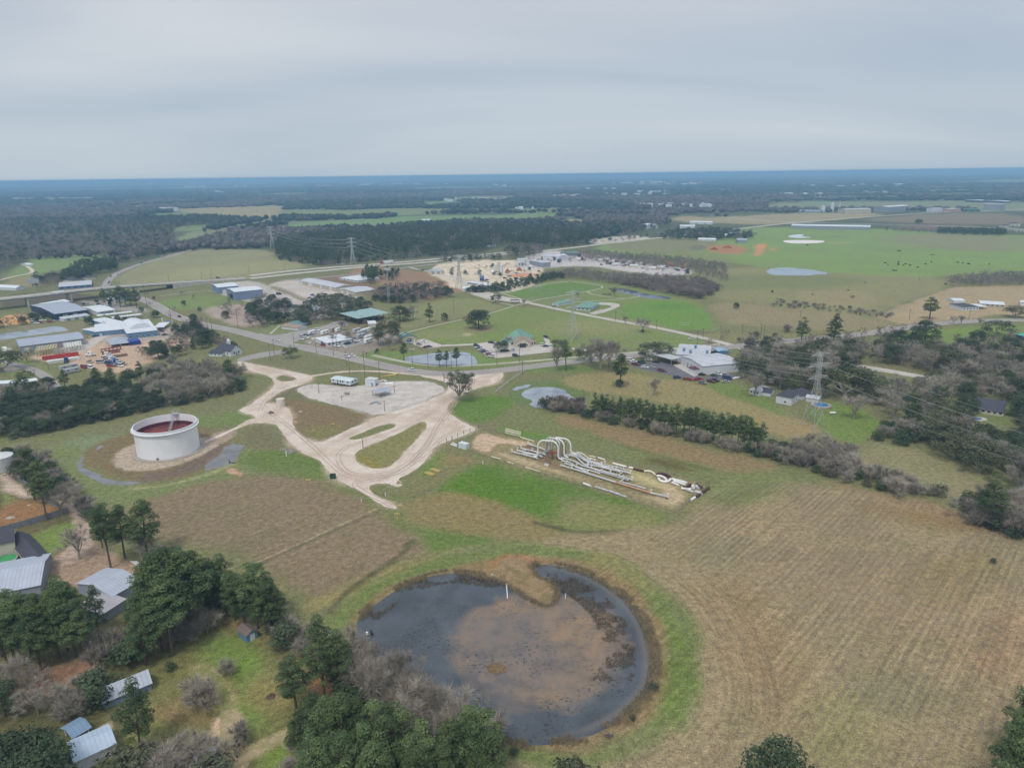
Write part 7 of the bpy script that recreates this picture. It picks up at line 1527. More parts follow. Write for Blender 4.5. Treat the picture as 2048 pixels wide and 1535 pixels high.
def limbs(r, mb, base, d, L, rad, depth, tips, kink=0.35, split=(3, 5), up=0.15):
 pts = [Vector(base)]; rr = [rad]; dd = Vector(d).normalized(); n = 3
 for i in range(n):
  dd = (dd + Vector(r.normal(size=3)) * kink * 0.4 + Vector((0, 0, up * 0.4))).normalized()
  pts.append(pts[-1] + dd * L / n); rr.append(rad * (1 - 0.5 * (i + 1) / n))
 mb.path(pts, rr, 5 if depth > 1 else 3, 0, False)
 if depth == 0:
  tips.append((pts[-1], dd)); tips.append((pts[-2], dd)); return
 k = r.integers(split[0], split[1] + 1)
 for j in range(k):
  i = r.integers(1, n + 1) if j else n
  a = Vector(r.normal(size=3)); a = (a - dd * a.dot(dd)).normalized()
  nd = (dd * 0.75 + a * (0.75 if j else 0.3) + Vector((0, 0, up))).normalized()
  limbs(r, mb, pts[i], nd, L * (0.62 + 0.2 * r.random()), rr[i] * 0.62, depth - 1, tips, kink, split, up)
PINEC = [(0.094, 0.134, 0.050), (0.058, 0.092, 0.040), (0.150, 0.180, 0.072)]
M_PINE = leafmat('pine_needles', PINEC, 0.16)
M_EVER = leafmat('evergreen_leaves', [(0.044, 0.070, 0.034), (0.062, 0.086, 0.044), (0.10, 0.115, 0.068)], 0.2)
M_OAK = leafmat('oak_leaves', [(0.078, 0.094, 0.046), (0.10, 0.11, 0.058), (0.135, 0.14, 0.08)], 0.2)
M_BRUSH = leafmat('brush_leaves', [(0.100, 0.098, 0.060), (0.066, 0.078, 0.042), (0.14, 0.125, 0.09)], 0.25)
M_BARK = mat('pine_bark', (0.13, 0.095, 0.075), 0.9, var=.3, objvar=.2)
M_GREYB = mat('grey_bark', (0.31, 0.28, 0.24), 0.9, var=.25, objvar=.22)
M_TWIG = leafmat('bare_twigs', [(0.37, 0.33, 0.27), (0.27, 0.24, 0.20), (0.43, 0.385, 0.32)], 0.15)
M_TWIGB = leafmat('brown_twigs', [(0.27, 0.215, 0.185), (0.20, 0.165, 0.145), (0.34, 0.275, 0.23)], 0.15)
TT = {}
def tmpl(kind, H, parts):
 TT.setdefault(kind, []).append((H, parts))
def me_of(name, vf, m): return npmesh(name, vf[0], vf[1], m)
for s in range(6):                                               # loblolly pines, 20 m
 r = np.random.default_rng(100 + s); mb = MB(); top = 19.2
 lean = r.normal(size=2) * .4
 mb.path([(0, 0, -.3), (lean[0] * .3, lean[1] * .3, 7), (lean[0], lean[1], 13), (lean[0], lean[1], top)], [.3, .24, .17, .05], 7)
 cl = []; cb0 = [8.2, 7.0, 9.5, 6.0, 8.0, 10.5][s]; nlev = 10
 for i in range(nlev):
  f = i / (nlev - 1); z = cb0 + (top - cb0) * f; R_ = (3.7 * (1 - f) ** .62 * min(1, .55 + 2.2 * f) + .35) * (0.8 + .4 * r.random())
  k = 6 if f < .6 else 4
  if f > .93: cl.append(((lean[0], lean[1], z), (1.3, 1.3, 1.3))); continue
  for j in range(k):
   a = 2 * math.pi * (j + r.random() * .8) / k + i; q = R_ * (0.5 + .55 * r.random())
   if r.random() < .18: continue
   c = (lean[0] * f + q * math.cos(a), lean[1] * f + q * math.sin(a), z + r.normal() * .5)
   q2 = .95 + .55 * r.random(); cl.append((c, (q2, q2, .62 + .3 * r.random())))
   mb.tube((lean[0] * f, lean[1] * f, z - .9), c, .07, .03, 3)
 tmpl('pine', 20.0, [('trunk', mb.mesh('pine_trunk', M_BARK)), ('crown', me_of('pine_crown', leafcloud(r, cl, 150, .17, up=.5), M_PINE))])
for s in range(4):                                               # dense dark evergreens, 10 m
 r = np.random.default_rng(200 + s); mb = MB(); mb.path([(0, 0, -.2), (.2, .1, 3), (0, 0, 7)], [.28, .2, .08], 6); cl = []
 for i in range(34):
  a = r.random() * 6.28; f = r.random() ** .8; z = 1.6 + 7.4 * f; q = 3.6 * math.sqrt(max(0, 1 - ((z - 4.2) / 5.2) ** 2)) * (.55 + .45 * r.random())
  cl.append(((q * math.cos(a), q * math.sin(a), z), (1.25 + .5 * r.random(), 1.25 + .5 * r.random(), 1.0 + .4 * r.random())))
 tmpl('evergreen', 10.0, [('trunk', mb.mesh('evergreen_trunk', M_BARK)), ('crown', me_of('evergreen_crown', leafcloud(r, cl, 80, .18, up=.4), M_EVER))])
for s in range(3):                                               # spreading live oaks, 10 m
 r = np.random.default_rng(300 + s); mb = MB(); tips = []
 for j in range(4): limbs(r, mb, (0, 0, 1.5), (math.cos(j * 1.6 + s), math.sin(j * 1.6 + s), .9), 3.6, .26, 1, tips, .4, (2, 3))
 mb.path([(0, 0, -.3), (0, 0, 1.8)], [.55, .42], 8); cl = []
 for i in range(46):
  a = r.random() * 6.28; f = r.random(); z = 3.2 + 5.8 * f; q = 5.4 * math.sqrt(max(0, 1 - ((z - 4.0) / 6.0) ** 2)) * (.5 + .5 * r.random())
  cl.append(((q * math.cos(a), q * math.sin(a), z), (1.2 + .6 * r.random(), 1.2 + .6 * r.random(), .8 + .4 * r.random())))
 tmpl('oak', 10.0, [('trunk', mb.mesh('oak_trunk', M_GREYB)), ('crown', me_of('oak_crown', leafcloud(r, cl, 26, .28, up=.35), M_OAK))])
for s in range(5):                                               # leafless trees, 11 m
 for kd, mt in (('bare', M_TWIG), ('brown', M_TWIGB)):
  r = np.random.default_rng(400 + s); mb = MB(); tips = []
  mb.path([(0, 0, -.3), (.1, 0, 2.4)], [.26, .2], 6)
  for j in range(4): limbs(r, mb, (.1, 0, 2.2 + .2 * j), (math.cos(j * 1.57 + s) * .55, math.sin(j * 1.57 + s) * .55, .9), 3.1, .19, 2, tips, .45, (3, 4), .22)
  st = [tuple(t[0]) for t in tips]; dr = [tuple(t[1]) for t in tips]
  tmpl(kd, 10.5, [('trunk', mb.mesh('bare_trunk', M_GREYB)), ('crown', me_of('bare_crown', hair(r, st, dr, 1.7, .022, 3300, .7), mt))])
for s in range(3):                                               # evergreen brush 4 m
 r = np.random.default_rng(500 + s); cl = []
 for i in range(12):
  a = r.random() * 6.28; z = .8 + 2.4 * r.random(); q = 2.0 * r.random() * (1.2 - z / 5)
  cl.append(((q * math.cos(a), q * math.sin(a), z), (1.0 + .5 * r.random(), 1.0 + .5 * r.random(), .8 + .3 * r.random())))
 tmpl('bush', 4.0, [('bush', me_of('bush', leafcloud(r, cl, 42, .22, up=.4), M_EVER))])
 tmpl('olive', 4.0, [('bush', me_of('bush', leafcloud(r, cl, 30, .22, up=.4), M_BRUSH))])
for s in range(3):                                               # leafless thicket shrub 5 m
 r = np.random.default_rng(600 + s); mb = MB(); tips = []
 for j in range(7): limbs(r, mb, (r.normal() * .5, r.normal() * .5, -.1), (r.normal() * .5, r.normal() * .5, 1), 2.2, .05, 1, tips, .4, (2, 4), .25)
 V, F_ = hair(r, [tuple(t[0]) for t in tips] + [(0, 0, 1.0)], [tuple(t[1]) for t in tips] + [(0, 0, 1)], 1.5, .026, 2400, .75)
 for kd, mt in (('thicket', M_TWIG), ('thicketb', M_TWIGB)):
  tmpl(kd, 4.6, [('stems', mb.mesh('stems', M_GREYB)), ('twigs', me_of('twigs', (V, F_), mt))])
KINDS = {'pine': ('pine_tree', 'pine tree'), 'evergreen': ('evergreen_tree', 'evergreen tree'), 'oak': ('oak_tree', 'oak tree'), 'bare': ('bare_tree', 'bare tree'), 'brown': ('bare_tree', 'bare tree'),
         'bush': ('bush', 'bush'), 'olive': ('bush', 'bush'), 'thicket': ('leafless_shrub', 'shrub'), 'thicketb': ('leafless_shrub', 'shrub')}
NTREE = {}
def put_tree(kind, x, y, h, label, group=None, wide=1.0, var=None):
 H, parts = TT[kind][RNG.randrange(len(TT[kind])) if var is None else var % len(TT[kind])]
 nm, cat = KINDS[kind]; NTREE[cat] = NTREE.get(cat, 0) + 1
 s = h / H; rz = RNG.random() * 6.28
 if len(parts) == 1:
  o = bpy.data.objects.new(nm, parts[0][1]); link(o); o.location = (x, y, 0); o.rotation_euler = (0, 0, rz)
 else:
  o = empty(nm, (x, y, 0), rz)
  for pn, me in parts: c = bpy.data.objects.new(pn, me); link(c, o)
 o.scale = (s * wide, s * wide, s)
 tag(o, label, cat, group); return o
def tree(kind, px, py, top, label, group=None, wide=1.0, var=None):
 p = P(px, py); return put_tree(kind, p.x, p.y, hgt(px, py, top), label, group, wide, var)
# --- single trees one can point at --------------------------------------
def big_oak():
 p = P(918, 803); h = hgt(918, 803, 738); r = np.random.default_rng(5); mb = MB(); tips = []
 mb.path([(0, 0, -.3), (0, 0, 3.2)], [.85, .62], 9)
 for j in range(6): limbs(r, mb, (0, 0, 2.6 + .2 * j), (math.cos(j * 1.05) * .7, math.sin(j * 1.05) * .7, .8), 5.4, .36, 2, tips, .45, (3, 4), .2)
 cl = [(tuple(t[0]), (.95 + .5 * r.random(),) * 2 + (.7,)) for i, t in enumerate(tips)]
 o = empty('oak_tree', (p.x, p.y, 0), 0.4, 'big sparse dark oak standing alone in the gravel drive by the road', 'oak tree')
 zt = max(c[0][2] for c in cl) + 1; o.scale = (h / zt,) * 3
 mb.build('trunk', M_GREYB, o); ob = bpy.data.objects.new('crown', me_of('oak_crown', leafcloud(r, cl, 34, .22), M_OAK)); link(ob, o)
big_oak()
for a in [
 ('pine', 1240, 774, 708, 'tall full pine alone on the brown lawn with a dark bush at its foot', None, 1.25),
 ('bush', 1238, 773, 758, 'round dark bush at the foot of the lone full pine', None, 1.4),
 ('bare', 1308, 792, 756, 'small leafless tree alone on the brown lawn behind the pine row', None, 1.0),
 ('evergreen', 958, 657, 619, 'broad dome-shaped dark evergreen alone on the lawn', None, 1.75),
 ('pine', 859, 645, 607, 'upright green pine standing alone on the lawn left of the dome-shaped tree', None, 1.3),
 ('evergreen', 889, 641, 625, 'small dark tree beside the footpath left of the dome-shaped tree', None, 1.1),
 ('oak', 580, 716, 692, 'round dark oak on the verge below the side road', None, 1.15),
 ('pine', 808, 721, 684, 'thin pine at the left end of the roadside pond', None, 1.1),
 ('pine', 879, 734, 698, 'leftmost of the three pines standing in the roadside pond edge', None, 1.25),
 ('pine', 893, 734, 701, 'middle of the three pines standing in the roadside pond edge', None, 1.15),
 ('pine', 913, 733, 694, 'rightmost of the three pines standing in the roadside pond edge', None, 1.25),
 ('evergreen', 1004, 704, 680, 'dark leafy tree in the clinic parking lot', None, 1.5),
 ('bare', 1018, 690, 672, 'grey bare tree against the green clinic roof', None, 1.1),
 ('pine', 1132, 741, 680, 'dark pine beside the road right of the clinic lot', None, 1.15),
 ('bare', 1114, 742, 692, 'pale leafless tree left of the dark roadside pine', None, 1.0),
 ('oak', 1115, 700, 678, 'rounded tree at the right end of the clinic lot', None, 1.2),
 ('bare', 1183, 734, 682, 'leftmost grey bare tree of the roadside clump right of the clinic', None, 1.3),
 ('bare', 1201, 738, 673, 'tallest grey bare tree of the roadside clump right of the clinic', None, 1.3),
 ('bare', 1218, 733, 678, 'rightmost grey bare tree of the roadside clump right of the clinic', None, 1.2),
 ('oak', 1168, 722, 690, 'dark oak at the left of the roadside clump right of the clinic', None, 1.2),
 ('oak', 1300, 718, 684, 'dark oak in the left corner of the workshop car park', None, 1.3),
 ('oak', 1326, 715, 684, 'greyish oak beside the workshop canopy', None, 1.2),
 ('bare', 1285, 664, 629, 'leafless tree beside the straight park road', None, 1.1),
 ('bush', 1285, 665, 659, 'dark bush at the foot of the leafless park road tree', None, 1.2),
 ('bare', 1250, 648, 632, 'small leafless tree at the edge of the straight park road', None, 1.1),
 ('bare', 1228, 594, 573, 'bare tree beside the park footpath and pond', None, 1.3),
 ('bare', 1155, 596, 583, 'small bare tree above the green roofed hall', None, 1.3),
 ('oak', 992, 605, 587, 'light green tree beside the rounded park car park', None, 1.2),
 ('bare', 1048, 611, 597, 'small leafless tree at the park road junction', None, 1.2),
 ('evergreen', 899, 594, 574, 'round dark tree on the footpath behind the lawn', None, 1.1),
 ('evergreen', 800, 642, 611, 'wide dark green tree right of the open green shed', None, 1.6),
 ('bare', 826, 640, 606, 'tall thin bare tree right of the wide dark tree by the open shed', None, .9),
 ('bare', 757, 690, 656, 'pale branching leafless tree in the caravan lot', None, 1.3),
 ('oak', 775, 688, 640, 'greyish green tree right of the pale leafless tree', None, 1.1),
 ('bare', 780, 702, 672, 'thin leafless tree left of the green roofed barn', None, 1.0),
 ('bush', 754, 706, 696, 'small round dark bush on the lawn by the road', None, .9),
 ('bare', 733, 712, 704, 'little leafless bush tree above the roadside footpath', None, 1.0),
 ('bare', 683, 662, 640, 'leafless tree in the middle of the caravan lot', None, 1.3),
 ('bare', 694, 684, 660, 'dark leafless tree behind the white fence of the caravan lot', None, 1.4),
 ('pine', 1602, 684, 634, 'tall dark pine left of the two roadside pines at the right', None, 1.5),
 ('pine', 1665, 692, 627, 'tallest dark pine beside the right hand road bend', None, 1.3),
 ('pine', 1746, 714, 681, 'small cone-shaped dark conifer among the bare trees at the right', None, 1.2),
 ('evergreen', 1791, 702, 660, 'dark evergreen beside the road among grey bare trees', None, 1.5),
 ('evergreen', 1850, 690, 642, 'largest dark evergreen beside the bright green roadside lawn', None, 1.4),
 ('evergreen', 1822, 688, 664, 'low dark evergreen left of the bright roadside lawn', None, 1.2),
 ('pine', 1859, 638, 594, 'broad flat-crowned pine on the brown field by the white bungalow', None, 1.9),
 ('oak', 2030, 634, 610, 'dark oak right of the long mobile home', None, 1.5),
 ('oak', 1995, 672, 640, 'broad oak beside the road at the right edge of the bright lawn', None, 1.6),
 ('evergreen', 2017, 704, 672, 'round dark tree below the blue roofed building at the right edge', None, 1.4),
 ('evergreen', 1984, 612, 606, 'small dark tree beside the far brown field', None, 1.5),
 ('evergreen', 1472, 617, 605, 'small round bush tree alone on the olive scrub', None, 1.4),
 ('bare', 1960, 652, 636, 'leafless tree at the edge of the bright roadside lawn', None, 1.2),
 ('bare', 1906, 648, 628, 'first of two leafless trees lining the road by the bungalow', None, 1.0),
 ('bare', 1922, 648, 630, 'second of two leafless trees lining the road by the bungalow', None, 1.0),
 ('evergreen', 1837, 449, 438, 'single round dark tree in the far brown field', None, 1.6),
 ('pine', 462, 768, 719, 'large rounded pine at the right end of the left hand wood', None, 1.45),
 ('pine', 130, 776, 740, 'pine beside the curving lane at the edge of the left hand wood', None, 1.5),
 ('pine', 196, 778, 734, 'left pine of the pair behind the left hand wood', None, 1.3),
 ('pine', 226, 782, 736, 'right pine of the pair behind the left hand wood', None, 1.4),
 ('pine', 284, 768, 722, 'dark narrow pine between green and bare trees in the left hand wood', None, 1.0),
 ('evergreen', 262, 775, 738, 'dark evergreen left of the narrow pine in the left hand wood', None, 1.3),
 ('evergreen', 318, 716, 685, 'leafy green tree above the bare left hand wood', None, 1.5),
 ('evergreen', 410, 684, 655, 'low dark green tree mass beside the church lawn', None, 1.8),
 ('oak', 50, 760, 742, 'small dark tree in front of the white mobile home', None, 1.5),
 ('oak', 5, 742, 700, 'dark tree at the left edge above the lane', None, 1.6),
 ('bare', 55, 725, 690, 'spreading leafless tree in front of the long grey warehouse', None, 1.2),
 ('pine', 70, 1000, 897, 'tall pine left of the white tank near the left edge', None, 1.15),
 ('pine', 95, 1040, 925, 'front pine of the pair beside the grey fence at the left', None, 1.0),
 ('bare', 124, 1030, 962, 'leafless tree at the end of the grey fence', None, 1.1),
 ('bare', 160, 1118, 1052, 'small grey leafless tree in the dirt driveway', None, 1.2),
 ('pine', 222, 1136, 1010, 'left pine of the tall group between driveway and brown field', None, 1.05),
 ('pine', 250, 1115, 1012, 'second pine of the tall group between driveway and brown field', None, 1.1),
 ('pine', 205, 1095, 1016, 'hindmost pine of the tall group beside the driveway', None, 1.1),
 ('pine', 296, 1118, 1003, 'right pine of the tall group at the brown field corner', None, 1.35),
 ('bare', 285, 1122, 1062, 'grey leafless tree under the right pine of the driveway group', None, 1.3),
 ('pine', 199, 1278, 1172, 'thin dark pine in front of the long metal roof', None, .85),
 ('pine', 284, 1510, 1362, 'large light green pine hiding the end of the ribbed metal barn', None, 1.0),
 ('pine', 594, 1425, 1313, 'round light green pine alone on the lawn edge left of the pond', None, 1.4),
 ('pine', 650, 1400, 1238, 'tall dark pine on the pond bank', None, 1.0),
 ('pine', 690, 1385, 1262, 'broad dark pine at the pond edge', None, 1.1),
 ('pine', 1976, 1056, 944, 'tall ragged pine over the thicket at the right edge', None, 1.3),
 ('evergreen', 1553, 1640, 1500, 'green tree top poking up at the bottom right of the view', None, 1.1),
 ('olive', 1150, 1580, 1522, 'brownish bush top at the bottom edge below the pond', None, 1.2),
 ('bush', 342, 1340, 1322, 'small dark bush on the lawn above the ribbed metal barn', None, 1.0),
 ('thicket', 459, 1350, 1318, 'small leafless shrub on the bright lawn', None, 1.0),
 ('thicket', 383, 1382, 1355, 'leafless shrub beside the grassy track', None, 1.0),
 ('thicket', 414, 1418, 1358, 'larger leafless shrub beside the grassy track', None, 1.0),
 ('thicket', 488, 1482, 1440, 'leafless shrub right of the sandy track', None, 1.0),
 ('bush', 1986, 1125, 1116, 'lone little dark bush in the stubble field', None, 1.3),
 ('evergreen', 1813, 892, 872, 'cone-shaped dark evergreen in the shaded paddock', None, 1.0),
 ('pine', 1818, 868, 790, 'tall dark pine above the oaks at the right', None, 1.1),
 ('bare', 1708, 838, 788, 'twisted leafless oak on the bright lawn by the round pool', None, 1.4),
 ('bare', 1790, 792, 748, 'leafless oak with level boughs below the right hand road', None, 1.2),
 ('oak', 1690, 795, 725, 'broad dark oak behind the transmission tower', None, 1.3),
 ('oak', 1740, 790, 745, 'greyish oak right of the transmission tower', None, 1.4),
 ('bare', 1510, 790, 735, 'tall grey leafless tree left of the white houses', None, 1.2),
 ('bare', 1560, 775, 720, 'tall grey leafless tree above the white houses', None, 1.3),
 ('evergreen', 1535, 700, 672, 'dark evergreen behind the workshop', None, 1.3),
 ('evergreen', 1500, 700, 676, 'dark evergreen at the left behind the workshop', None, 1.3),
 ('bare', 1420, 700, 676, 'greyish bare tree at the corner of the workshop roof', None, 1.6),
]:
 k_, px_, py_, tp_, lab_, gr_, wd_ = a; tree(k_, px_, py_, tp_, lab_, gr_, wd_)
# --- rows ----------------------------------------------------------------
rowx = [1190,1203,1214,1226,1240,1252,1266,1278,1292,1304,1318,1329,1342,1352,1366,1378,1390,1402,1413,1426,1438,1449,1462,1474,1487,1498,1508,1519]
for i, x in enumerate(rowx):
 t = (x - 1190) / 330; yb = 834 + t * 72 + RNG.uniform(-3, 1); tp = 784 + t * 58 + RNG.uniform(-7, 6)
 tree('pine', x, yb, tp, f'{ORD[i]} pine from the left in the row behind the pipe yard', 'pines in the row behind the pipe yard', 1.05)
for i, (x, yb, tp) in enumerate([(208,604,576),(222,612,578),(233,606,580),(241,614,572),(252,610,576),(262,612,578),(274,616,580)]):
 tree('pine', x, yb, tp, f'{ORD[i]} from the left of the tall pines beside the overpass', 'tall pines beside the overpass', 1.5)
for i, (x, yb, tp) in enumerate([(300,1290,1160),(326,1296,1112),(352,1280,1100),(384,1262,1093),(404,1246,1104),(430,1236,1130),(446,1224,1110),(492,1252,1148),(516,1256,1130),(544,1252,1150),(556,1262,1176),(330,1300,1150),(312,1320,1200),(368,1250,1120),(420,1226,1120),(470,1240,1145),(534,1268,1165),(345,1310,1150),(292,1330,1225)]):
 tree('pine', x, yb, tp, f'{ORD[i]} pine from the left in the dense grove beside the lawn', 'pines of the dense grove beside the lawn', 1.3)
for i, (x, yb, tp) in enumerate([(4,1312,1180),(28,1318,1186),(46,1330,1200),(62,1306,1182),(82,1338,1206),(100,1332,1212),(118,1316,1180),(136,1300,1152),(152,1312,1164),(166,1322,1200),(20,1342,1225),(90,1300,1190)]):
 tree('pine', x, yb, tp, f'{ORD[[4,28,46,62,82,100,118,136,152,166,20,90].index(x)]} listed tall pine of the grove below the metal roofs at the left edge', 'pines of the grove at the left edge', 1.25)
for i, (x, yb, tp) in enumerate([(604,1530,1418),(636,1545,1396),(662,1560,1400),(690,1580,1392),(726,1560,1398),(752,1590,1404),(790,1580,1410),(822,1600,1424),(850,1620,1440),(884,1640,1486),(930,1580,1418),(960,1590,1422),(975,1630,1470),(900,1610,1450),(700,1640,1460),(640,1640,1480),(770,1660,1480),(850,1680,1500)]):
 tree('pine', x, yb, tp, 'green pine at the bottom edge below the pond thicket', 'pines at the bottom edge below the pond', 1.15)
for i, (x, yb, tp) in enumerate([(2070,1470,1322),(2040,1560,1380),(2075,1600,1400),(2010,1640,1440),(2045,1680,1470),(1990,1720,1480),(2090,1540,1350),(2060,1760,1520)]):
 tree('pine', x, yb, tp, 'dark green pine at the bottom right corner of the stubble field', 'pines at the bottom right corner', 1.05)
for i, (x, yb, tp) in enumerate([(10,1432,1362),(60,1570,1462),(20,1590,1480),(95,1600,1490),(10,1640,1530)]):
 tree('evergreen', x, yb, tp, 'bright leafy evergreen in the bottom left corner', 'evergreens in the bottom left corner', 1.2)
for gname, lab in (('pines of the grove at the left edge', 'tall pine from the left in the grove below the metal roofs'), ('pines at the bottom edge below the pond', 'pine from the left along the bottom edge below the pond thicket'), ('pines at the bottom right corner', 'pine from the left at the bottom right corner of the field'), ('evergreens in the bottom left corner', 'bright evergreen from the left in the bottom left corner')):
 for i, o in enumerate(sorted([o for o in S.objects if o.get('group') == gname], key=lambda o: proj(o.location)[0])): o['label'] = ORD[i] + ' ' + lab
# --- woods and hedges by region ------------------------------------------
TREEQ = []
def region(poly, mix, spacing, h, label, group, wide=1.1, seed=0, lim=4000, margin=0):
 w = WP(poly); xs = [p[0] for p in w]; ys = [p[1] for p in w]; r = np.random.default_rng(seed + 17)
 A = 0.5 * abs(sum(w[i][0] * w[(i + 1) % len(w)][1] - w[(i + 1) % len(w)][0] * w[i][1] for i in range(len(w))))
 n = int(min(lim, A / spacing ** 2 * 1.0)) + 1
 bx = (max(xs) - min(xs)) * (max(ys) - min(ys)); m_ = int(n * bx / max(A, 1) * 6) + 50
 cx = r.uniform(min(xs), max(xs), m_); cy = r.uniform(min(ys), max(ys), m_); ins = sdf(cx, cy, w) < 0
 cx, cy = cx[ins], cy[ins]; got = []; cell = {}
 for x, y in zip(cx, cy):
  if len(got) >= n: break
  k = (int(x // spacing), int(y // spacing)); bad = False
  for a in (-1, 0, 1):
   for b_ in (-1, 0, 1):
    for (qx, qy) in cell.get((k[0] + a, k[1] + b_), ()):
     if (qx - x) ** 2 + (qy - y) ** 2 < (spacing * .72) ** 2: bad = True
  if bad: continue
  cell.setdefault(k, []).append((x, y)); got.append((x, y))
 ks = list(mix); ws = np.cumsum([mix[q] for q in ks]); ws = ws / ws[-1]
 for x, y in got:
  k = ks[int(np.searchsorted(ws, r.random()))]; hh = r.uniform(*(h[k] if isinstance(h, dict) else h)) if not callable(h) else h(x, y, k, r)
  TREEQ.append((math.hypot(x, y), k, x, y, hh, label, group, wide * r.uniform(.85, 1.2)))
LW = 'in the wood behind the white tank'
region([(-20,882),(100,864),(260,828),(330,814),(300,790),(200,778),(110,800),(40,815),(-20,822)], {'evergreen': .72, 'bare': .1, 'olive': .18}, 5.5, {'evergreen': (6, 9), 'bare': (7, 9), 'olive': (3.5, 5.5)}, LW, 'woodland plants behind the white tank', 1.25, 1)
region([(315,816),(400,800),(490,780),(484,752),(400,738),(300,745),(285,790)], {'bare': .62, 'evergreen': .14, 'olive': .12, 'bush': .12}, 5.8, {'bare': (8, 11.5), 'evergreen': (4, 7), 'olive': (3, 5), 'bush': (3, 4)}, LW, 'woodland plants behind the white tank', 1.15, 2)
region([(0,830),(60,812),(110,795),(100,775),(0,790)], {'bare': .7, 'evergreen': .3}, 8, (7, 10), LW, 'woodland plants behind the white tank', 1.2, 3)
region([(20,880),(100,866),(260,830),(400,803),(490,782),(488,777),(400,797),(260,823),(100,858),(20,872)], {'bush': .7, 'olive': .3}, 4.2, (2.6, 4.2), 'along the fence behind the white tank', 'bushes along the fence behind the tank', 1.3, 4)
region([(1108,822),(1200,842),(1300,867),(1400,888),(1530,918),(1535,906),(1400,878),(1200,832),(1110,815)], {'bush': .45, 'thicket': .35, 'olive': .2}, 4.4, {'bush': (2.6, 4.5), 'olive': (2.5, 4.2), 'thicket': (4, 6.5)}, 'in the hedge under the pine row', 'hedge plants under the pine row', 1.2, 5)
region([(1190,830),(1330,858),(1530,905),(1535,896),(1330,850),(1190,822)], {'bare': 1}, 11, (6, 8.5), 'under the pine row behind the pipe yard', 'bare trees under the pine row', 1.0, 6)
region([(1530,915),(1640,950),(1740,975),(1890,1008),(1902,996),(1800,968),(1700,935),(1640,915),(1540,893)], {'thicket': .5, 'olive': .22, 'bush': .28}, 4.6, {'thicket': (4.5, 7), 'olive': (3.5, 5), 'bush': (3.5, 5)}, 'in the hedge along the stubble field', 'hedge plants along the stubble field', 1.25, 7)
region([(1590,925),(1700,945),(1715,915),(1640,895),(1590,900)], {'bare': .8, 'olive': .2}, 6, {'bare': (7, 10), 'olive': (4, 6)}, 'in the widest part of the field hedge', 'taller plants in the field hedge', 1.2, 8)
region([(1915,1032),(1960,1055),(2048,1082),(2120,1096),(2120,1030),(2000,1005),(1940,1005)], {'thicket': .45, 'bush': .35, 'olive': .2}, 4.2, {'thicket': (6.5, 9), 'bush': (4, 6), 'olive': (4, 6)}, 'in the thicket at the right edge of the field', 'thicket plants at the right edge', 1.3, 9)
region([(2000,990),(2120,1010),(2120,960),(2040,940),(2010,960)], {'bare': .6, 'evergreen': .4}, 8, (7, 11), 'behind the thicket at the right edge', 'trees behind the right edge thicket', 1.2, 10)
region([(1480,745),(1500,715),(1600,708),(1700,705),(1720,728),(1660,755),(1620,790),(1560,775),(1500,760)], {'bare': .68, 'oak': .2, 'evergreen': .12}, 7.2, (9, 14), 'in the wood right of the workshop', 'trees right of the workshop', 1.15, 11)
region([(1700,700),(1790,704),(1900,706),(2060,722),(2100,770),(1980,768),(1890,748),(1760,728)], {'bare': .68, 'oak': .14, 'evergreen': .18}, 8, (9, 14), 'in the grey wood below the road bend', 'trees below the road bend', 1.15, 12)
region([(1480,694),(1600,686),(1720,676),(1860,656),(1864,664),(1720,690),(1600,700),(1490,703)], {'bare': 1}, 11, (7, 10), 'lining the two lane road at the right', 'bare trees lining the road', 1.15, 13)
region([(1900,690),(2060,690),(2100,715),(1950,705)], {'bare': .9, 'evergreen': .1}, 9, (8, 12), 'in the grey wood below the road bend', 'trees below the road bend', 1.15, 14)
region([(1735,882),(1790,850),(1850,850),(1860,880),(1800,890)], {'bush': .5, 'thicket': .5}, 6, (4, 6), 'beside the bright lawn and paddock', 'bushes beside the paddock', 1.3, 15)
region([(1800,870),(1860,855),(1960,880),(1990,930),(1960,950),(1880,915)], {'oak': .5, 'bare': .35, 'evergreen': .15}, 10, (9, 13), 'shading the paddock at the right', 'trees shading the paddock', 1.25, 16)
region([(1740,800),(1860,822),(1930,830),(1925,870),(1860,850),(1780,835)], {'bare': .5, 'oak': .35, 'evergreen': .15}, 9, (8, 13), 'above the shaded paddock', 'trees above the paddock', 1.25, 81)
region([(1960,770),(2100,775),(2100,800),(2040,815),(1950,800)], {'bare': .6, 'oak': .2, 'evergreen': .2}, 8.5, (9, 13), 'behind the long dark roof', 'trees behind the long dark roof', 1.25, 82)
region([(1960,880),(2030,880),(2100,900),(2100,990),(2010,960),(1980,930)], {'evergreen': .5, 'bare': .5}, 8.5, (8, 13), 'in the dark wood at the right edge', 'trees of the dark wood at the right edge', 1.2, 17)
region([(1780,800),(1860,815),(1940,810),(1930,780),(1890,770),(1830,785)], {'bare': .6, 'oak': .3, 'evergreen': .1}, 7.5, (9, 13), 'between the right hand road and the dark roofed house', 'trees beside the dark roofed house', 1.15, 18)
region([(2050,800),(2120,800),(2120,880),(2040,870),(2040,850)], {'oak': .6, 'evergreen': .4}, 10, (9, 13), 'right of the dark roofed house', 'trees right of the dark roofed house', 1.3, 19)
region([(1640,800),(1680,790),(1760,800),(1760,785),(1690,775)], {'oak': .6, 'bare': .4}, 9, (7, 10), 'behind the round pool', 'trees behind the round pool', 1.2, 20)
region([(695,1330),(740,1362),(800,1400),(850,1435),(950,1486),(990,1512),(930,1525),(840,1485),(740,1430),(685,1380)], {'thicket': .55, 'bare': .45}, 3.9, {'thicket': (10, 12), 'bare': (12, 15)}, 'in the pale leafless thicket on the pond bank', 'leafless shrubs on the pond bank', .95, 21)
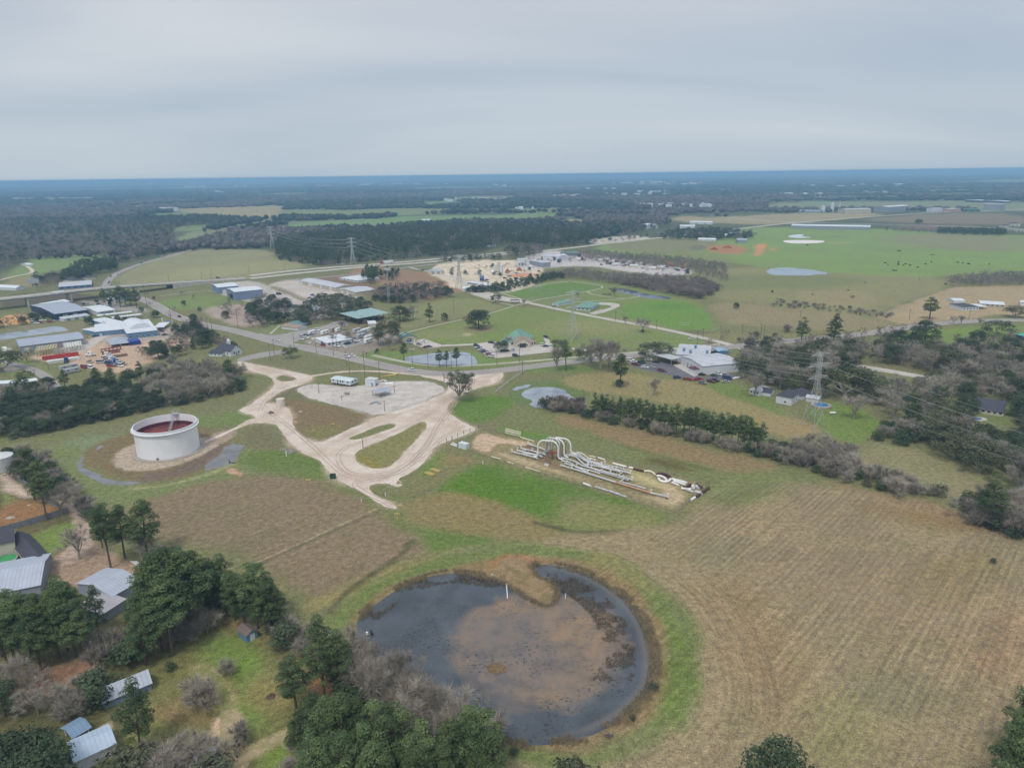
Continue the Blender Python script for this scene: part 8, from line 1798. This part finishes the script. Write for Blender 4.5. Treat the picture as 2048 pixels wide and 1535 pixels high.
region([(545,1290),(610,1310),(640,1350),(640,1320),(600,1275),(555,1265)], {'thicket': .7, 'bush': .3}, 4.5, (4.5, 7), 'in the brush between the blue shed and the pond', 'brush between the blue shed and the pond', 1.2, 22)
region([(620,1345),(700,1400),(715,1420),(700,1380),(660,1330)], {'bush': 1}, 4.5, (3.5, 6), 'under the dark evergreens on the pond bank', 'bushes under the bank evergreens', 1.3, 23)
region([(290,1300),(340,1310),(460,1228),(520,1215),(560,1275),(580,1262),(520,1195),(460,1200),(330,1260)], {'bush': .6, 'thicket': .4}, 5, (4, 7), 'under the dense pine grove beside the lawn', 'understorey of the dense pine grove', 1.3, 24)
region([(0,1430),(60,1440),(120,1420),(110,1380),(40,1370),(0,1380)], {'bare': 1}, 6.5, (7, 9.5), 'in the leafless wood at the left edge', 'leafless trees at the left edge', 1.15, 25)
region([(110,1430),(170,1470),(215,1430),(200,1370),(170,1390),(130,1400)], {'thicket': .8, 'bush': .2}, 4.5, (5, 7.5), 'in the brush left of the ribbed metal barn', 'brush left of the ribbed metal barn', 1.3, 26)
region([(255,1330),(250,1300),(180,1320),(200,1350)], {'thicket': .8, 'bush': .2}, 5, (5, 8), 'above the ribbed metal barn', 'brush above the ribbed metal barn', 1.2, 27)
region([(240,1540),(330,1510),(420,1500),(440,1540),(440,1640),(260,1640)], {'thicket': .65, 'olive': .35}, 4.6, (5, 7.5), 'in the brush at the bottom edge left of the track', 'brush at the bottom edge left of the track', 1.2, 28)
region([(560,1540),(600,1500),(640,1500),(900,1560),(900,1640),(600,1640)], {'bush': .7, 'thicket': .3}, 6, (4, 7), 'under the pines at the bottom edge', 'understorey of the bottom edge pines', 1.3, 29)
region([(0,1560),(110,1540),(130,1600),(0,1640)], {'bush': .6, 'thicket': .4}, 5, (4, 7), 'in the bottom left corner', 'bushes in the bottom left corner', 1.2, 30)
region([(10,920),(45,900),(80,920),(120,960),(190,1045),(178,1048),(100,985),(40,960)], {'bush': .4, 'thicket': .6}, 5, (4, 6.5), 'along the grey fence and driveway at the left', 'brush along the grey fence', 1.2, 31)
region([(985,1500),(1060,1492),(1110,1496),(1180,1480),(1250,1446),(1300,1400),(1312,1340),(1320,1340),(1310,1410),(1250,1462),(1180,1496),(1060,1512),(1000,1520)], {'olive': .7, 'thicketb': .3}, 5.5, (1.2, 2.4), 'on the near bank of the round pond', 'low plants on the near pond bank', 1.5, 32)
region([(1075,812),(1120,822),(1170,830),(1170,815),(1100,806)], {'thicketb': .8, 'bush': .2}, 4, (4, 6.5), 'at the marshy pond', 'brush at the marshy pond', 1.1, 33)
region([(580,640),(610,650),(690,640),(740,628),(735,612),(680,600),(640,600),(600,625)], {'oak': .5, 'bare': .3, 'evergreen': .2}, 10, (7, 10), 'between the warehouses and the open green shed', 'trees between the warehouses and the shed', 1.3, 34)
region([(500,660),(560,650),(590,640),(570,610),(520,600),(495,630)], {'bare': .6, 'evergreen': .4}, 10, (8, 11), 'around the brick house with the green roof', 'trees around the brick house', 1.2, 35)
region([(740,600),(790,608),(860,600),(900,590),(880,575),(800,575),(770,580)], {'bare': .45, 'bush': .35, 'evergreen': .2}, 7, {'bare': (8, 11), 'bush': (4, 5), 'evergreen': (6, 9)}, 'beside the mobile phone mast', 'trees beside the phone mast', 1.2, 36)
region([(720,560),(745,570),(760,560),(740,548)], {'pine': 1}, 8, (12, 16), 'right of the long tan warehouse', 'pines right of the long warehouse', 1.2, 37)
region([(925,585),(1000,585),(1090,564),(1130,556),(1120,548),(1050,560),(960,578)], {'bush': .8, 'evergreen': .2}, 6, (4, 6.5), 'in the hedge behind the left sports field', 'hedge behind the left sports field', 1.3, 38)
TH = 'in the brown thicket behind the sports park'
region([(1092,550),(1140,557),(1240,569),(1350,592),(1400,598),(1440,580),(1400,560),(1260,555),(1150,545)], {'brown': .5, 'thicketb': .5}, 6.5, {'brown': (7, 9.5), 'thicketb': (5, 8)}, TH, 'brown thicket behind the sports park', 1.2, 39)
region([(1120,512),(1180,505),(1300,512),(1450,530),(1455,565),(1400,552),(1390,542),(1300,535),(1180,522)], {'brown': .5, 'thicketb': .5}, 8, (5, 8), TH, 'brown thicket behind the sports park', 1.2, 40)
region([(1898,562),(1905,574),(2060,572),(2100,560),(2060,550),(1960,553)], {'brown': .7, 'thicket': .3}, 8, (6, 9), 'in the leafless strip above the brown field', 'leafless strip above the brown field', 1.2, 41)
region([(1545,612),(1640,622),(1740,632),(1790,640),(1788,632),(1700,616),(1560,603)], {'thicket': .97, 'bush': .03}, 7.5, (2, 4), 'along the ditch across the olive scrub', 'shrubs along the scrub ditch', 1.2, 42)
region([(1500,575),(1700,560),(1890,557),(1900,570),(1750,600),(1560,605)], {'thicketb': .8, 'olive': .2}, 48, (1.5, 3), 'scattered over the olive scrub', 'scattered scrub bushes', 1.2, 43)
region([(1420,690),(1600,672),(1600,660),(1440,672)], {'thicketb': .8, 'brown': .2}, 17, (3, 6), 'scattered beside the power poles', 'scattered shrubs beside the power poles', 1.2, 44)
region([(330,720),(400,700),(470,700),(400,660),(390,640),(300,700),(270,715)], {'bare': .5, 'evergreen': .3, 'bush': .2}, 8, {'bare': (7, 10), 'evergreen': (6, 9), 'bush': (3, 4)}, 'between the truck yard and the chapel', 'trees by the truck yard', 1.2, 70)
region([(440,630),(480,640),(500,620),(460,605)], {'bare': 1}, 14, (6, 9), 'beside the pinkish gravel lot', 'trees by the gravel lot', 1.2, 71)
region([(0,660),(50,650),(70,640),(30,640),(0,645)], {'evergreen': .5, 'bare': .5}, 9, (6, 9), 'by the rectangular pond at the left', 'trees by the left pond', 1.2, 72)
region([(60,645),(110,640),(100,625),(60,632)], {'evergreen': .4, 'bush': .6}, 7, (3, 6), 'left of the navy warehouse', 'bushes by the navy warehouse', 1.2, 73)
region([(640,700),(720,660),(800,690),(790,650),(730,640)], {'bare': .7, 'oak': .3}, 18, (6, 9), 'in the caravan lot', 'trees in the caravan lot', 1.1, 74)
region([(900,560),(1090,556),(1060,530),(900,535)], {'brown': .6, 'bush': .4}, 22, (4, 8), 'dotted through the sand works', 'plants in the sand works', 1.2, 75)
region([(1030,535),(1160,525),(1390,552),(1300,545),(1180,518),(1040,520)], {'brown': .7, 'evergreen': .3}, 17, (5, 9), 'among the yards behind the sports park', 'trees in the far yards', 1.2, 76)
region([(740,560),(800,560),(800,545),(740,548)], {'evergreen': .5, 'pine': .5}, 12, (8, 12), 'beside the brown earth lot', 'trees by the brown lot', 1.2, 77)
region([(1196,828),(1330,860),(1525,908),(1528,900),(1330,850),(1200,820)], {'pine': 1}, 9, (9, 12), 'standing second in the row behind the pipe yard', 'rear pines of the row', .85, 78)
region([(1080,500),(1240,484),(1330,474),(1330,470),(1240,478),(1080,492)], {'brown': .7, 'evergreen': .3}, 20, (6, 10), 'along the far highway', 'trees along the far highway', 1.3, 79)
region([(150,655),(330,640),(520,640),(500,600),(330,585),(200,600),(100,620)], {'bare': .5, 'evergreen': .3, 'bush': .2}, 30, (4, 8), 'dotted between the sheds and the road at the left', 'trees dotted at the left', 1.2, 80)
# mid distance
PW = 'in the large pine wood beyond the highway'
region([(553,518),(640,531),(700,526),(760,520),(860,514),(960,506),(1000,492),(1090,496),(1180,488),(1200,476),(1100,468),(980,462),(850,462),(700,468),(560,486)], {'pine': .93, 'bare': .07}, 11, (15, 20), PW, 'trees of the large pine wood', 1.35, 50)
region([(553,520),(640,533),(760,522),(900,512),(900,508),(760,517),(640,528),(560,515)], {'bush': .5, 'brown': .5}, 9, (5, 8), PW, 'trees of the large pine wood', 1.3, 51)
region([(122,562),(150,566),(235,540),(232,524),(160,534)], {'pine': .8, 'evergreen': .2}, 10, (11, 15), 'left of the curving road by the triangular field', 'pines left of the curving road', 1.3, 52)
region([(70,578),(130,566),(120,552),(70,560)], {'brown': .6, 'evergreen': .4}, 10, (8, 11), 'beside the billboard and overpass', 'trees beside the billboard', 1.3, 53)
region([(400,492),(545,496),(547,472),(450,472),(400,478)], {'brown': .6, 'evergreen': .4}, 13, (8, 12), 'along the top of the triangular field', 'trees along the triangular field', 1.3, 54)
region([(240,528),(345,505),(340,488),(240,500)], {'evergreen': .4, 'brown': .6}, 12, (9, 12), 'left of the curving road', 'trees left of the curving road', 1.3, 55)
region([(0,545),(60,520),(240,508),(345,490),(345,472),(0,478)], {'brown': .75, 'evergreen': .25}, 15, (10, 14), 'in the far leafless wood at the left', 'trees of the far leafless wood', 1.35, 56)
region([(-60,478),(345,474),(350,460),(440,452),(440,438),(0,442),(-60,442)], {'brown': .3, 'pine': .7}, 19, (13, 18), 'in the far dark wood at the left', 'trees of the far dark wood', 1.4, 57)
region([(300,455),(440,450),(470,440),(430,436),(300,441)], {'pine': 1}, 18, (14, 18), 'in the far dark wood at the left', 'trees of the far dark wood', 1.4, 58)
region([(450,470),(560,480),(700,465),(700,458),(550,462)], {'brown': .8, 'pine': .2}, 17, (8, 12), 'behind the large pine wood', 'trees behind the large pine wood', 1.4, 59)
region([(1080,470),(1180,476),(1260,470),(1340,456),(1340,446),(1270,447),(1170,455)], {'pine': .5, 'brown': .5}, 16, (10, 15), 'left of the far highway', 'trees left of the far highway', 1.4, 60)
region([(1326,480),(1500,480),(1512,472),(1420,462),(1330,468)], {'evergreen': .6, 'brown': .2, 'pine': .2}, 13, (9, 13), 'in the dark belt right of the far highway', 'trees of the belt right of the highway', 1.4, 61)
region([(1770,464),(1885,468),(1885,462),(1770,459)], {'brown': 1}, 16, (7, 9), 'in the far bare strip of the green pasture', 'far bare strip', 1.4, 62)
region([(1873,468),(2008,472),(2010,464),(1880,461)], {'evergreen': 1}, 12, (8, 10), 'in the far dark hedge of the green pasture', 'far dark hedge', 1.5, 63)
region([(1020,520),(1080,512),(1085,498),(1010,500)], {'brown': .5, 'evergreen': .5}, 11, (9, 12), 'above the sand works', 'trees above the sand works', 1.3, 64)
region([(880,528),(1000,520),(1000,515),(880,520)], {'brown': .6, 'evergreen': .4}, 11, (8, 11), 'above the sand works', 'trees above the sand works', 1.3, 65)
TREEQ.sort(key=lambda t: t[0])
WORD = {'pine': ['dark pine', 'tall green pine'], 'evergreen': ['dark leafy evergreen'], 'oak': ['rounded greyish oak'], 'bare': ['grey leafless tree'], 'brown': ['brownish leafless tree'],
  'bush': ['dark green bush'], 'olive': ['olive green bush'], 'thicket': ['grey leafless shrub'], 'thicketb': ['brown leafless shrub']}
OVER = []; ALLT = {}
for d_, k, x, y, hh, lab, grp, wd in TREEQ:
 if NTREE.get(KINDS[k][1], 0) < 296 and d_ < 1100:
  g_ = grp + ', ' + KINDS[k][1] + 's'; ALLT.setdefault((g_, WORD[k][0], lab), []).append((proj((x, y, 0))[0], put_tree(k, x, y, hh, WORD[k][0] + ' ' + lab, g_, wd)))
 else: OVER.append((k, x, y, hh, wd))
for (g_, w_, lab), l in ALLT.items():
 if 1 < len(l) <= 39:
  for i, (q, o) in enumerate(sorted(l, key=lambda z: z[0])): o['label'] = (lambda t: t if len(t.split()) < 17 else t.replace(' from the left ', ' '))(f'{ORD[i]} {w_} from the left {lab}')
def low(kind, seed):
 "lighter versions of the same trees for the masses beyond the nearest three hundred"
 r = np.random.default_rng(seed); cl = []
 if kind == 'pine':
  for i in range(9):
   f = i / 8; a = i * 2.4; q = 2.3 * math.sin(math.pi * (.15 + .8 * f)); cl.append(((q * math.cos(a), q * math.sin(a), 8.5 + 10 * f), (2.3 - f, 2.3 - f, 1.6)))
  V, F_ = leafcloud(r, cl, 5.0, .95, up=.5); return V / 20.0
 if kind in ('evergreen', 'oak', 'bush', 'olive'):
  for i in range(8): a = i * 2.4; q = 1.9 * r.random() ** .5; cl.append(((q * math.cos(a), q * math.sin(a), 2.2 + 5.6 * r.random()), (2, 2, 1.7)))
  V, F_ = leafcloud(r, cl, 5.0, .8, up=.45); return V / 9.5
 st = []; dr = []
 for i in range(26):
  d = r.normal(size=3); d[2] = abs(d[2]) + .5; d /= np.linalg.norm(d); st.append(np.array([0, 0, 2.0]) + d * r.uniform(1.5, 5.5) * np.array([.75, .75, 1])); dr.append(d)
 st.append(np.zeros(3)); dr.append(np.array([0, 0, 1.0]))
 V, F_ = hair(r, st, dr, 2.6, .10, 170, .7); return V / 9.0
def mass(items, kind, name, m, label, cat):
 if not items: return
 T = [low(kind, 900 + j) for j in range(4)]; Vs = []; r = np.random.default_rng(3)
 for k, x, y, hh, wd in items:
  t = T[r.integers(0, 4)]; a = r.random() * 6.28; c, s = math.cos(a), math.sin(a); w = hh * wd
  Vs.append(np.stack([x + (t[:, 0] * c - t[:, 1] * s) * w, y + (t[:, 0] * s + t[:, 1] * c) * w, t[:, 2] * hh], 1))
 V = np.concatenate(Vs); o = bpy.data.objects.new(name, npmesh(name, V, np.arange(len(V)).reshape(-1, 3), m)); link(o)
 tag(o, label, cat, kind='stuff')
grp_ = {}
for it_ in OVER: grp_.setdefault(it_[0], []).append(it_)
def massmat(name, cols, s=0.02):
 m, t, b = newmat(name); g = NG(t); tcn = g.n('ShaderNodeTexCoord').outputs['Object']
 c = g.mix(g.rng(g.noise(tcn, s, 3), 0.4, 0.6, 0, 1), cols[0] + (1,), cols[1] + (1,))
 c = g.mix(g.rng(g.noise(tcn, 0.12, 2), 0.45, 0.7, 0, .8), c, cols[2] + (1,)); c = g.scale(c, g.rng(g.noise(tcn, 1.0, 1), .3, .7, .75, 1.25))
 t.links.new(c, b.inputs['Base Color']); b.inputs['Roughness'].default_value = .8; b.inputs['Specular IOR Level'].default_value = .1; return m
MM_P = massmat('far_pines', [tuple(v * .62 for v in c) for c in PINEC]); MM_E = massmat('far_evergreens', [(0.040, 0.066, 0.032), (0.056, 0.078, 0.040), (0.086, 0.100, 0.058)])
MM_B = massmat('far_bare', [(0.24, 0.20, 0.175), (0.18, 0.155, 0.14), (0.30, 0.255, 0.22)])
mass(grp_.get('pine'), 'pine', 'pine_wood', MM_P, 'dark pines massed in the woods beyond the highway', 'pine wood')
mass([i for k in ('evergreen', 'oak', 'bush', 'olive') for i in grp_.get(k, [])], 'evergreen', 'evergreen_wood', MM_E, 'dark evergreens and bushes massed in the farther woods', 'wood')
mass([i for k in ('bare', 'brown', 'thicket', 'thicketb') for i in grp_.get(k, [])], 'bare', 'bare_wood', MM_B, 'grey brown leafless trees massed in the farther woods', 'wood')
# --- the far forest, out to the haze ---------------------------------------
FIELDS = [[(320,419),(572,411),(560,425),(540,440),(440,438)],[(345,491),(340,478),(470,453),(560,437),(548,443),(470,462),(375,491)],[(527,455),(574,450),(672,440),(762,437),(822,429),(932,428),(1130,425),(1090,440),(1024,441),(922,445),(812,452),(752,458),(687,457),(612,462),(550,462)],
          [(1120,450),(1131,435),(1170,438),(1164,450)],[(1330,450),(1339,430),(1449,434),(1536,426),(1770,423),(1921,422),(2100,415),(2300,600),(1200,512),(1190,480)],[(845,402),(922,403),(922,411),(845,412)],[(1536,404),(1700,402),(1900,401),(2100,403),(2100,420),(1536,420)]]
FW_ = [np.array(WP(f)) for f in FIELDS]
road_w = WP([(1084,502),(1159,494),(1246,482),(1326,475),(1400,467),(1480,457),(1568,447),(1700,436),(1861,425),(2100,417)])
r = np.random.default_rng(77); N = 66000
rr = 1350 * np.exp(r.random(N) * math.log(15500 / 1350)); aa = r.uniform(-.72, .72, N); fx_, fy_ = rr * np.sin(aa), rr * np.cos(aa)
keep = np.ones(N, bool)
for f in FW_: keep &= sdf(fx_, fy_, f) > 3
keep &= sdline(fx_, fy_, np.array(road_w)) > 25
op = OPEN(fx_, fy_, rr); keep &= op < .5
near = rr < 4500; dens = fbm(fx_ + 500, fy_, 420, 3); keep &= ~(near & (dens > 0.62) & (fx_ > -300)); keep &= r.random(N) < 0.92
# the woods already built tree by tree
for wq in ([(553,518),(640,531),(760,520),(960,506),(1180,488),(1200,476),(980,462),(700,468),(560,486)], [(-60,545),(60,520),(240,508),(345,490),(440,450),(440,438),(-60,442)], [(236,570),(400,495),(632,532),(500,556)]):
 keep &= sdf(fx_, fy_, np.array(WP(wq))) > 0
fx_, fy_, rr = fx_[keep], fy_[keep], rr[keep]; N = len(rr)
bmx = bmesh.new(); bmesh.ops.create_icosphere(bmx, subdivisions=1, radius=1); iv = np.array([v.co[:] for v in bmx.verts]); iF = np.array([[v.index for v in f.verts] for f in bmx.faces]); bmx.free()
lo_i = r.random(N)
sz = np.maximum(4.5, rr * 0.0030) * r.uniform(.7, 1.3, N); hh = r.uniform(8, 15, N) + 3 * (fbm(fx_, fy_, 700, 2) - .5)
ca, sa = np.cos(lo_i * 6.28), np.sin(lo_i * 6.28)
jit = 1 + r.normal(size=(N, len(iv))) * .16
vx = iv[None, :, 0] * jit * sz[:, None] * 1.5; vy = iv[None, :, 1] * jit * sz[:, None]
Vf = np.stack([fx_[:, None] + vx * ca[:, None] - vy * sa[:, None], fy_[:, None] + vx * sa[:, None] + vy * ca[:, None], hh[:, None] * (0.55 + 0.5 * iv[None, :, 2] * jit)], -1)
Ff = (iF[None] + (np.arange(N) * len(iv))[:, None, None]).reshape(-1, 3)
bm_ = fbm(fx_ - 900, fy_ * .6, 900, 3); tint = np.where((bm_ > .53)[:, None], np.array([[.105, .09, .08]]), np.array([[.026, .040, .028]])) * r.uniform(.65, 1.4, N)[:, None]
mixb = (r.random(N) < .22); tint[mixb] = np.array([.085, .075, .06]) * r.uniform(.7, 1.2, mixb.sum())[:, None]
ct = np.concatenate([np.repeat(tint, len(iv), 0), np.ones((N * len(iv), 1))], 1)
m, t, b = newmat('distant_canopy'); g = NG(t); ac = g.n('ShaderNodeAttribute', attribute_name='Col').outputs['Color']
c = g.scale(ac, g.rng(g.noise(g.n('ShaderNodeTexCoord').outputs['Object'], .25, 3, .7), .3, .7, .6, 1.4)); t.links.new(c, b.inputs['Base Color']); b.inputs['Roughness'].default_value = .9; b.inputs['Specular IOR Level'].default_value = .05
fo = bpy.data.objects.new('distant_forest', npmesh('distant_forest', Vf.reshape(-1, 3), Ff, m, {'Col': ('FLOAT_COLOR', ct)})); link(fo)
tag(fo, 'blue hazy forest covering the plain to the horizon', 'forest', kind='stuff')
print('trees', NTREE, 'over', {k: len(v) for k, v in grp_.items()}, 'far', N)
# ------------------------------------------------------------------ haze
hm, t, b = newmat('air'); t.nodes.remove(b)
pv = t.nodes.new('ShaderNodeVolumePrincipled'); pv.inputs['Color'].default_value = (0.38, 0.65, 0.95, 1); pv.inputs['Density'].default_value = HAZE = 0.000165
pv.inputs['Anisotropy'].default_value = 0.0
t.links.new(pv.outputs[0], t.nodes['Material Output'].inputs['Volume'])
b_ = MB(); b_.box((0, 0, 61), (230000, 230000, 124.4)); ho = b_.build('haze', hm); tag(ho, 'blue haze deepening over the far plain', 'haze', kind='stuff')
